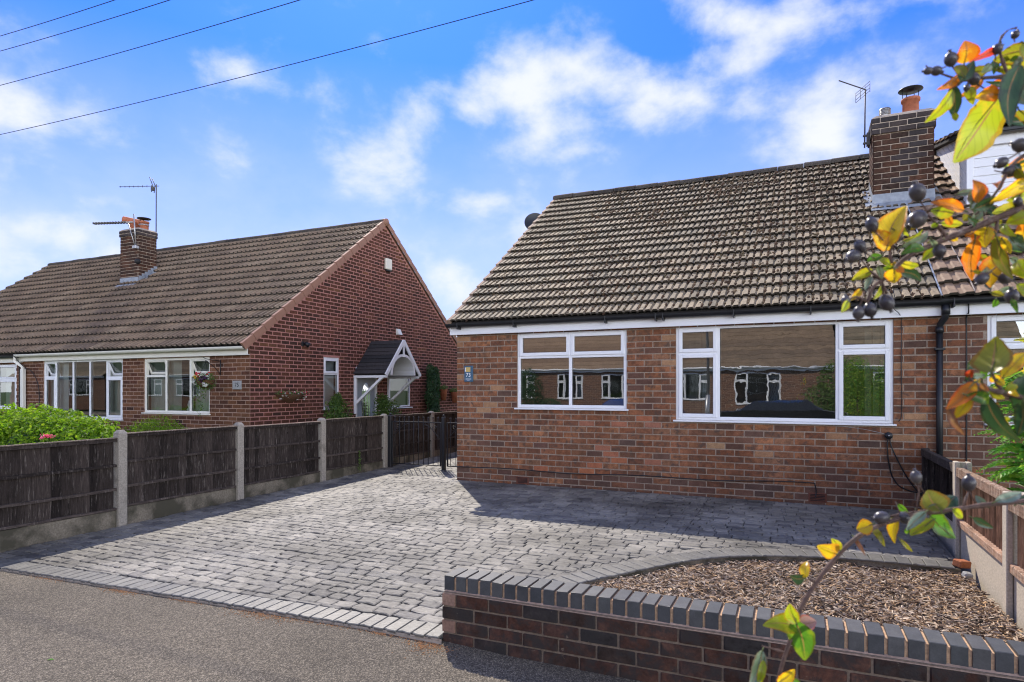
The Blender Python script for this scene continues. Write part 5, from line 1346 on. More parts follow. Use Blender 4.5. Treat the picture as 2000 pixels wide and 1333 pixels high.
# 77
h77 = thing('brick_bungalow', 'attached bungalow at the far left behind the bright green hedge', 'house', (-20, 9.12, G0))
WC = (-19.9, -17.27, .95, 2.06)
wall = wall_slab(F75, 'front_wall', FX, PX, G0, 2.2, [WC], M['mortar_75'], h77)
P = Pieces('brick', wall, 60); lay_bricks(P, F75, -20.5, PX, 2.13 - 26 * .0815, 27, lambda rr, u, z: V75F, [WC], seed=41, course=.0815, blen=.232); P.finish()
MB().box(FX, FX + .25, 9.37, 18, G0, 2.2).obj('gable_wall', M['far_brick'], h77); MB().box(FX, PX, 17.75, 18, G0, 2.2).obj('rear_wall', M['far_brick'], h77)
window(F75, h77, *WC, [(WC[0], -18.1, [(WC[2], WC[3], 'f')]), (-18.1, WC[1], [(WC[2], 1.68, 's'), (1.68, WC[3], 's')])], gl='glass', blinds=[('v', -18.0, WC[1] - .05, .97, 2.03, 'blind')])
fascia_gutter(F75, h77, FX, -17.0, 2.085, 2.215, 'black', white='upvc_cream', gz0=2.19, gr=.05, out=.07, goff=.14)
roof = roof_sheet('roof', h77, FX, PX, 8.95, roofz75(8.95), 13.48, roofz75(13.48), M['underlay'])
roof_sheet('rear_roof', h77, FX, PX, 18.07, 2.27, 13.52, roofz75(13.48), M['tile_75'])
PT = Pieces('roof_tile', roof, 220); tile_roof(PT, FX, PX, 8.92, 2.272, PITCH75, n75, G75, .30, T75, 16, skip=sk75); PT.finish()
ridge_tiles(roof, FX - .02, PX, 13.5, roofz75(13.5) - .005, .12, M['ridge'], .45, 9)
dp = thing('downpipe', 'square white downpipe at the join of the two left bungalows', 'downpipe', (-16.86, 9.07, 0))
MB().tube([(-17.05, 8.97, 2.22), (-17.05, 8.97, 2.10), (-16.90, 9.05, 1.98), (-16.88, 9.06, 1.90)], .04, 4, smooth=False).obj('swan_neck', M['upvc_cream'], dp)
MB().bbox(-16.93, -16.83, 9.01, 9.09, -.25, 1.93, .008).obj('pipe', M['upvc_cream'], dp)
cable('drop_wire', [(-17.15, 9.0, 2.15), (-17.13, 9.1, 2.0), (-17.12, 9.1, 1.2), (-17.12, 9.1, .3)], .015, 'black cable running down beside the square white downpipe', 'black', 'cable')
cable('drop_wire', [(-17.0, 8.9, 2.26), (-16.8, 9.0, 2.0), (-16.6, 9.10, 1.85), (-16.38, 9.10, 1.55), (-16.33, 9.10, 1.2), (-16.33, 9.10, .4)], .007, 'thin looped wire on the red brick right of the square white downpipe', 'black', 'wire')

# coordinates of the wires and of the berry shrub, in metres
WIRES = [
    ('highest of the four overhead wires, crossing only the top left corner of the sky', (-25.2639, 10.5729, 11.8622), (-9.2567, 8.4479, 9.2586), 0.1),
    ('thinner second overhead wire from the top, in the top left of the sky', (-25.2639, 10.5729, 11.4144), (-8.3346, 8.8623, 9.2249), 0.1),
    ('third overhead wire from the top, leaving the sky left of the middle', (-25.2639, 10.5729, 10.3604), (-6.1606, 9.8393, 9.1849), 0.1),
    ('lowest and longest overhead wire, crossing above both chimneys of the left bungalow', (-25.2639, 10.5729, 8.9127), (-2.3455, 11.5539, 9.1059), 0.16)]
TWIGS = [
    ([(0.2071, 0.707, 1.739), (0.1844, 0.6968, 1.7291), (0.17, 0.6904, 1.7259), (0.1535, 0.683, 1.7246), (0.1412, 0.6774, 1.7237), (0.1338, 0.6741, 1.7219), (0.1247, 0.67, 1.7246), (0.1144, 0.6654, 1.7286)], 0.0022, 0.0008),
    ([(0.17, 0.6904, 1.7259), (0.1638, 0.6876, 1.7435), (0.163, 0.6872, 1.7571), (0.1692, 0.69, 1.7661), (0.1762, 0.6931, 1.7684)], 0.0012, 0.0006),
    ([(0.1338, 0.6741, 1.7219), (0.1272, 0.6711, 1.7165), (0.1255, 0.6704, 1.7128)], 0.001, 0.0006),
    ([(0.223, 0.7361, 1.6324), (0.1931, 0.7227, 1.6175), (0.1675, 0.7112, 1.6067), (0.1462, 0.7016, 1.5969), (0.1292, 0.6939, 1.5894), (0.1164, 0.6882, 1.5833), (0.0993, 0.6805, 1.5754), (0.0865, 0.6748, 1.566), (0.0788, 0.6713, 1.5552), (0.0703, 0.6675, 1.5492), (0.063, 0.6642, 1.5426), (0.0588, 0.6623, 1.5295), (0.0566, 0.6613, 1.5248)], 0.0033, 0.0011),
    ([(0.0788, 0.6713, 1.5646), (0.0771, 0.6705, 1.574), (0.0801, 0.6719, 1.5833)], 0.0014, 0.0008),
    ([(0.1249, 0.692, 1.588), (0.1164, 0.6882, 1.5997), (0.1087, 0.6847, 1.609)], 0.0016, 0.0008),
    ([(0.1675, 0.7112, 1.6067), (0.1654, 0.7102, 1.5903), (0.1697, 0.7121, 1.5716), (0.1718, 0.7131, 1.5576)], 0.0014, 0.0008),
    ([(0.2145, 0.7323, 1.6652), (0.1931, 0.7227, 1.6652), (0.1782, 0.716, 1.6535), (0.1675, 0.7112, 1.6324), (0.1569, 0.7064, 1.6184), (0.1484, 0.7026, 1.609)], 0.002, 0.0009),
    ([(0.0588, 0.6623, 1.5295), (0.0481, 0.6575, 1.5342), (0.0417, 0.6546, 1.5295)], 0.001, 0.0006),
    ([(0.0703, 0.6675, 1.5492), (0.0745, 0.6694, 1.5365)], 0.001, 0.0006),
    ([(0.0703, 0.6675, 1.5492), (0.0609, 0.6632, 1.5576), (0.0524, 0.6594, 1.5693)], 0.001, 0.0006),
    ([(0.1886, 0.6329, 1.4339), (0.1665, 0.623, 1.4419), (0.1481, 0.6147, 1.4468), (0.1371, 0.6098, 1.45), (0.1279, 0.6056, 1.454), (0.1235, 0.6037, 1.4589)], 0.0024, 0.001),
    ([(0.1481, 0.6147, 1.4468), (0.1426, 0.6123, 1.456), (0.14, 0.6111, 1.4629)], 0.0014, 0.0008),
    ([(0.1371, 0.6098, 1.45), (0.1352, 0.609, 1.444)], 0.001, 0.0006),
    ([(0.2384, 0.7869, 1.3475), (0.2065, 0.7725, 1.341), (0.1745, 0.7582, 1.3375), (0.1472, 0.7459, 1.3335), (0.1244, 0.7356, 1.33), (0.1016, 0.7254, 1.327), (0.0788, 0.7151, 1.319), (0.0605, 0.7069, 1.31), (0.0446, 0.6998, 1.297), (0.0286, 0.6926, 1.2775), (0.0149, 0.6864, 1.2575), (0.004, 0.6815, 1.2375), (-0.0033, 0.6782, 1.2125), (-0.0102, 0.6752, 1.1925), (-0.017, 0.6721, 1.1635), (-0.0206, 0.6705, 1.12)], 0.0023, 0.0019),
    ([(0.1244, 0.7356, 1.33), (0.1061, 0.7274, 1.33), (0.0833, 0.7172, 1.325)], 0.0016, 0.0008),
    ([(0.0446, 0.6998, 1.297), (0.0377, 0.6967, 1.291)], 0.0008, 0.0006),
    ([(0.0172, 0.6875, 1.26), (0.0095, 0.684, 1.265)], 0.0008, 0.0006),
    ([(-0.0102, 0.6752, 1.1925), (-0.0216, 0.67, 1.196), (-0.0316, 0.6655, 1.199)], 0.001, 0.0006),
    ([(0.1472, 0.7459, 1.3335), (0.1517, 0.7479, 1.3475), (0.1531, 0.7485, 1.3525)], 0.0009, 0.0006),
    ([(0.1061, 0.7274, 1.33), (0.1084, 0.7285, 1.35), (0.1061, 0.7274, 1.3575)], 0.0007, 0.0005),
    ([(0.84, 0.4, 1.85), (0.2071, 0.707, 1.739)], 0.005, 0.0024),
    ([(0.93, 0.4, 1.6), (0.223, 0.7361, 1.6324)], 0.005, 0.0034),
    ([(0.93, 0.4, 1.6), (0.2145, 0.7323, 1.6652)], 0.005, 0.002),
    ([(0.93, 0.4, 1.3), (0.1886, 0.6329, 1.4339)], 0.005, 0.0026),
    ([(0.93, 0.4, 1.2), (0.2384, 0.7869, 1.3475)], 0.005, 0.0028)]
LEAVES = [
    ((0.1346, 0.6764, 1.7381), (0.1335, 0.669, 1.7546), 0.0205, 'orange'),
    ((0.165, 0.6927, 1.7548), (0.1381, 0.6772, 1.7387), 0.0074, 'red'),
    ((0.1272, 0.6521, 1.7134), (0.1384, 0.6604, 1.7321), 0.0132, 'dgreen'),
    ((0.1433, 0.6932, 1.7354), (0.1569, 0.6865, 1.735), 0.011, 'olive'),
    ((0.1272, 0.6595, 1.7203), (0.1087, 0.6448, 1.706), 0.0086, 'orange'),
    ((0.1253, 0.6689, 1.7132), (0.1044, 0.6726, 1.6893), 0.0117, 'ygreen'),
    ((0.1253, 0.6692, 1.7169), (0.1275, 0.6791, 1.6915), 0.0127, 'dgreen'),
    ((0.1228, 0.6538, 1.6873), (0.1252, 0.6585, 1.6817), 0.0057, 'ygreen'),
    ((0.1533, 0.699, 1.7295), (0.1321, 0.693, 1.7129), 0.007, 'orange'),
    ((0.1398, 0.6874, 1.721), (0.1442, 0.6899, 1.7052), 0.0109, 'ygreen'),
    ((0.1575, 0.6656, 1.7016), (0.1394, 0.662, 1.7004), 0.0142, 'orange'),
    ((0.1645, 0.6919, 1.7109), (0.1277, 0.6821, 1.6531), 0.0373, 'ygreen'),
    ((0.1731, 0.6712, 1.7259), (0.1637, 0.6617, 1.6715), 0.0189, 'dgreen'),
    ((0.1861, 0.6964, 1.7484), (0.1598, 0.6942, 1.7444), 0.0195, 'olive'),
    ((0.1915, 0.7166, 1.7431), (0.1647, 0.7103, 1.7416), 0.017, 'olive'),
    ((0.1743, 0.7107, 1.6928), (0.1917, 0.7242, 1.6959), 0.0111, 'dgreen'),
    ((0.18, 0.708, 1.7166), (0.1905, 0.71, 1.7173), 0.012, 'ygreen'),
    ((0.1702, 0.7095, 1.7257), (0.1554, 0.7014, 1.7288), 0.005, 'dgreen'),
    ((0.1307, 0.655, 1.7176), (0.1264, 0.6631, 1.7318), 0.0095, 'olive'),
    ((0.1686, 0.6773, 1.7199), (0.1798, 0.6728, 1.6917), 0.0143, 'grey'),
    ((0.1774, 0.6909, 1.695), (0.1894, 0.7085, 1.6839), 0.0126, 'olive'),
    ((0.179, 0.6857, 1.7505), (0.1857, 0.692, 1.7365), 0.0115, 'ygreen'),
    ((0.0744, 0.6643, 1.579), (0.0901, 0.6715, 1.6157), 0.0271, 'yellow'),
    ((0.0793, 0.6752, 1.5799), (0.0617, 0.6634, 1.5959), 0.0173, 'yellow'),
    ((0.0907, 0.6943, 1.5885), (0.1077, 0.7042, 1.6), 0.0068, 'ygreen'),
    ((0.0899, 0.6951, 1.5839), (0.1127, 0.7101, 1.5994), 0.0088, 'grey'),
    ((0.1212, 0.7119, 1.5883), (0.109, 0.7158, 1.5726), 0.0125, 'ygreen'),
    ((0.1032, 0.6675, 1.5747), (0.0843, 0.6635, 1.5706), 0.0099, 'green'),
    ((0.0813, 0.6928, 1.5659), (0.0709, 0.6976, 1.5749), 0.0083, 'ygreen'),
    ((0.0633, 0.6674, 1.559), (0.0465, 0.6705, 1.5513), 0.0102, 'ygreen'),
    ((0.0789, 0.6587, 1.5573), (0.0796, 0.6646, 1.5453), 0.0149, 'yellow'),
    ((0.0844, 0.677, 1.5666), (0.1029, 0.6941, 1.5644), 0.0081, 'ygreen'),
    ((0.0806, 0.6529, 1.5571), (0.0856, 0.6495, 1.5525), 0.0069, 'orange'),
    ((0.0859, 0.696, 1.5612), (0.1081, 0.7153, 1.553), 0.0104, 'dgreen'),
    ((0.0543, 0.6735, 1.5426), (0.0436, 0.6578, 1.5307), 0.0072, 'yellow'),
    ((0.0411, 0.639, 1.5285), (0.0356, 0.6342, 1.5178), 0.0069, 'ygreen'),
    ((0.0629, 0.6759, 1.5539), (0.0568, 0.6678, 1.5407), 0.0067, 'grey'),
    ((0.1342, 0.6762, 1.6077), (0.1095, 0.6749, 1.6175), 0.0108, 'orange'),
    ((0.1259, 0.6725, 1.6054), (0.1083, 0.6676, 1.6089), 0.0127, 'ygreen'),
    ((0.1226, 0.6836, 1.6072), (0.128, 0.6917, 1.5993), 0.007, 'orange'),
    ((0.1237, 0.7126, 1.6066), (0.1444, 0.7319, 1.608), 0.0084, 'ygreen'),
    ((0.1623, 0.7307, 1.6218), (0.1469, 0.7239, 1.6058), 0.0094, 'grey'),
    ((0.1407, 0.6806, 1.6135), (0.147, 0.6784, 1.6302), 0.0108, 'grey'),
    ((0.1448, 0.6804, 1.6148), (0.1421, 0.6818, 1.6355), 0.0127, 'orange'),
    ((0.1466, 0.6977, 1.6136), (0.1627, 0.697, 1.6221), 0.012, 'dgreen'),
    ((0.1877, 0.7052, 1.6336), (0.1568, 0.6942, 1.6161), 0.0138, 'yellow'),
    ((0.1959, 0.74, 1.6601), (0.1708, 0.7167, 1.6454), 0.0104, 'yellow'),
    ((0.1971, 0.7446, 1.6343), (0.1781, 0.7311, 1.6262), 0.0125, 'ygreen'),
    ((0.1915, 0.7166, 1.6077), (0.1753, 0.7198, 1.6018), 0.017, 'ygreen'),
    ((0.1857, 0.7202, 1.6186), (0.1624, 0.7087, 1.6104), 0.0121, 'ygreen'),
    ((0.1592, 0.7116, 1.5988), (0.1589, 0.7153, 1.5807), 0.0224, 'yellow'),
    ((0.1474, 0.7074, 1.5938), (0.1409, 0.706, 1.5909), 0.0092, 'orange'),
    ((0.1484, 0.7029, 1.5866), (0.1481, 0.7143, 1.551), 0.0162, 'orange'),
    ((0.1701, 0.722, 1.5744), (0.1627, 0.7169, 1.5438), 0.0215, 'orange'),
    ((0.1636, 0.7007, 1.5875), (0.1751, 0.6989, 1.5481), 0.014, 'olive'),
    ((0.1917, 0.723, 1.6046), (0.1885, 0.7341, 1.5799), 0.0202, 'orange'),
    ((0.1652, 0.6887, 1.582), (0.1722, 0.6931, 1.5696), 0.0078, 'yellow'),
    ((0.1779, 0.7193, 1.5902), (0.1901, 0.7226, 1.5765), 0.0152, 'dgreen'),
    ((0.1835, 0.7234, 1.5669), (0.19, 0.7137, 1.5494), 0.0153, 'ygreen'),
    ((0.1774, 0.6963, 1.543), (0.1883, 0.7047, 1.5266), 0.0118, 'ygreen'),
    ((0.0701, 0.6659, 1.5713), (0.0585, 0.664, 1.5663), 0.0091, 'green'),
    ((0.0666, 0.6593, 1.5611), (0.0701, 0.6656, 1.5498), 0.007, 'grey'),
    ((0.0944, 0.6888, 1.5974), (0.1105, 0.7014, 1.6073), 0.0062, 'yellow'),
    ((0.1666, 0.6915, 1.5951), (0.1733, 0.6819, 1.5824), 0.0088, 'ygreen'),
    ((0.1663, 0.7309, 1.6093), (0.1786, 0.7411, 1.6007), 0.0073, 'grey'),
    ((0.1483, 0.7006, 1.5992), (0.1401, 0.6904, 1.6041), 0.0071, 'dgreen'),
    ((0.1802, 0.709, 1.6486), (0.1906, 0.7161, 1.6401), 0.009, 'olive'),
    ((0.1317, 0.6869, 1.6254), (0.1456, 0.6895, 1.6281), 0.007, 'grey'),
    ((0.0707, 0.6719, 1.5442), (0.0635, 0.6652, 1.532), 0.0051, 'ygreen'),
    ((0.1771, 0.7101, 1.5312), (0.1807, 0.7064, 1.5181), 0.006, 'green'),
    ((0.1337, 0.5875, 1.4624), (0.1391, 0.5971, 1.4901), 0.031, 'olive'),
    ((0.1502, 0.626, 1.459), (0.1683, 0.636, 1.4789), 0.0133, 'yellow'),
    ((0.1243, 0.5919, 1.4547), (0.1036, 0.5776, 1.4344), 0.0128, 'orange'),
    ((0.1216, 0.5914, 1.4468), (0.1114, 0.5948, 1.4268), 0.0111, 'yellow'),
    ((0.1078, 0.5938, 1.436), (0.1177, 0.59, 1.4144), 0.0061, 'brown'),
    ((0.1178, 0.5836, 1.4453), (0.134, 0.5962, 1.4382), 0.011, 'green'),
    ((0.1331, 0.6007, 1.4452), (0.1575, 0.607, 1.409), 0.0155, 'dgreen'),
    ((0.1657, 0.6199, 1.46), (0.1591, 0.6257, 1.4317), 0.0269, 'dgreen'),
    ((0.1578, 0.6046, 1.4402), (0.1569, 0.6136, 1.4133), 0.0127, 'dgreen'),
    ((0.1417, 0.6184, 1.4508), (0.1469, 0.6165, 1.4451), 0.0071, 'ygreen'),
    ((0.1248, 0.6021, 1.4532), (0.1335, 0.6161, 1.4574), 0.0061, 'yellow'),
    ((0.1393, 0.5942, 1.4563), (0.1424, 0.5883, 1.4523), 0.0059, 'yellow'),
    ((0.1462, 0.6003, 1.448), (0.1536, 0.6044, 1.4532), 0.0068, 'ygreen'),
    ((0.1295, 0.6212, 1.4604), (0.1409, 0.6344, 1.4613), 0.0063, 'grey'),
    ((0.1213, 0.593, 1.4587), (0.1212, 0.5846, 1.4648), 0.006, 'red'),
    ((0.1479, 0.6209, 1.4276), (0.1527, 0.6311, 1.4103), 0.007, 'ygreen'),
    ((0.1263, 0.5982, 1.446), (0.119, 0.6029, 1.4561), 0.0052, 'grey'),
    ((0.1511, 0.6069, 1.45), (0.1537, 0.5984, 1.4442), 0.006, 'yellow'),
    ((0.1302, 0.5967, 1.4548), (0.1365, 0.6072, 1.448), 0.0068, 'brown'),
    ((0.0348, 0.6917, 1.2899), (0.0175, 0.6799, 1.2987), 0.0193, 'yellow'),
    ((0.0375, 0.6926, 1.2934), (0.0302, 0.6872, 1.3053), 0.0086, 'ygreen'),
    ((0.0654, 0.6941, 1.3209), (0.0525, 0.6993, 1.3138), 0.0169, 'yellow'),
    ((0.0688, 0.7301, 1.3111), (0.0786, 0.7215, 1.2945), 0.0072, 'olive'),
    ((0.0916, 0.7423, 1.319), (0.091, 0.752, 1.292), 0.0123, 'yellow'),
    ((0.0933, 0.7414, 1.2998), (0.1052, 0.745, 1.2868), 0.0044, 'olive'),
    ((0.1257, 0.7241, 1.3331), (0.116, 0.7309, 1.3511), 0.0265, 'olive'),
    ((0.1345, 0.755, 1.3264), (0.1461, 0.7666, 1.3417), 0.0166, 'dgreen'),
    ((0.1191, 0.7341, 1.3258), (0.1419, 0.7486, 1.3029), 0.0205, 'green'),
    ((0.1195, 0.7265, 1.3233), (0.0988, 0.7116, 1.3096), 0.015, 'ygreen'),
    ((0.1112, 0.7107, 1.3333), (0.0933, 0.6955, 1.3173), 0.0105, 'grey'),
    ((0.1146, 0.7219, 1.3356), (0.1321, 0.7321, 1.3387), 0.0096, 'grey'),
    ((0.1716, 0.7369, 1.3432), (0.1962, 0.7561, 1.3508), 0.0115, 'grey'),
    ((0.1583, 0.7594, 1.3224), (0.1795, 0.7795, 1.3102), 0.0093, 'dgreen'),
    ((0.1734, 0.7751, 1.3321), (0.1652, 0.7825, 1.3416), 0.0089, 'grey'),
    ((0.0072, 0.6863, 1.2641), (0.0087, 0.6975, 1.2781), 0.0109, 'yellow'),
    ((0.0068, 0.6936, 1.2631), (-0.0069, 0.6746, 1.2685), 0.0121, 'dgreen'),
    ((-0.0006, 0.6707, 1.224), (-0.0068, 0.6593, 1.2454), 0.0149, 'ygreen'),
    ((-0.0006, 0.6806, 1.2156), (-0.0309, 0.6712, 1.2172), 0.0206, 'ygreen'),
    ((0.0013, 0.6996, 1.2125), (0.0172, 0.7044, 1.2173), 0.0178, 'pink'),
    ((-0.0019, 0.6719, 1.2263), (0.0067, 0.6787, 1.1866), 0.0267, 'green'),
    ((-0.0319, 0.6813, 1.188), (-0.0431, 0.6697, 1.1535), 0.0155, 'grey'),
    ((-0.0303, 0.6785, 1.1802), (-0.0359, 0.6754, 1.155), 0.0088, 'ygreen'),
    ((-0.0167, 0.659, 1.1681), (-0.0023, 0.6615, 1.1829), 0.0127, 'yellow'),
    ((-0.0127, 0.6879, 1.1592), (0.0059, 0.6972, 1.1511), 0.011, 'green'),
    ((0.0514, 0.7156, 1.3023), (0.0609, 0.7112, 1.2865), 0.0044, 'brown'),
    ((0.1989, 0.7826, 1.3353), (0.2139, 0.8004, 1.3422), 0.011, 'dgreen'),
    ((0.1337, 0.7182, 1.3362), (0.1443, 0.7315, 1.3264), 0.0084, 'ygreen'),
    ((0.1705, 0.6818, 1.7048), (0.1789, 0.6862, 1.7027), 0.0057, 'olive'),
    ((0.172, 0.723, 1.7237), (0.1773, 0.7141, 1.7097), 0.0049, 'ygreen'),
    ((0.1817, 0.7017, 1.7429), (0.1716, 0.6942, 1.7414), 0.0061, 'green'),
    ((0.1644, 0.6936, 1.7354), (0.1762, 0.7046, 1.7373), 0.0051, 'ygreen'),
    ((0.1537, 0.674, 1.7321), (0.1466, 0.6744, 1.7265), 0.0085, 'grey'),
    ((0.1809, 0.695, 1.7413), (0.1716, 0.6898, 1.7327), 0.0061, 'grey'),
    ((0.1716, 0.6965, 1.7176), (0.1841, 0.7136, 1.7187), 0.0067, 'ygreen'),
    ((0.1867, 0.7162, 1.7192), (0.1881, 0.7245, 1.713), 0.0052, 'olive'),
    ((0.1779, 0.7, 1.7233), (0.1851, 0.6963, 1.7142), 0.0045, 'orange'),
    ((0.1683, 0.6839, 1.7181), (0.1655, 0.6917, 1.7149), 0.0087, 'green'),
    ((0.1862, 0.7203, 1.726), (0.1902, 0.7099, 1.7097), 0.0078, 'yellow'),
    ((0.1768, 0.7206, 1.7262), (0.1876, 0.7268, 1.7195), 0.0098, 'ygreen'),
    ((0.1631, 0.7026, 1.7477), (0.1735, 0.7007, 1.7444), 0.007, 'grey'),
    ((0.1919, 0.7316, 1.7348), (0.2047, 0.7464, 1.7369), 0.0059, 'grey'),
    ((0.1741, 0.7206, 1.733), (0.162, 0.7189, 1.7283), 0.0084, 'orange'),
    ((0.165, 0.7148, 1.7522), (0.1654, 0.7172, 1.7403), 0.0075, 'dgreen'),
    ((0.1583, 0.6871, 1.7138), (0.168, 0.7034, 1.7112), 0.0094, 'olive'),
    ((0.1756, 0.6936, 1.7271), (0.1809, 0.691, 1.7169), 0.0058, 'olive'),
    ((0.1841, 0.7163, 1.7445), (0.1755, 0.7103, 1.7403), 0.0072, 'orange'),
    ((0.1811, 0.716, 1.7448), (0.1683, 0.7097, 1.7384), 0.0082, 'ygreen'),
    ((0.1851, 0.7146, 1.7352), (0.1865, 0.7255, 1.7266), 0.0071, 'olive'),
    ((0.1823, 0.7122, 1.7485), (0.1813, 0.7022, 1.7364), 0.0094, 'dgreen'),
    ((0.1854, 0.7512, 1.6327), (0.1927, 0.7525, 1.6291), 0.005, 'orange'),
    ((0.1497, 0.7179, 1.6221), (0.1514, 0.7056, 1.6116), 0.0067, 'green'),
    ((0.1679, 0.7253, 1.5805), (0.1683, 0.7156, 1.5685), 0.0101, 'grey'),
    ((0.1993, 0.7667, 1.6309), (0.1861, 0.7502, 1.6241), 0.008, 'dgreen'),
    ((0.1716, 0.7544, 1.5547), (0.1694, 0.7431, 1.5445), 0.0088, 'dgreen'),
    ((0.1667, 0.7406, 1.5751), (0.1551, 0.7411, 1.5743), 0.0077, 'ygreen'),
    ((0.1819, 0.7585, 1.6192), (0.1714, 0.7439, 1.6079), 0.0059, 'dgreen'),
    ((0.1524, 0.7181, 1.5967), (0.1499, 0.7158, 1.586), 0.0078, 'orange'),
    ((0.1537, 0.7166, 1.6238), (0.15, 0.7112, 1.6113), 0.0077, 'grey'),
    ((0.1653, 0.7248, 1.54), (0.1752, 0.7254, 1.5368), 0.0061, 'olive'),
    ((0.1692, 0.7378, 1.577), (0.1682, 0.7282, 1.5665), 0.0096, 'yellow'),
    ((0.1816, 0.7347, 1.5729), (0.1896, 0.7427, 1.5699), 0.0087, 'grey'),
    ((0.1998, 0.7506, 1.621), (0.1886, 0.7463, 1.6131), 0.0093, 'olive'),
    ((0.1563, 0.7229, 1.606), (0.1606, 0.7367, 1.6025), 0.0092, 'grey'),
    ((0.1781, 0.7452, 1.5732), (0.1701, 0.752, 1.5646), 0.0087, 'dgreen'),
    ((0.1487, 0.7257, 1.6139), (0.1433, 0.723, 1.6086), 0.0091, 'olive'),
    ((0.1688, 0.7241, 1.6109), (0.1591, 0.7096, 1.6072), 0.0075, 'dgreen'),
    ((0.1784, 0.7263, 1.6146), (0.1699, 0.7188, 1.6123), 0.0098, 'ygreen'),
    ((0.1544, 0.7421, 1.5794), (0.1609, 0.7339, 1.5735), 0.0099, 'orange'),
    ((0.1924, 0.7601, 1.6346), (0.2101, 0.7795, 1.6307), 0.0107, 'olive'),
    ((0.1723, 0.7443, 1.5547), (0.1665, 0.7507, 1.5555), 0.005, 'yellow'),
    ((0.1672, 0.7314, 1.5832), (0.179, 0.7316, 1.5769), 0.0059, 'dgreen'),
    ((0.1863, 0.7392, 1.5906), (0.1953, 0.7525, 1.5806), 0.0088, 'green'),
    ((0.1656, 0.7305, 1.5907), (0.1768, 0.7261, 1.5864), 0.0062, 'green'),
    ((0.1583, 0.7337, 1.6128), (0.1611, 0.7255, 1.6023), 0.0057, 'ygreen'),
    ((0.1652, 0.7124, 1.6093), (0.1722, 0.7209, 1.603), 0.0063, 'ygreen'),
    ((0.1647, 0.7183, 1.5887), (0.179, 0.7218, 1.5859), 0.0058, 'yellow'),
    ((0.1676, 0.7458, 1.6248), (0.1767, 0.7439, 1.6175), 0.0095, 'dgreen'),
    ((0.1697, 0.7273, 1.5337), (0.1677, 0.7298, 1.5264), 0.0062, 'green'),
    ((0.1469, 0.7028, 1.5577), (0.1598, 0.7133, 1.5564), 0.0046, 'ygreen'),
    ((0.1732, 0.7347, 1.5824), (0.1764, 0.7319, 1.5722), 0.0066, 'dgreen'),
    ((0.1632, 0.7221, 1.5622), (0.1507, 0.7056, 1.5525), 0.0082, 'grey'),
    ((0.1949, 0.7559, 1.6244), (0.1847, 0.7428, 1.6165), 0.0088, 'grey'),
    ((0.185, 0.7385, 1.5446), (0.1703, 0.7303, 1.54), 0.0068, 'grey'),
    ((0.1098, 0.6761, 1.5846), (0.1167, 0.6911, 1.5783), 0.0057, 'grey'),
    ((0.0816, 0.6879, 1.5685), (0.0844, 0.6845, 1.5615), 0.0058, 'yellow'),
    ((0.1153, 0.6768, 1.5989), (0.1121, 0.6885, 1.5979), 0.0049, 'green'),
    ((0.0833, 0.6908, 1.567), (0.0903, 0.683, 1.5607), 0.0046, 'dgreen'),
    ((0.084, 0.6753, 1.6022), (0.0897, 0.6676, 1.5911), 0.0053, 'ygreen'),
    ((0.0835, 0.6859, 1.5628), (0.073, 0.6888, 1.5631), 0.0064, 'green'),
    ((0.0798, 0.6652, 1.5937), (0.0933, 0.6807, 1.5901), 0.0038, 'ygreen'),
    ((0.1302, 0.7168, 1.5962), (0.1392, 0.7246, 1.5911), 0.0063, 'yellow'),
    ((0.1211, 0.6884, 1.5861), (0.1141, 0.6935, 1.5822), 0.0039, 'dgreen'),
    ((0.1064, 0.7132, 1.5865), (0.1063, 0.7199, 1.581), 0.0048, 'dgreen'),
    ((0.1161, 0.7208, 1.5926), (0.117, 0.7173, 1.5851), 0.0054, 'olive'),
    ((0.0933, 0.7052, 1.5879), (0.102, 0.7151, 1.5851), 0.0042, 'olive'),
    ((0.1818, 0.6825, 1.4441), (0.195, 0.699, 1.4399), 0.0065, 'olive'),
    ((0.1468, 0.6259, 1.4365), (0.1385, 0.6342, 1.4295), 0.0085, 'dgreen'),
    ((0.1746, 0.6703, 1.4746), (0.177, 0.6593, 1.4669), 0.0045, 'dgreen'),
    ((0.142, 0.6424, 1.4535), (0.1331, 0.629, 1.4448), 0.0079, 'dgreen'),
    ((0.1784, 0.6823, 1.453), (0.1851, 0.6978, 1.4441), 0.0086, 'dgreen'),
    ((0.1671, 0.644, 1.4564), (0.1756, 0.6609, 1.4501), 0.0064, 'olive'),
    ((0.1801, 0.6809, 1.4612), (0.1915, 0.6925, 1.4598), 0.0062, 'dgreen'),
    ((0.1596, 0.674, 1.4758), (0.151, 0.657, 1.4705), 0.0044, 'ygreen'),
    ((0.1607, 0.6319, 1.4572), (0.1667, 0.6264, 1.4554), 0.0067, 'dgreen'),
    ((0.1519, 0.6569, 1.4584), (0.1602, 0.6544, 1.4554), 0.0047, 'dgreen'),
    ((0.1566, 0.665, 1.4383), (0.1559, 0.6755, 1.4331), 0.0044, 'orange'),
    ((0.1389, 0.6338, 1.4684), (0.1399, 0.6356, 1.4577), 0.0066, 'green'),
    ((0.1403, 0.6553, 1.4752), (0.132, 0.6521, 1.466), 0.0089, 'dgreen'),
    ((0.1723, 0.6666, 1.4252), (0.1608, 0.653, 1.4248), 0.0075, 'dgreen'),
    ((0.1822, 0.6831, 1.4475), (0.1741, 0.6782, 1.4431), 0.0067, 'dgreen'),
    ((0.1381, 0.6481, 1.4596), (0.1312, 0.6563, 1.4586), 0.0085, 'dgreen'),
    ((0.1328, 0.6482, 1.4461), (0.1209, 0.6324, 1.4435), 0.0056, 'dgreen'),
    ((0.1454, 0.6396, 1.4493), (0.1548, 0.6389, 1.442), 0.0073, 'olive'),
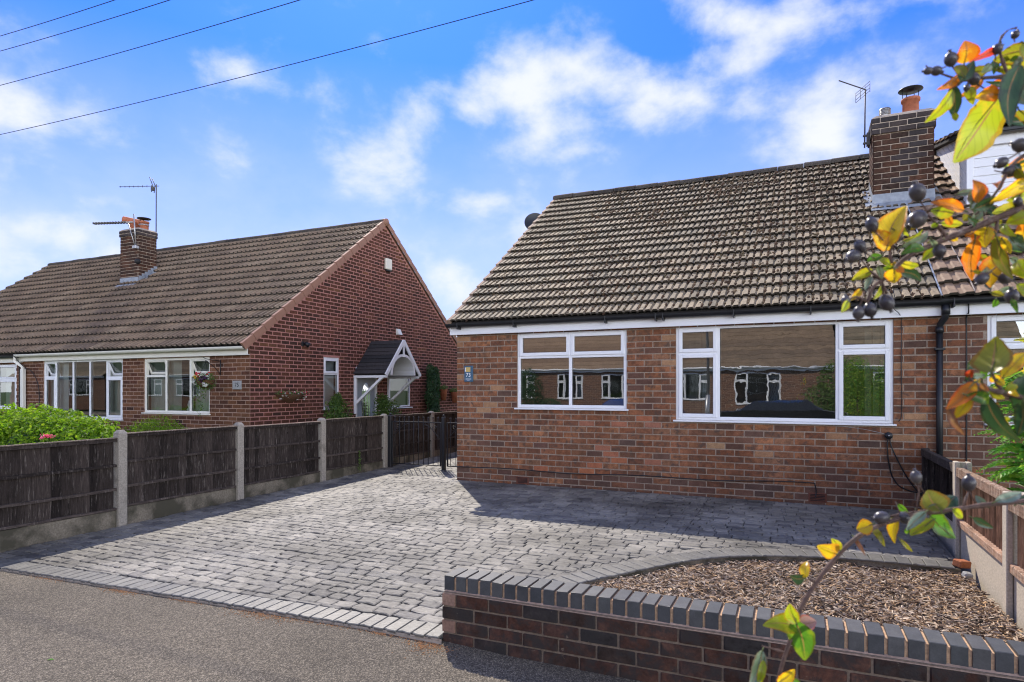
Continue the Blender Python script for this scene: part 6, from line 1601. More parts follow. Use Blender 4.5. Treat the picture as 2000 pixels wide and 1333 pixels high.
    ((0.1581, 0.6441, 1.4277), (0.156, 0.6548, 1.4237), 0.0052, 'ygreen'),
    ((0.1532, 0.6699, 1.4616), (0.1589, 0.6724, 1.4561), 0.0094, 'yellow'),
    ((0.1701, 0.6783, 1.4395), (0.1822, 0.6954, 1.4324), 0.005, 'ygreen'),
    ((0.1589, 0.6409, 1.4535), (0.1649, 0.6317, 1.4525), 0.0055, 'olive'),
    ((0.1938, 0.7292, 1.6659), (0.2019, 0.7367, 1.663), 0.0102, 'grey'),
    ((0.1758, 0.757, 1.6503), (0.1767, 0.7456, 1.6399), 0.0097, 'orange'),
    ((0.1807, 0.7221, 1.6554), (0.1856, 0.7139, 1.6465), 0.0101, 'dgreen'),
    ((0.1839, 0.7623, 1.6677), (0.1991, 0.7806, 1.667), 0.0104, 'ygreen'),
    ((0.2024, 0.7593, 1.6702), (0.1926, 0.7541, 1.659), 0.0076, 'green'),
    ((0.1857, 0.7428, 1.6407), (0.1753, 0.7366, 1.6369), 0.0078, 'dgreen'),
    ((0.1993, 0.7631, 1.6739), (0.1848, 0.7514, 1.6646), 0.0098, 'orange'),
    ((0.2035, 0.7656, 1.6689), (0.2072, 0.7649, 1.6619), 0.0084, 'ygreen'),
    ((0.0926, 0.744, 1.3334), (0.1029, 0.7493, 1.3237), 0.0072, 'green'),
    ((0.0902, 0.734, 1.3228), (0.0818, 0.7291, 1.3202), 0.0058, 'green'),
    ((0.1226, 0.7605, 1.3195), (0.1198, 0.7688, 1.3051), 0.0064, 'green'),
    ((0.099, 0.7242, 1.3155), (0.0989, 0.7301, 1.307), 0.0054, 'green'),
    ((0.109, 0.741, 1.3294), (0.1184, 0.758, 1.3203), 0.0064, 'orange'),
    ((0.1117, 0.7564, 1.3187), (0.1202, 0.7487, 1.3166), 0.0068, 'dgreen'),
    ((0.1085, 0.7556, 1.3101), (0.1018, 0.7508, 1.3042), 0.0058, 'yellow'),
    ((0.1257, 0.7553, 1.326), (0.1238, 0.7652, 1.3137), 0.0052, 'green')]
BERRIES = [
    ((0.1053, 0.6613, 1.7305), 0.00345, (-1.031, -0.411, -0.053)),
    ((0.1119, 0.6643, 1.7305), 0.00422, (0.762, 0.279, -0.15)),
    ((0.1235, 0.6694, 1.7408), 0.00537, (-0.158, -0.21, 0.981)),
    ((0.142, 0.6778, 1.7232), 0.00499, (-0.456, -0.305, 0.67)),
    ((0.1609, 0.6863, 1.7499), 0.00461, (0.4, 0.188, 0.959)),
    ((0.1754, 0.6928, 1.7625), 0.00345, (0.431, 0.254, 0.914)),
    ((0.1362, 0.6752, 1.7155), 0.00269, (-0.048, 0.025, -0.997)),
    ((0.0468, 0.6569, 1.5711), 0.00596, (-0.784, -0.492, -0.408)),
    ((0.0524, 0.6594, 1.58), 0.00517, (-0.514, -0.189, 0.885)),
    ((0.0622, 0.6638, 1.6001), 0.00596, (-0.28, 0.033, 0.979)),
    ((0.0818, 0.6726, 1.5899), 0.00636, (0.271, 0.047, 0.997)),
    ((0.0997, 0.6807, 1.6048), 0.00795, (-0.402, -0.254, -0.408)),
    ((0.1185, 0.6891, 1.5758), 0.00557, (0.094, 0.123, -0.974)),
    ((0.0745, 0.6694, 1.5286), 0.00636, (0.5, 0.103, -1.064)),
    ((0.0605, 0.6631, 1.522), 0.00596, (0.225, 0.156, -0.887)),
    ((0.0511, 0.6588, 1.5192), 0.00517, (-0.039, 0.154, -0.926)),
    ((0.0404, 0.654, 1.5305), 0.00398, (-0.054, 0.105, 0.947)),
    ((0.1539, 0.705, 1.5506), 0.00557, (-0.606, -0.289, -0.622)),
    ((0.1735, 0.7139, 1.551), 0.00517, (0.96, 0.453, -0.086)),
    ((0.1786, 0.7162, 1.5347), 0.00596, (-0.082, -0.053, 1.045)),
    ((0.1001, 0.6809, 1.6296), 0.00716, (-0.227, -0.298, 0.805)),
    ((0.1701, 0.7123, 1.6567), 0.00517, (-0.426, -0.243, -0.278)),
    ((0.1778, 0.7158, 1.6488), 0.00557, (1.011, 0.314, 0.096)),
    ((0.1859, 0.7194, 1.6726), 0.00636, (-0.815, -0.284, 0.169)),
    ((0.156, 0.706, 1.6221), 0.00557, (0.227, 0.11, 0.938)),
    ((0.1838, 0.7185, 1.6207), 0.00398, (-0.082, 0.022, -1.047)),
    ((0.0751, 0.7135, 1.3245), 0.00638, (-0.886, -0.385, -0.141)),
    ((0.0952, 0.7225, 1.324), 0.00552, (0.461, 0.149, -0.492)),
    ((0.1057, 0.7272, 1.364), 0.00552, (-0.157, -0.015, 1.008)),
    ((0.1527, 0.7483, 1.358), 0.00638, (-0.016, 0.066, 1.107))]

# =================================================================== low garden wall
gw = thing('garden_wall', 'low dark brick garden wall capped with blue-grey bricks on edge in front of the bark bed', 'wall', (-.2, 3.55, -.15))
WX0, WX1, WY0, WY1 = -2.03, 1.75, 3.447, 3.667
WZ = -.155; WC_ = .0825
MB().box(WX0 + .009, WX1, WY0 + .008, WY1 - .008, -.22, WZ + 4 * WC_ + .006).obj('mortar_core', M['mortar_pale'], gw)
def fullbrick(seed, mat, name='brick', bx=.02, by=.03, bz=.05):
    rr = random.Random(seed); b = MB()
    b.bbox(-.5, .5, -.5, .5, -.5, .5, .03); vs = [Vector(v) + Vector((rr.uniform(-.006, .006), rr.uniform(-.02, .02), rr.uniform(-.02, .02))) for v in b.v]
    b.v = vs; return b.mesh(name, mat)
FB = [fullbrick(i, M['brick_wall']) for i in range(7)]; FE = [fullbrick(50 + i, M['brick_wall_end']) for i in range(2)]
PW = Pieces('brick', gw, 200); rr = random.Random(12)
for k in range(4):
    z = WZ + (k + .5) * WC_; x = WX0; first = True
    while x < WX1 - .02:
        L = .100 if (k % 2 == 1 and first) else .226
        for (ya, yb2) in ((WY0, WY0 + .10), (WY1 - .10, WY1)):
            if L == .100:
                if ya == WY0: PW.add(FE[k % 2], Matrix.Translation((x + .046, (WY0 + WY1) / 2, z)) @ Matrix.Diagonal((.092, WY1 - WY0 + .006, WC_ - .013, 1)))
            else:
                PW.add(rr.choice(FB), Matrix.Translation((x + L / 2 - .005, (ya + yb2) / 2 + rr.uniform(-.003, .002), z + rr.uniform(-.0015, .0015))) @ Matrix.Rotation(rr.uniform(-.007, .007), 4, 'Y') @ Matrix.Diagonal((L - .012, .1, WC_ - .012 + rr.uniform(-.002, .001), 1)))
        x += L; first = False
PW.finish()
ct_ = WZ + 4 * WC_ + .004
cm = MB(); cm.add([(WX0 + .01, WY0 + .003, ct_ - .006), (WX1, WY0 + .003, ct_ - .006), (WX1, WY0 + .036, ct_ + .010), (WX0 + .01, WY0 + .036, ct_ + .010)], [(0, 1, 2, 3)])
cm.obj('mortar_fillet', M['haunch'], gw)
MB().box(WX0 + .006, WX1, WY0 + .040, WY1 - .012, ct_, .262).obj('coping_mortar', M['mortar_orange'], gw)
FCn = []
for i in range(5):
    b = MB(); b.bbox(-.5, .5, -.5, .5, -.5, .5, .02); rr2 = random.Random(i)
    b.v = [Vector((v.x * (1 if abs(v.x) < .495 else 1), v.y, v.z)) + Vector((rr2.uniform(-.004, .004), rr2.uniform(-.006, .006), rr2.uniform(-.008, .008))) for v in b.v]
    FCn.append(b.mesh('coping_brick', M['coping']))
PC = Pieces('coping_brick', gw, 80); x = WX0
while x < WX1:
    w = .068 + rr.uniform(-.001, .001)
    PC.add(rr.choice(FCn), Matrix.Translation((x + w / 2, (WY0 + .030 + WY1 - .004) / 2 + rr.uniform(-.0025, .0025), (ct_ + .276) / 2 + rr.uniform(-.0018, .0018))) @ Matrix.Rotation(rr.uniform(-.014, .014), 4, 'Z') @ Matrix.Rotation(rr.uniform(-.01, .01), 4, 'Y') @ Matrix.Diagonal((w, WY1 - WY0 - .034, .276 - ct_, 1)))
    x += .0835
PC.finish()

# =================================================================== left fence
lf = thing('panel_fence', 'long dark weathered board fence with concrete posts along the left of the driveway', 'fence', (-6.87, 8, -.05))
FXX = -6.90
posts = [3.02, 4.66, 6.30, 7.94, 9.60, 11.24, 12.9, 14.55, 16.2]
pm = MB(); pm.bbox(-.055, .055, -.06, .06, 0, 1, .008)
def concrete_post(P_, x, y, z0, z1, mat, s=.11):
    mb = MB(); mb.bbox(x - s / 2, x + s / 2, y - s * .48, y + s * .48, z0 - .15, z1 - .03, .008)
    h = s / 2 - .004
    mb.add([(x - h, y - h, z1 - .03), (x + h, y - h, z1 - .03), (x + h, y + h, z1 - .03), (x - h, y + h, z1 - .03), (x - h * .55, y - h * .55, z1), (x + h * .55, y - h * .55, z1), (x + h * .55, y + h * .55, z1), (x - h * .55, y + h * .55, z1)], [(0, 1, 5, 4), (1, 2, 6, 5), (2, 3, 7, 6), (3, 0, 4, 7), (4, 5, 6, 7)])
    return mb.obj('post', mat, P_)
for y in posts: concrete_post(lf, -6.875, y, gz(y), .995 + random.uniform(-.006, .006), M['concrete'], .105)
bmv = []
for i in range(5):
    rr = random.Random(60 + i); b = MB()
    n = 7; vs = []; f_ = []
    for k in range(n + 1):
        t = k / n; e = rr.uniform(-.012, .012)
        vs += [(0 + rr.uniform(-.001, .001), -.5 + e, t), (.4 + rr.uniform(-.2, .2), 0 + rr.uniform(-.1, .1), t), (1, .5 + rr.uniform(-.02, .02), t)]
    for k in range(n):
        for q in range(2): f_.append((3 * k + q, 3 * k + q + 1, 3 * k + 4 + q, 3 * k + 3 + q))
    m0 = len(vs); vs += [(-.6, -.5, 0), (-.6, .5, 0), (-.6, -.5, 1), (-.6, .5, 1)]
    f_ += [(m0, m0 + 2, m0 + 3, m0 + 1), (2, m0 + 1, m0 + 3, 3 * n + 2), (0, 3 * n, m0 + 2, m0), (3 * n, 3 * n + 1, 3 * n + 2, m0 + 3, m0 + 2)]
    b.add(vs, f_); bmv.append(b)
BD = [b.mesh('board', M['fence_dark']) for b in bmv]; BDB = [b.mesh('board', M['slat_brown']) for b in bmv]
PB = Pieces('board', lf, 280); rr = random.Random(77)
tops = [.905, .950, .935, .960, .955, .95, .95, .95]
for i in range(len(posts) - 1):
    ya, yb_ = posts[i] + .055, posts[i + 1] - .055; zt = tops[i]; zb = [.105, .125, .13, .14, .16, .17, .2, .2][i]
    y = ya + .02
    while y < yb_ - .03:
        w = .094 + rr.uniform(-.008, .008)
        top_ = zt - .02; zz = zb + .0
        PB.add(rr.choice(BD), Matrix.Translation((-6.890 + rr.uniform(-.004, .004), y + w / 2, zz)) @ Matrix.Rotation(rr.uniform(-.012, .012), 4, 'X') @ Matrix.Rotation(.085 + rr.uniform(-.03, .03), 4, 'Z') @ Matrix.Diagonal((.016, w + .008, top_ - zz + rr.uniform(-.01, .01), 1)))
        y += w
    def rail(z0, z1, x1, mat, wob=.004, nm='rail'):
        mb = MB(); n = 6; vs = []
        sh = [(x1 - .045, z0), (x1, z0 + .003), (x1 - .002, z1 - .002), (x1 - .045, z1)]
        for k in range(n + 1):
            yk = ya + (yb_ - ya) * k / n; o = rr.uniform(-wob, wob)
            vs += [(a, yk, b + o) for a, b in sh]
        fs = [(4 * k + q, 4 * k + 4 + q, 4 * k + 4 + (q + 1) % 4, 4 * k + (q + 1) % 4) for k in range(n) for q in range(4)] + [(0, 1, 2, 3), (4 * n + 3, 4 * n + 2, 4 * n + 1, 4 * n)]
        mb.add(vs, fs); mb.obj(nm, mat, lf, fix=True)
    h = zt - zb
    rail(zt - .042, zt - .005, -6.845, M['fence_rail'], .002); rail(zt - .006, zt + .008, -6.838, M['fence_top'], .002, 'capping')
    rail(zb + h * .60, zb + h * .60 + .032, -6.853, M['fence_rail']); rail(zb + h * .27, zb + h * .27 + .032, -6.853, M['fence_rail'])
    rail(zb + .004, zb + .032, -6.855, M['fence_rail'])
    mb = MB(); mb.add([(-6.91, ya, gz(ya) - .15), (-6.862, ya, gz(ya) - .15), (-6.862, yb_, gz(yb_) - .15), (-6.91, yb_, gz(yb_) - .15), (-6.91, ya, zb + .002), (-6.862, ya, zb), (-6.862, yb_, zb + .001), (-6.91, yb_, zb + .002)],
        [(0, 3, 2, 1), (4, 5, 6, 7), (0, 1, 5, 4), (1, 2, 6, 5), (2, 3, 7, 6), (3, 0, 4, 7)]); mb.obj('gravel_board', M['board_mossy'], lf)
PB.finish()

# =================================================================== metal gates
def gate_leaf(label, xa, xb, Y, zb, zt, fin, nb, scroll=True):
    g_ = thing('metal_gate', label, 'gate', ((xa + xb) / 2, Y, 0))
    for z, nm in ((zt, 'top_rail'), (zb, 'bottom_rail')): MB().bbox(xa, xb, Y - .012, Y + .012, z - .008, z + .008, .002).obj(nm, M['black_metal'], g_)
    for x in (xa, xb): MB().bbox(x - .012, x + .012, Y - .0125, Y + .0125, zb - .009, zt + .008, .002).obj('stile', M['black_metal'], g_)
    step = (xb - xa) / nb
    for i in range(nb):
        x = xa + (i + .5) * step
        b = MB(); b.tube([(x, Y, zb), (x, Y, fin)], .0065, 6); b.obj('bar', M['black_metal'], g_)
        s_ = MB(); s_.lathe([(0, -.016), (.012, -.010), (.016, 0), (.012, .010), (0, .016)], (x, Y, fin + .012), 8); s_.obj('ball_finial', M['black_metal'], g_)
    if scroll:
        s_ = MB()
        for sg, x0 in ((1, xa), (-1, xb)):
            pts = [(x0 + sg * (.02 + .34 * t), Y - .012, zt - .28 + .25 * math.sin(t * math.pi / 2)) for t in [i / 10 for i in range(11)]]
            s_.tube(pts, .006, 5)
            cx_, cz_ = x0 + sg * .12, zt - .10
            s_.tube([(cx_ + math.cos(t) * (.055 - .005 * t), Y - .012, cz_ + math.sin(t) * (.055 - .005 * t)) for t in [i * .5 for i in range(18)]], .005, 5)
        s_.obj('scroll', M['black_metal'], g_)
    return g_
GY = 9.68
gate_leaf('wide black metal gate leaf with ball finials beside the long fence', -6.74, -5.73, GY, .095, .855, .925, 10)
gate_leaf('narrow black metal gate leaf against the brown bungalow corner', -5.60, -4.93, GY + .02, .095, .855, .915, 6)
for x, lb, s_, h_ in ((-6.79, 'black gate post fixed against the concrete fence post', .07, .97), (-5.665, 'free-standing black gate post with a ball cap in the middle of the path', .062, .955)):
    gp = thing('gate_post', lb, 'post', (x, GY, gz(GY)))
    MB().bbox(x - s_ / 2, x + s_ / 2, GY - s_ / 2, GY + s_ / 2, gz(GY) - .02, h_, .005).obj('post_tube', M['black_metal'], gp)
    MB().lathe([(0, -.02), (.018, -.014), (.024, 0), (.018, .016), (0, .024)], (x, GY, h_ + .02), 12).obj('ball_cap', M['black_metal'], gp)
    if x > -6: MB().bbox(x - .06, x + .06, GY - .06, GY + .06, gz(GY) - .0, gz(GY) + .014, .003).obj('base_plate', M['black_metal'], gp)

# =================================================================== right fence
rf = thing('panel_fence', 'short slatted fence on pale concrete gravel boards between the two front gardens', 'fence', (1.36, 6.2, -.1))
RXX = 1.375
for y, h_ in ((8.74, .76), (6.98, .785), (5.42, .735), (3.86, .70)):
    if y > 8: MB().bbox(RXX - .045, RXX + .03, y - .03, y + .03, -.1, h_, .006).obj('timber_post', M['fence_dark'], rf); continue
    mb = MB(); w_ = .052      # H-section post: two flanges and a web
    mb.bbox(RXX - .065, RXX - .025, y - w_, y + w_, -.25, h_, .006); mb.bbox(RXX + .025, RXX + .065, y - w_, y + w_, -.25, h_ - .002, .006); mb.box(RXX - .026, RXX + .026, y - w_ * .45, y + w_ * .45, -.25, h_ - .004)
    mb.obj('post', M['concrete_pale'], rf)
PB = Pieces('board', rf, 140); rr = random.Random(99)
for (ya, yb_, zt, dark, zb) in ((7.02, 8.72, .755, True, .20), (5.47, 6.93, .735, False, .205), (3.91, 5.37, .70, False, .19)):
    y = ya + .01; mts = BD if dark else BDB
    while y < yb_ - .02:
        w = (.085 if dark else .066) + rr.uniform(-.006, .006)
        # boards are seen from their left face, so the piece is turned round
        PB.add(rr.choice(mts), Matrix.Translation((RXX + .0, y + w / 2, zb + .04)) @ Matrix.Rotation(math.pi, 4, 'Z') @ Matrix.Diagonal((.016, w * (1.08 if dark else .72), zt - zb - .06, 1)))
        y += w
    tm, bm_ = (M['fence_rail'], M['fence_rail']) if dark else (M['rail_brown'], M['rail_brown'])
    MB().bbox(RXX - .058, RXX + .0, ya, yb_, zt - .085, zt, .006).obj('top_rail', tm, rf)
    MB().bbox(RXX - .05, RXX + .0, ya, yb_, zb, zb + .062, .006).obj('bottom_rail', bm_, rf)
    MB().bbox(RXX - .022, RXX + .022, ya - .01, yb_ + .01, -.3, zb - .002, .004).obj('gravel_board', M['concrete_pale'], rf)
PB.finish()
hb = MB(); hb.bbox(-.06, .06, -.04, .04, -.03, .03, .008, 0)
hb.X = None
o = hb.obj('brick_piece', M['brick_orange'], None, 'broken orange brick lying at the corner of the grey paving by the right fence', 'brick')
o.location = (1.262, 6.42, -.02); o.rotation_euler = (.1, .12, .7)
o = MB().bbox(-.035, .035, -.03, .03, -.025, .025, .012).obj('stone', M['stone'], None, 'small grey stone beside the broken orange brick', 'stone'); o.location = (1.255, 6.2, -.06); o.rotation_euler = (.3, .2, .4)

# =================================================================== plants
def leaves_mesh(name, pts, size, mat, parent, seed=0, kind='stuff', aspect=1.9, up=.5, mats=None, cup=.25):
    rr = np.random.RandomState(seed); V = []; Fc = []; b = 0; MI = []
    for p, nrm in pts:
        s = size * rr.uniform(.6, 1.25); n_ = np.array(nrm) + rr.normal(0, .55, 3) + np.array((0, 0, up * .5)); n_ /= np.linalg.norm(n_) + 1e-6
        a = rr.normal(0, 1, 3); a -= n_ * a.dot(n_); a /= np.linalg.norm(a) + 1e-6; c = np.cross(n_, a); p = np.array(p)
        L = s; W = s / aspect
        V += [p - a * L * .5, p - a * L * .1 + c * W * .5 + n_ * W * cup, p + a * L * .5 - n_ * L * .1, p - a * L * .1 - c * W * .5 + n_ * W * cup, p + a * L * .05]
        Fc += [(b, b + 4, b + 1), (b + 4, b + 2, b + 1), (b, b + 3, b + 4), (b + 4, b + 3, b + 2)]; b += 5
        MI += [0 if not mats else rr.choice(len(mats), p=mats)] * 4
    me = bpy.data.meshes.new(name); me.from_pydata([tuple(v) for v in V], [], Fc)
    for m in (mat if isinstance(mat, list) else [mat]): me.materials.append(m)
    me.polygons.foreach_set('material_index', MI)
    o = bpy.data.objects.new(name, me); link(o, parent); tag(o, kind=kind); return o
def blob_pts(blobs, n, seed, shell=.35, flat=0):
    rr = np.random.RandomState(seed); out = []; vol = np.array([b[3] * b[4] * b[5] for b in blobs]) ** .67; vol /= vol.sum()
    while len(out) < n:
        bx = blobs[rr.choice(len(blobs), p=vol)]
        d = rr.normal(0, 1, 3); d /= np.linalg.norm(d)
        r = 1 - abs(rr.normal(0, shell)) * .6
        lump = 1 + .13 * mnoise.noise(Vector(tuple(d * 3.1 + np.array(bx[:3]))))* 2
        p = (bx[0] + d[0] * bx[3] * r * lump, bx[1] + d[1] * bx[4] * r * lump, bx[2] + d[2] * bx[5] * r * lump)
        if p[2] < -.2: continue
        out.append((p, d))
    return out
def stems(parent, base, tops, r, mat='bark', name='stem'):
    mb = MB(); rr = random.Random(len(tops))
    for t in tops:
        b_, t_ = Vector(base), Vector(t); m_ = b_.lerp(t_, .5) + Vector((rr.uniform(-.05, .05), rr.uniform(-.05, .05), 0)); mb.tube([b_, m_, t_], [r, r * .7, r * .35], 6)
    mb.obj(name, M[mat], parent)
hd = thing('hedge', 'rounded bright green hedge bush behind the far left fence panel', 'hedge', (-12.4, 6.9, -.2))
hb_ = [(-11.3, 6.9, .42, .85, .7, .56), (-12.3, 7.0, .46, .95, .8, .68), (-13.4, 7.0, .40, 1.0, .8, .68), (-14.6, 7.0, .35, 1.0, .8, .62), (-10.85, 6.85, .30, .55, .55, .45), (-11.9, 6.6, .4, .8, .6, .62)]
leaves_mesh('foliage', blob_pts(hb_, 26000, 1, .2), .085, M['leaf_hedge'], hd, 2, aspect=1.7)
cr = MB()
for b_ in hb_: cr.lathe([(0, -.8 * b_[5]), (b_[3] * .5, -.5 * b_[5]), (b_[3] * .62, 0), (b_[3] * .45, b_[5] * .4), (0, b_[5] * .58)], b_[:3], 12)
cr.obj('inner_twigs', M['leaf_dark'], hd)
rs_ = thing('rose', 'single pink-red rose showing over the far left fence panel', 'flower', (-9.2, 5.6, 0))
cx_, cy_, cz_ = -7.75, 4.4, .915
rsx = [(((cx_ + random.gauss(0, .022)), cy_ + random.gauss(0, .028), cz_ + random.gauss(0, .012)), (0, -1, .5)) for _ in range(60)]
leaves_mesh('bloom', rsx, .03, M['petal_pink'], rs_, 3, kind=None, aspect=1.2); stems(rs_, (cx_, cy_, -.2), [(cx_, cy_, cz_)], .008, 'green_stem')
sh = thing('shrub', 'low feathery green shrub under the three-light window', 'shrub', (-11.2, 8.0, -.2))
leaves_mesh('foliage', blob_pts([(-10.75, 8.0, .66, .42, .45, .30), (-11.1, 8.0, .58, .35, .4, .26), (-10.4, 8.0, .56, .35, .4, .24)], 5200, 5, .3), .045, M['leaf_hedge'], sh, 6, aspect=3); stems(sh, (-10.75, 8, -.2), [(-10.9, 8, .5), (-10.5, 8, .5), (-10.75, 7.9, .6)], .02)
def door_shrub(label, c, r, n, sz, mat, seed, fl=None):
    s_ = thing('shrub', label, 'shrub', (c[0], c[1], -.2)); bl = [(c[0], c[1], c[2], r[0], r[1], r[2]), (c[0] + .1, c[1] - r[1] * .5, c[2] - .15, r[0] * .8, r[1] * .7, r[2] * .75), (c[0], c[1] + r[1] * .5, c[2] - .2, r[0] * .8, r[1] * .7, r[2] * .7)]
    rr2 = random.Random(seed)
    for _ in range(6): bl.append((c[0] + rr2.uniform(-.2, .2), c[1] + rr2.uniform(-.5, .5) * r[1], c[2] + rr2.uniform(.3, .95) * r[2], .10, .12, .16))
    leaves_mesh('foliage', blob_pts(bl, n, seed, .45), sz, mat, s_, seed); stems(s_, (c[0], c[1], -.2), [(c[0] + random.uniform(-.2, .2), c[1] + random.uniform(-.3, .3), c[2] + .2) for _ in range(7)], .016)
    if fl: leaves_mesh('flowers', blob_pts([(c[0], c[1] - .05, c[2] + .1, r[0] * 1.05, r[1] * .8, r[2] * .5)], fl, seed + 1, .1), .03, M['petal_white'], s_, 4, aspect=1.2)
door_shrub('leafy green shrub left of the door under the white canopy', (-9.2, 11.15, .80), (.26, .40, .45), 3000, .065, M['leaf_shrub'], 11)
door_shrub('green shrub with white blossom right of the door under the white canopy', (-9.2, 12.95, .82), (.26, .48, .45), 3000, .06, M['leaf_shrub'], 13, 90)
cl2 = thing('climbing_plant', 'tall dark green climber trained up the dark red gable', 'climber', (-9.5, 15.5, -.2))
bl = [(-9.47, 15.6, .8, .15, .30, .45), (-9.47, 15.55, 1.25, .15, .34, .42), (-9.47, 15.6, 1.65, .14, .30, .34), (-9.48, 15.45, 1.95, .10, .16, .22), (-9.48, 15.75, 1.85, .1, .14, .25)]
leaves_mesh('foliage', blob_pts(bl, 4200, 15, .4), .085, M['leaf_dark'], cl2, 8, aspect=2.6); stems(cl2, (-9.5, 15.35, -.2), [(-9.5, 15.35, 1.2), (-9.5, 15.6, 1.7)], .018)
def basket(label, Fm, cu, w, zt, zb, depth, seed, n, flowers):
    t_ = thing('flower_trough', label, 'planter', tuple(Fm @ Vector((cu, 0, zt))))
    mb = MB(Fm); k = 12; rows = 5; vs = []
    for r_ in range(rows + 1):
        f = r_ / rows; rad = math.cos(f * math.pi / 2 * .92)
        for i in range(k + 1):
            a = math.pi * i / k; vs.append((cu - math.cos(a) * w / 2 * (rad * .6 + .4 * (1 - f)), -math.sin(a) * depth * rad - .004, zt - (zt - zb) * f))
    mb.add(vs, [(r_ * (k + 1) + i, r_ * (k + 1) + i + 1, (r_ + 1) * (k + 1) + i + 1, (r_ + 1) * (k + 1) + i) for r_ in range(rows) for i in range(k)], 0, True); mb.obj('basket_liner', M['wicker'], t_)
    rr2 = np.random.RandomState(seed); pts = []; fl = {k_: [] for k_, _ in flowers}
    for _ in range(n):
        p = Fm @ Vector((cu + rr2.uniform(-.5, .5) * w * 1.05, -abs(rr2.normal(0, .5)) * depth * .9 - .01, zt + abs(rr2.normal(0, .035)) - (.10 if rr2.rand() < .3 else 0) * rr2.rand())); pts.append((tuple(p), (1, 0, .5)))
    leaves_mesh('foliage', pts, .032, M['leaf_shrub'], t_, seed)
    for k_, m_ in flowers:
        f_ = []
        for _ in range(m_):
            c0 = (cu + rr2.uniform(-.5, .5) * w, -depth * rr2.uniform(.5, 1.1) - .01, zt + rr2.uniform(-.12 if k_ == 'petal_white' else -.01, .05))
            for _q in range(5): f_.append((tuple(Fm @ Vector(c0) + Vector(rr2.normal(0, .008, 3))), (1, 0, .3)))
        leaves_mesh('flowers', f_, .022, M[k_], t_, seed + 2, aspect=1.1)
    return t_
basket('half-round wall trough of red and white flowers on the dark red gable', FG75, 10.14 - 9.12, .80, 1.34, 1.15, .20, 21, 420, [('petal_white', 22), ('petal_red', 8), ('petal_pink', 4)])
# hanging basket
hk = thing('hanging_basket', 'hanging basket of yellow, red and white flowers on a black bracket beside the window', 'hanging basket', (-10.4, 8.75, 1.75))
HC = Vector((-10.38, 8.72, 1.62))
mb = MB(); mb.lathe([(0, -.17), (.09, -.14), (.15, -.06), (.17, .0)], HC, 16); mb.obj('basket_liner', M['wicker'], hk)
mb = MB(); mb.tube([(-10.42, 9.10, 2.03), (-10.42, 9.10, 1.72)], .008, 6); mb.tube([(-10.42, 9.09, 1.75), (-10.40, 8.95, 1.87), (-10.38, 8.72, 2.0)], .007, 6); mb.tube([(-10.42, 9.09, 2.0), (-10.38, 8.72, 2.03), (-10.41, 8.69, 2.06)], .007, 6)
mb.tube([(-10.38, 8.72, 2.0), (-10.38, 8.72, 1.95)], .004, 5)
for t in (0, 2.1, 4.2): mb.tube([(-10.38, 8.72, 1.95), tuple(HC + Vector((.16 * math.cos(t), .16 * math.sin(t), 0)))], .003, 4)
mb.obj('bracket', M['black_metal'], hk)
rr2 = np.random.RandomState(8)
pts = blob_pts([(HC.x, HC.y, HC.z + .02, .20, .2, .12), (HC.x, HC.y, HC.z - .08, .19, .19, .12)], 1100, 21, .4)
for sx, L in ((-.15, .5), (-.05, .7), (.0, .75), (.06, .6), (.1, .35), (.14, .3)):
    for _ in range(int(L * 50)):
        f = rr2.rand(); pts.append(((HC.x + sx + rr2.normal(0, .01), HC.y - .12 + rr2.normal(0, .015), HC.z - .12 - f * L * .75), (0, -1, 0)))
leaves_mesh('foliage', pts, .036, M['leaf_shrub'], hk, 9)
def flw(parent, cs, mat, m, sp, sd, sz=.032):
    r3 = np.random.RandomState(sd); f_ = []
    for _ in range(m):
        c0 = np.array(cs) + r3.normal(0, 1, 3) * np.array(sp)
        for _q in range(6): f_.append((tuple(c0 + r3.normal(0, .009, 3)), (0, -1, .3)))
    leaves_mesh('flowers', f_, sz, M[mat], parent, sd, aspect=1.1)
flw(hk, (HC.x - .14, HC.y - .14, HC.z + .07), 'petal_yellow', 8, (.05, .03, .04), 1); flw(hk, (HC.x - .0, HC.y - .15, HC.z + .10), 'petal_red', 9, (.06, .03, .025), 2); flw(hk, (HC.x + .10, HC.y - .14, HC.z + .03), 'petal_purple', 14, (.05, .03, .04), 3, .045)
flw(hk, (HC.x + .17, HC.y - .15, HC.z - .06), 'petal_white', 9, (.045, .03, .05), 4, .026); flw(hk, (HC.x - .13, HC.y - .16, HC.z - .03), 'petal_white', 4, (.03, .02, .02), 5, .026)
# wall pots
for y, z, lb in ((16.25, 1.28, 'terracotta wall pot half hidden by the climber'), (16.92, 1.20, 'terracotta wall pot on the gable nearest the brown bungalow')):
    wp = thing('wall_pot', lb, 'planter', (-9.6, y, z)); MB().lathe([(0, -.17), (.07, -.17), (.12, .13), (.13, .16), (.11, .16), (.10, .12)], (-9.52, y, z), 14).obj('pot', M['terracotta'], wp)
    leaves_mesh('foliage', blob_pts([(-9.52, y, z + .2, .15, .2, .09)], 260, int(y * 10), .4), .05, M['leaf_shrub'], wp, 3, aspect=2.4)
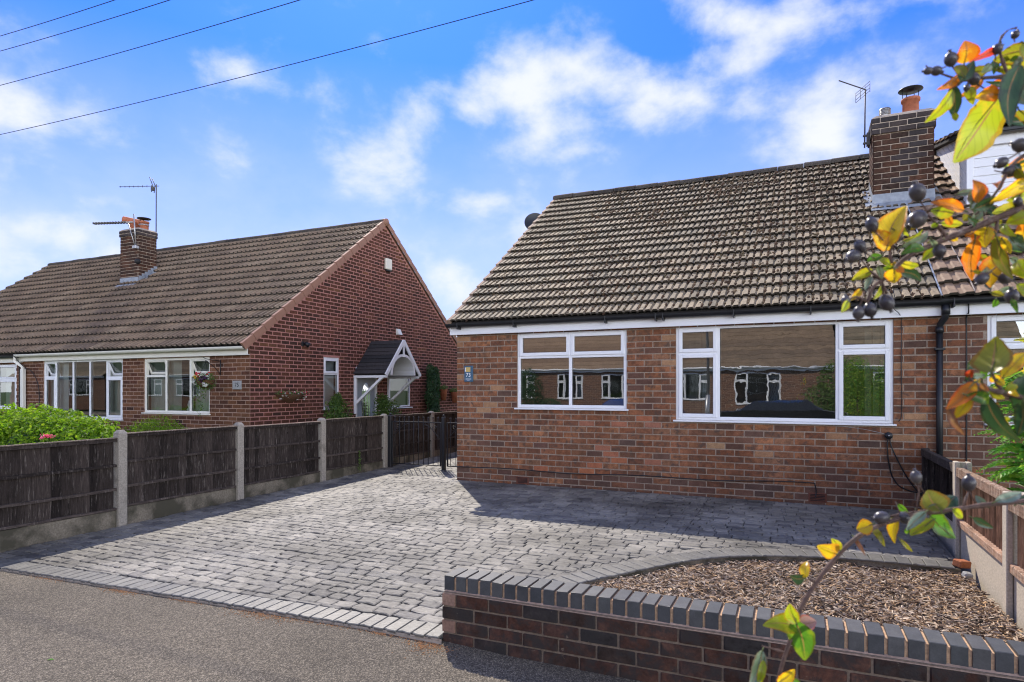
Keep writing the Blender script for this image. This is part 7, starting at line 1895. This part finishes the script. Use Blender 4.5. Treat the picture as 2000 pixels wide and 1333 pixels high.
# ferny shrub in the right-hand garden
fn = thing('ferny_shrub', 'bright green shrub with drooping toothed fronds before the right-hand window', 'shrub', (1.8, 6.5, -.1))
def frond(mb, base, tip, lw, nl, mi, rr):
    base, tip = Vector(base), Vector(tip); d = tip - base; L = d.length; d.normalize()
    side = d.cross(Vector((0, 0, 1))).normalized(); up_ = side.cross(d)
    pts = []
    for i in range(nl + 1):
        t = i / nl; pts.append(base + d * L * t + Vector((0, 0, -1)) * (L * .32 * t * t) + up_ * .02 * math.sin(t * 3))
    mb.tube(pts, [.004 * (1 - .7 * i / nl) + .001 for i in range(nl + 1)], 4, 2)
    for i in range(1, nl + 1):
        t = i / nl; w = lw * math.sin(math.pi * (.18 + .75 * t)) * rr.uniform(.85, 1.1)
        dd = (pts[i] - pts[i - 1]).normalized()
        for sg in (-1, 1):
            a = pts[i]; e = a + side * sg * w + dd * w * .55 + Vector((0, 0, -.25 * w)); m_ = (a + e) / 2 + Vector((0, 0, .08 * w)); wd = dd * w * .30 + up_ * .008
            mb.add([a, m_ + wd, e, m_ - wd * 1.0], [(0, 1, 2, 3)], mi)
            # teeth
            mb.add([m_ + wd * .5, m_ + wd * 2.2 + side * sg * w * .12, m_ + wd * .6 + side * sg * w * .22], [(0, 1, 2)], mi)
mb = MB(); rr = random.Random(31)
for i in range(120):
    a = rr.uniform(0, 2 * math.pi); z = rr.uniform(.55, 1.6); r0 = rr.uniform(.0, .14)
    base = (1.82 + math.cos(a) * r0, 6.5 + math.sin(a) * r0, z); L = rr.uniform(.22, .36)
    tip = (base[0] + math.cos(a) * L, base[1] + math.sin(a) * L, z + rr.uniform(-.05, .16))
    yl = 1 if z > 1.5 and rr.random() < .7 else 0
    frond(mb, base, tip, rr.uniform(.07, .11), 9, yl, rr)
for bs, tp in (((1.85, 6.5, 1.75), (1.62, 6.4, 1.95)), ((1.9, 6.5, 1.65), (1.60, 6.45, 1.72)), ((1.8, 6.55, 1.6), (1.60, 6.6, 1.82)), ((1.9, 6.4, 1.8), (1.66, 6.3, 2.0)), ((1.9, 6.4, 1.8), (1.95, 6.3, 2.05))): frond(mb, bs, tp, .075, 9, 1, rr)
mb.obj('frond', [M['leaf_fern'], M['leaf_fern_yellow'], M['green_stem']], fn, kind='stuff')
stems(fn, (1.85, 6.5, -.2), [(1.82, 6.45, 1.75), (1.9, 6.6, 1.5), (1.8, 6.5, 1.1)], .016)
# weeds at the foot of the fence
wd_ = thing('weed', 'small weed growing from the gravel board near the third concrete post', 'weed', (-6.84, 8.8, .05))
leaves_mesh('foliage', [((-6.84 + random.gauss(0, .012), 8.85 + random.gauss(0, .02), .05 + .35 * random.random()), (1, 0, 0)) for _ in range(70)], .03, M['leaf_shrub'], wd_, 3); stems(wd_, (-6.85, 8.85, 0), [(-6.84, 8.85, .38)], .003, 'green_stem')

dl = MB(); dl.add([(-.02, 0, .002), (0, -.009, .006), (.022, 0, .003), (0, .01, .007)], [(0, 1, 2, 3)]); o = dl.obj('fallen_leaf', M['leaf_fern'], None, 'small yellow-green leaf lying alone on the asphalt at the left', 'leaf')
o.location = (-4.0, 2.29, -.143); o.rotation_euler = (0, .1, .6)
# =================================================================== overhead wires
def wire(label, a, b, sag):
    a, b = Vector(a), Vector(b); pts = [a.lerp(b, t) - Vector((0, 0, sag * 4 * t * (1 - t))) for t in [i / 40 for i in range(41)]]
    tag(MB().tube(pts, .0085, 5).obj('overhead_wire', M['gasket']), label, 'wire', 'overhead wires')
for lb, a, b, sg_ in WIRES: wire(lb, a, b, sg_)

# =================================================================== berry shrub near the camera
bs = thing('berry_shrub', 'shrub with yellow, orange and green leaves and dark berries reaching in from the right', 'shrub', (1.0, .35, -.19))
MB().tube([(1.0, .35, -.19), (.98, .36, .5), (.93, .38, 1.1), (.86, .42, 1.6), (.80, .44, 2.0)], [.02, .018, .015, .011, .006], 8).obj('trunk', M['bark'], bs)
for pts, r0, r1 in TWIGS:
    n = len(pts); q = [Vector(p) for p in pts]; out = []
    for i in range(n - 1):
        p0, p1, p2, p3 = q[max(i - 1, 0)], q[i], q[i + 1], q[min(i + 2, n - 1)]
        for t in (0, .34, .67): out.append(.5 * ((2 * p1) + (-p0 + p2) * t + (2 * p0 - 5 * p1 + 4 * p2 - p3) * t * t + (-p0 + 3 * p1 - 3 * p2 + p3) * t ** 3))
    out.append(q[-1]); k = len(out)
    MB().tube(out, [r0 + (r1 - r0) * i / (k - 1) + (.0006 if i % 5 == 2 else 0) for i in range(k)], 8).obj('twig', M['bark'], bs)
def leaf(B_, T_, wd, colr, seed):
    rr = random.Random(seed); B_, T_ = Vector(B_), Vector(T_); d = T_ - B_; L = d.length; d.normalize()
    vw = (CAMV - (B_ + T_) / 2).normalized(); nrm = (vw - d * vw.dot(d)).normalized(); side = d.cross(nrm)
    roll = rr.uniform(-.5, .5); n2 = nrm * math.cos(roll) + side * math.sin(roll); s2 = side * math.cos(roll) - nrm * math.sin(roll)
    s2 = s2 / max(.75, abs(s2.dot(side))); N = 12; vs = []; fs = []; curl = rr.uniform(-.16, .22); fold = rr.uniform(.15, .5); tw = rr.uniform(-.35, .35)
    bend = rr.uniform(-.10, .10)
    for i in range(N + 1):
        t = i / N; w = wd * .5 * (math.sin(math.pi * min(1, t * .97 + .015) ** .82)) ** .75 * (1 - .25 * t)
        w *= 1 + rr.uniform(-.06, .06)
        c = B_ + d * L * t + n2 * (curl * L * math.sin(math.pi * t)) + s2 * (bend * L * math.sin(math.pi * t))
        a = tw * t; sd2 = s2 * math.cos(a) + n2 * math.sin(a); nd = n2 * math.cos(a) - s2 * math.sin(a)
        wob = rr.uniform(-.05, .05) * w
        for f in (-1, -.55, 0, .55, 1): vs.append(c + sd2 * w * f + nd * (w * fold * (abs(f) ** 1.4) + wob * abs(f)))
    for i in range(N):
        for k in range(4): fs.append((i * 5 + k, i * 5 + k + 1, i * 5 + 6 + k, i * 5 + 5 + k))
    o = MB(); o.add(vs, fs, 0, True)
    o.tube([B_ - d * L * .13 - n2 * .001, B_, B_ + d * L * .5 + n2 * (curl * L - .0006), T_ - d * L * .06], [.0007, .0006, .0004, .0002], 5, 1)
    ob = o.obj('leaf', [M['fg_' + colr], M['green_stem']], bs)
    uvl = ob.data.uv_layers.new(name='UVMap'); nv = 5 * (N + 1)
    for lp_ in ob.data.loops:
        vi = lp_.vertex_index
        uvl.data[lp_.index].uv = ((.5 + .5 * (-1, -.55, 0, .55, 1)[vi % 5], (vi // 5) / N) if vi < nv else (.5, .5))
for i, (B_, T_, wd, c_) in enumerate(LEAVES): leaf(B_, T_, wd, c_, 500 + i)
bp = [(0, -1.15), (.35, -1.08), (.72, -.78), (.96, -.3), (1, .1), (.86, .58), (.52, .92), (.28, 1.02), (.24, 1.22), (.34, 1.38), (.16, 1.3), (0, 1.22)]
bme = MB().lathe(bp, n=16).mesh('berry', M['berry'])
rr = random.Random(17)
for (c_, r_, ax) in BERRIES:
    ax = Vector(ax).normalized(); o = bpy.data.objects.new('berry', bme); COL.objects.link(o); o.parent = bs; o.matrix_parent_inverse = PINV[bs.name]
    o.matrix_basis = Matrix.Translation(c_) @ ax.to_track_quat('Z', 'Y').to_matrix().to_4x4() @ Matrix.Diagonal((r_, r_ * rr.uniform(.92, 1), r_ * rr.uniform(.98, 1.12), 1))
    st = Vector(c_) - ax * r_; MB().tube([st, st - ax * r_ * 1.0 + Vector((.002, .001, .001)), st - ax * r_ * 2.2 + Vector((.004, .002, .003))], [.0008, .0006, .0006], 5).obj('berry_stalk', M['bark'], bs)

# =================================================================== across the street (seen in the windows)
def far_house(label, x0, x1, wins, mat_t, seed):
    h = thing('brick_bungalow', label, 'house', ((x0 + x1) / 2, -14, -.17)); F_ = frame_mtx((0, -14, 0), (-1, 0, 0), (0, 1, 0))
    wl_ = wall_slab(F_, 'front_wall', -x1, -x0, -.2, 2.35, [(-b, -a, c, d) for a, b, c, d in wins], M['far_brick'], h)
    for (a, b, c, d) in wins:
        m1, m2 = a + (b - a) * .28, a + (b - a) * .72
        window(F_, h, -b, -a, c, d, [(-b, -m2, [(c, d - .4, 's'), (d - .4, d, 's')]), (-m2, -m1, [(c, d, 'f')]), (-m1, -a, [(c, d - .4, 's'), (d - .4, d, 's')])], gl='glass_dim', blinds=[('v', -b + .05, -m2, c + .05, d - .05, 'blind_grey')])
    MB().bbox(x0, x1, -13.93, -13.90, 2.3, 2.46, .004).obj('fascia_board', M['upvc'], h); MB().tube([(x0, -13.84, 2.45), (x1, -13.84, 2.45)], .055, 8).obj('gutter', M['upvc'], h)
    rf_ = MB(); p_ = math.tan(R(37)); yr_ = -18.6; zt_ = 2.45 + 4.8 * p_
    for k in range(18):
        f0, f1 = k / 18, (k + 1) / 18; y0_, y1_ = -13.8 - 4.8 * f0, -13.8 - 4.8 * f1; z0_, z1_ = 2.48 + 4.8 * p_ * f0 + .02, 2.48 + 4.8 * p_ * f1
        rf_.add([(x0, y0_, z0_), (x1, y0_, z0_), (x1, y1_, z1_), (x0, y1_, z1_), (x0, y0_, z0_ - .03), (x1, y0_, z0_ - .03)], [(1, 0, 3, 2), (0, 1, 5, 4)])
    rf_.add([(x0, yr_, zt_), (x1, yr_, zt_), (x1, -23.4, 2.4), (x0, -23.4, 2.4)], [(1, 0, 3, 2)])
    rf_.obj('roof', mat_t, h); MB().tube([(x0, yr_, zt_), (x1, yr_, zt_)], .13, 8).obj('ridge', M['ridge'], h)
    for x in (x0, x1): MB().add([(x, -14.1, -.2), (x, -23.2, -.2), (x, -23.2, 2.4), (x, yr_, zt_ - .1), (x, -14.1, 2.4)], [(0, 1, 2, 3, 4)]).obj('gable_wall', M['far_brick'], h)
    ch_ = MB(); ch_.box(x1 - .9, x1 - .1, -17.4, -16.8, 4.2, 6.4); ch_.obj('chimney', M['brick_chimney'], h)
far_house('bungalow across the street reflected in the two-light window', -15.6, -6.75, [(-14.6, -12.9, .95, 2.2), (-11.6, -10.2, .95, 2.2), (-9.2, -7.7, .95, 2.2)], M['tile_71'], 1)
far_house('bungalow across the street reflected in the large picture window', -6.6, 1.6, [(-5.4, -3.9, .95, 2.2), (-2.7, -.7, .75, 2.2)], M['tile_75'], 2)
far_house('bungalow across the street reflected at the right of the picture window', 1.75, 8.6, [(3.0, 5.2, .8, 2.2)], M['tile_73'], 3)
far_house('bungalow across the street mirrored in the windows of the left bungalow', -48, -37.5, [(-46, -43, .95, 2.2), (-41.5, -39, .95, 2.2)], M['tile_75'], 4)
far_house('bungalow across the street mirrored in the far left windows', -35.5, -25, [(-34, -31, .95, 2.2), (-29.5, -27, .95, 2.2)], M['tile_71'], 5)
far_house('bungalow across the street mirrored at the far left end of the left windows', -62, -49.5, [(-60, -57, .95, 2.2), (-54, -51, .95, 2.2)], M['tile_73'], 6)
def car(label, x, y, z, L, paint):
    c = thing('parked_car', label, 'car', (x, y, z)); h = L / 2
    prof = [(-h, .35), (-h, .75), (-h * .93, .92), (-h * .55, 1.0), (-h * .34, 1.33), (h * .42, 1.36), (h * .62, 1.05), (h * .95, .95), (h, .7), (h, .35)]
    mb = MB(Matrix.Translation((x, y, z))); n = len(prof); rows = ((-.86, .82), (-.80, 1.0), (.80, 1.0), (.86, .82)); vs = []
    for yy_, s_ in rows: vs += [(a * (.985 if s_ < 1 else 1), yy_ if b < 1.1 else yy_ * .82, b if s_ == 1 else .35 + (b - .35) * .97) for a, b in prof]
    fs = [(r_ * n + i, r_ * n + i + 1, (r_ + 1) * n + i + 1, (r_ + 1) * n + i) for r_ in range(3) for i in range(n - 1)] + [tuple(range(n))[::-1], tuple(range(3 * n, 4 * n))]
    mb.add(vs, fs, 0, False); mb.obj('body', M[paint], c, fix=True)
    for sy in (-1, 1):
        w_ = MB(Matrix.Translation((x, y, z))); w_.add([(-h * .50, sy * .80, 1.02), (h * .55, sy * .80, 1.04), (h * .33, sy * .70, 1.36), (-h * .26, sy * .70, 1.33)], [(0, 1, 2, 3)]); w_.obj('side_window', M['glass_dim'], c)
        for sx in (-.62, .62):
            t_ = MB(Matrix.Translation((x, y, z))); t_.tube([(sx * h, sy * .68, .32), (sx * h, sy * .88, .32)], .32, 18); o_ = t_.obj('wheel', M['tyre'], c)
            t_ = MB(Matrix.Translation((x, y, z))); t_.tube([(sx * h, sy * .875, .32), (sx * h, sy * .89, .32)], .2, 14); t_.obj('rim', M['alu'], o_)
    MB(Matrix.Translation((x, y, z))).bbox(-h - .02, -h + .01, -.26, .26, .5, .61, .004).obj('number_plate', M['yellow_plate'], c)
    for sy in (-.7, .7): MB(Matrix.Translation((x, y, z))).bbox(-h - .015, -h + .05, sy - .12, sy + .12, .68, .82, .01).obj('tail_lamp', M['red_lamp'], c)
car('black car parked across the street seen in the picture window', -.6, -6.4, -.29, 4.4, 'car_paint')
car('blue car parked across the street seen in the left pane of the picture window', -6.3, -8.45, -.29, 4.2, 'car_blue')
lp = thing('street_lamp', 'grey steel street lamp across the road seen in the left pane of the picture window', 'street lamp', (-3.45, -10.2, -.17))
MB().tube([(-3.45, -10.2, -.17), (-3.45, -10.2, 1.2)], .10, 10).obj('base', M['alu'], lp); MB().tube([(-3.45, -10.2, 1.2), (-3.45, -10.2, 5.4), (-3.45, -9.9, 5.9), (-3.45, -9.2, 6.0)], .06, 8).obj('column', M['alu'], lp); MB().bbox(-3.58, -3.32, -9.3, -8.6, 5.9, 6.05, .03).obj('lantern', M['alu'], lp)
def bush(name, label, blobs, n, sz, mat, seed, asp=2.2):
    b_ = thing(name, label, 'shrub', (blobs[0][0], blobs[0][1], -.25)); leaves_mesh('foliage', blob_pts(blobs, n, seed, .35), sz, M[mat], b_, seed, aspect=asp); stems(b_, (blobs[0][0], blobs[0][1], -.25), [(q[0], q[1], q[2]) for q in blobs], .03)
bush('garden_shrub', 'dark garden shrub across the street seen in the picture window', [(1.7, -12.0, 1.3, 1.0, .8, 1.5), (.9, -12.0, .7, .7, .7, 1.0), (2.7, -12.0, .9, .9, .8, 1.1)], 9000, .12, 'leaf_shrub', 51)
bush('garden_shrub', 'dense green shrub across the street seen at the left of the two-light window', [(-12.5, -11.9, 1.1, 1.0, .7, 1.4), (-11.4, -12.0, .35, .9, .6, .7), (-9.4, -12.0, .1, .9, .5, .45)], 6500, .12, 'leaf_dark', 52)
bush('conifer_hedge', 'feathery green conifer seen in the right pane of the picture window', [(1.62, -3.1, 1.0, .55, .45, 1.1), (1.55, -3.0, 1.8, .4, .4, .6), (2.3, -3.1, 1.1, .7, .5, 1.2)], 9000, .085, 'leaf_conifer', 53, 3.5)
bush('garden_shrub', 'leafy shrub across the street reflected near the far left windows', [(-21, -6.0 - 6, .8, 1.3, .8, 1.2), (-24, -12, .9, 1.4, .8, 1.3)], 4000, .14, 'leaf_shrub', 54)

# repeats carry a common group
PHRASE = {'brick_bungalow': 'brick bungalows of the street', 'tv_aerial': 'television aerials on the chimneys', 'downpipe': 'downpipes between paired bungalows', 'flex': 'black flexes below the round box',
          'drop_wire': 'wires hanging down the walls', 'house_number_plaque': 'house number plaques', 'metal_gate': 'leaves of the black metal gate', 'gate_post': 'black gate posts', 'panel_fence': 'panel fences with concrete posts',
          'shrub': 'green shrubs by the left bungalow', 'wall_pot': 'terracotta wall pots on the gable', 'parked_car': 'cars parked across the street', 'garden_shrub': 'shrubs across the street'}
for o in list(scene.objects):
    if o.parent is None and 'label' in o and 'group' not in o:
        b = o.name.split('.')[0]
        if b in PHRASE: o['group'] = PHRASE[b]
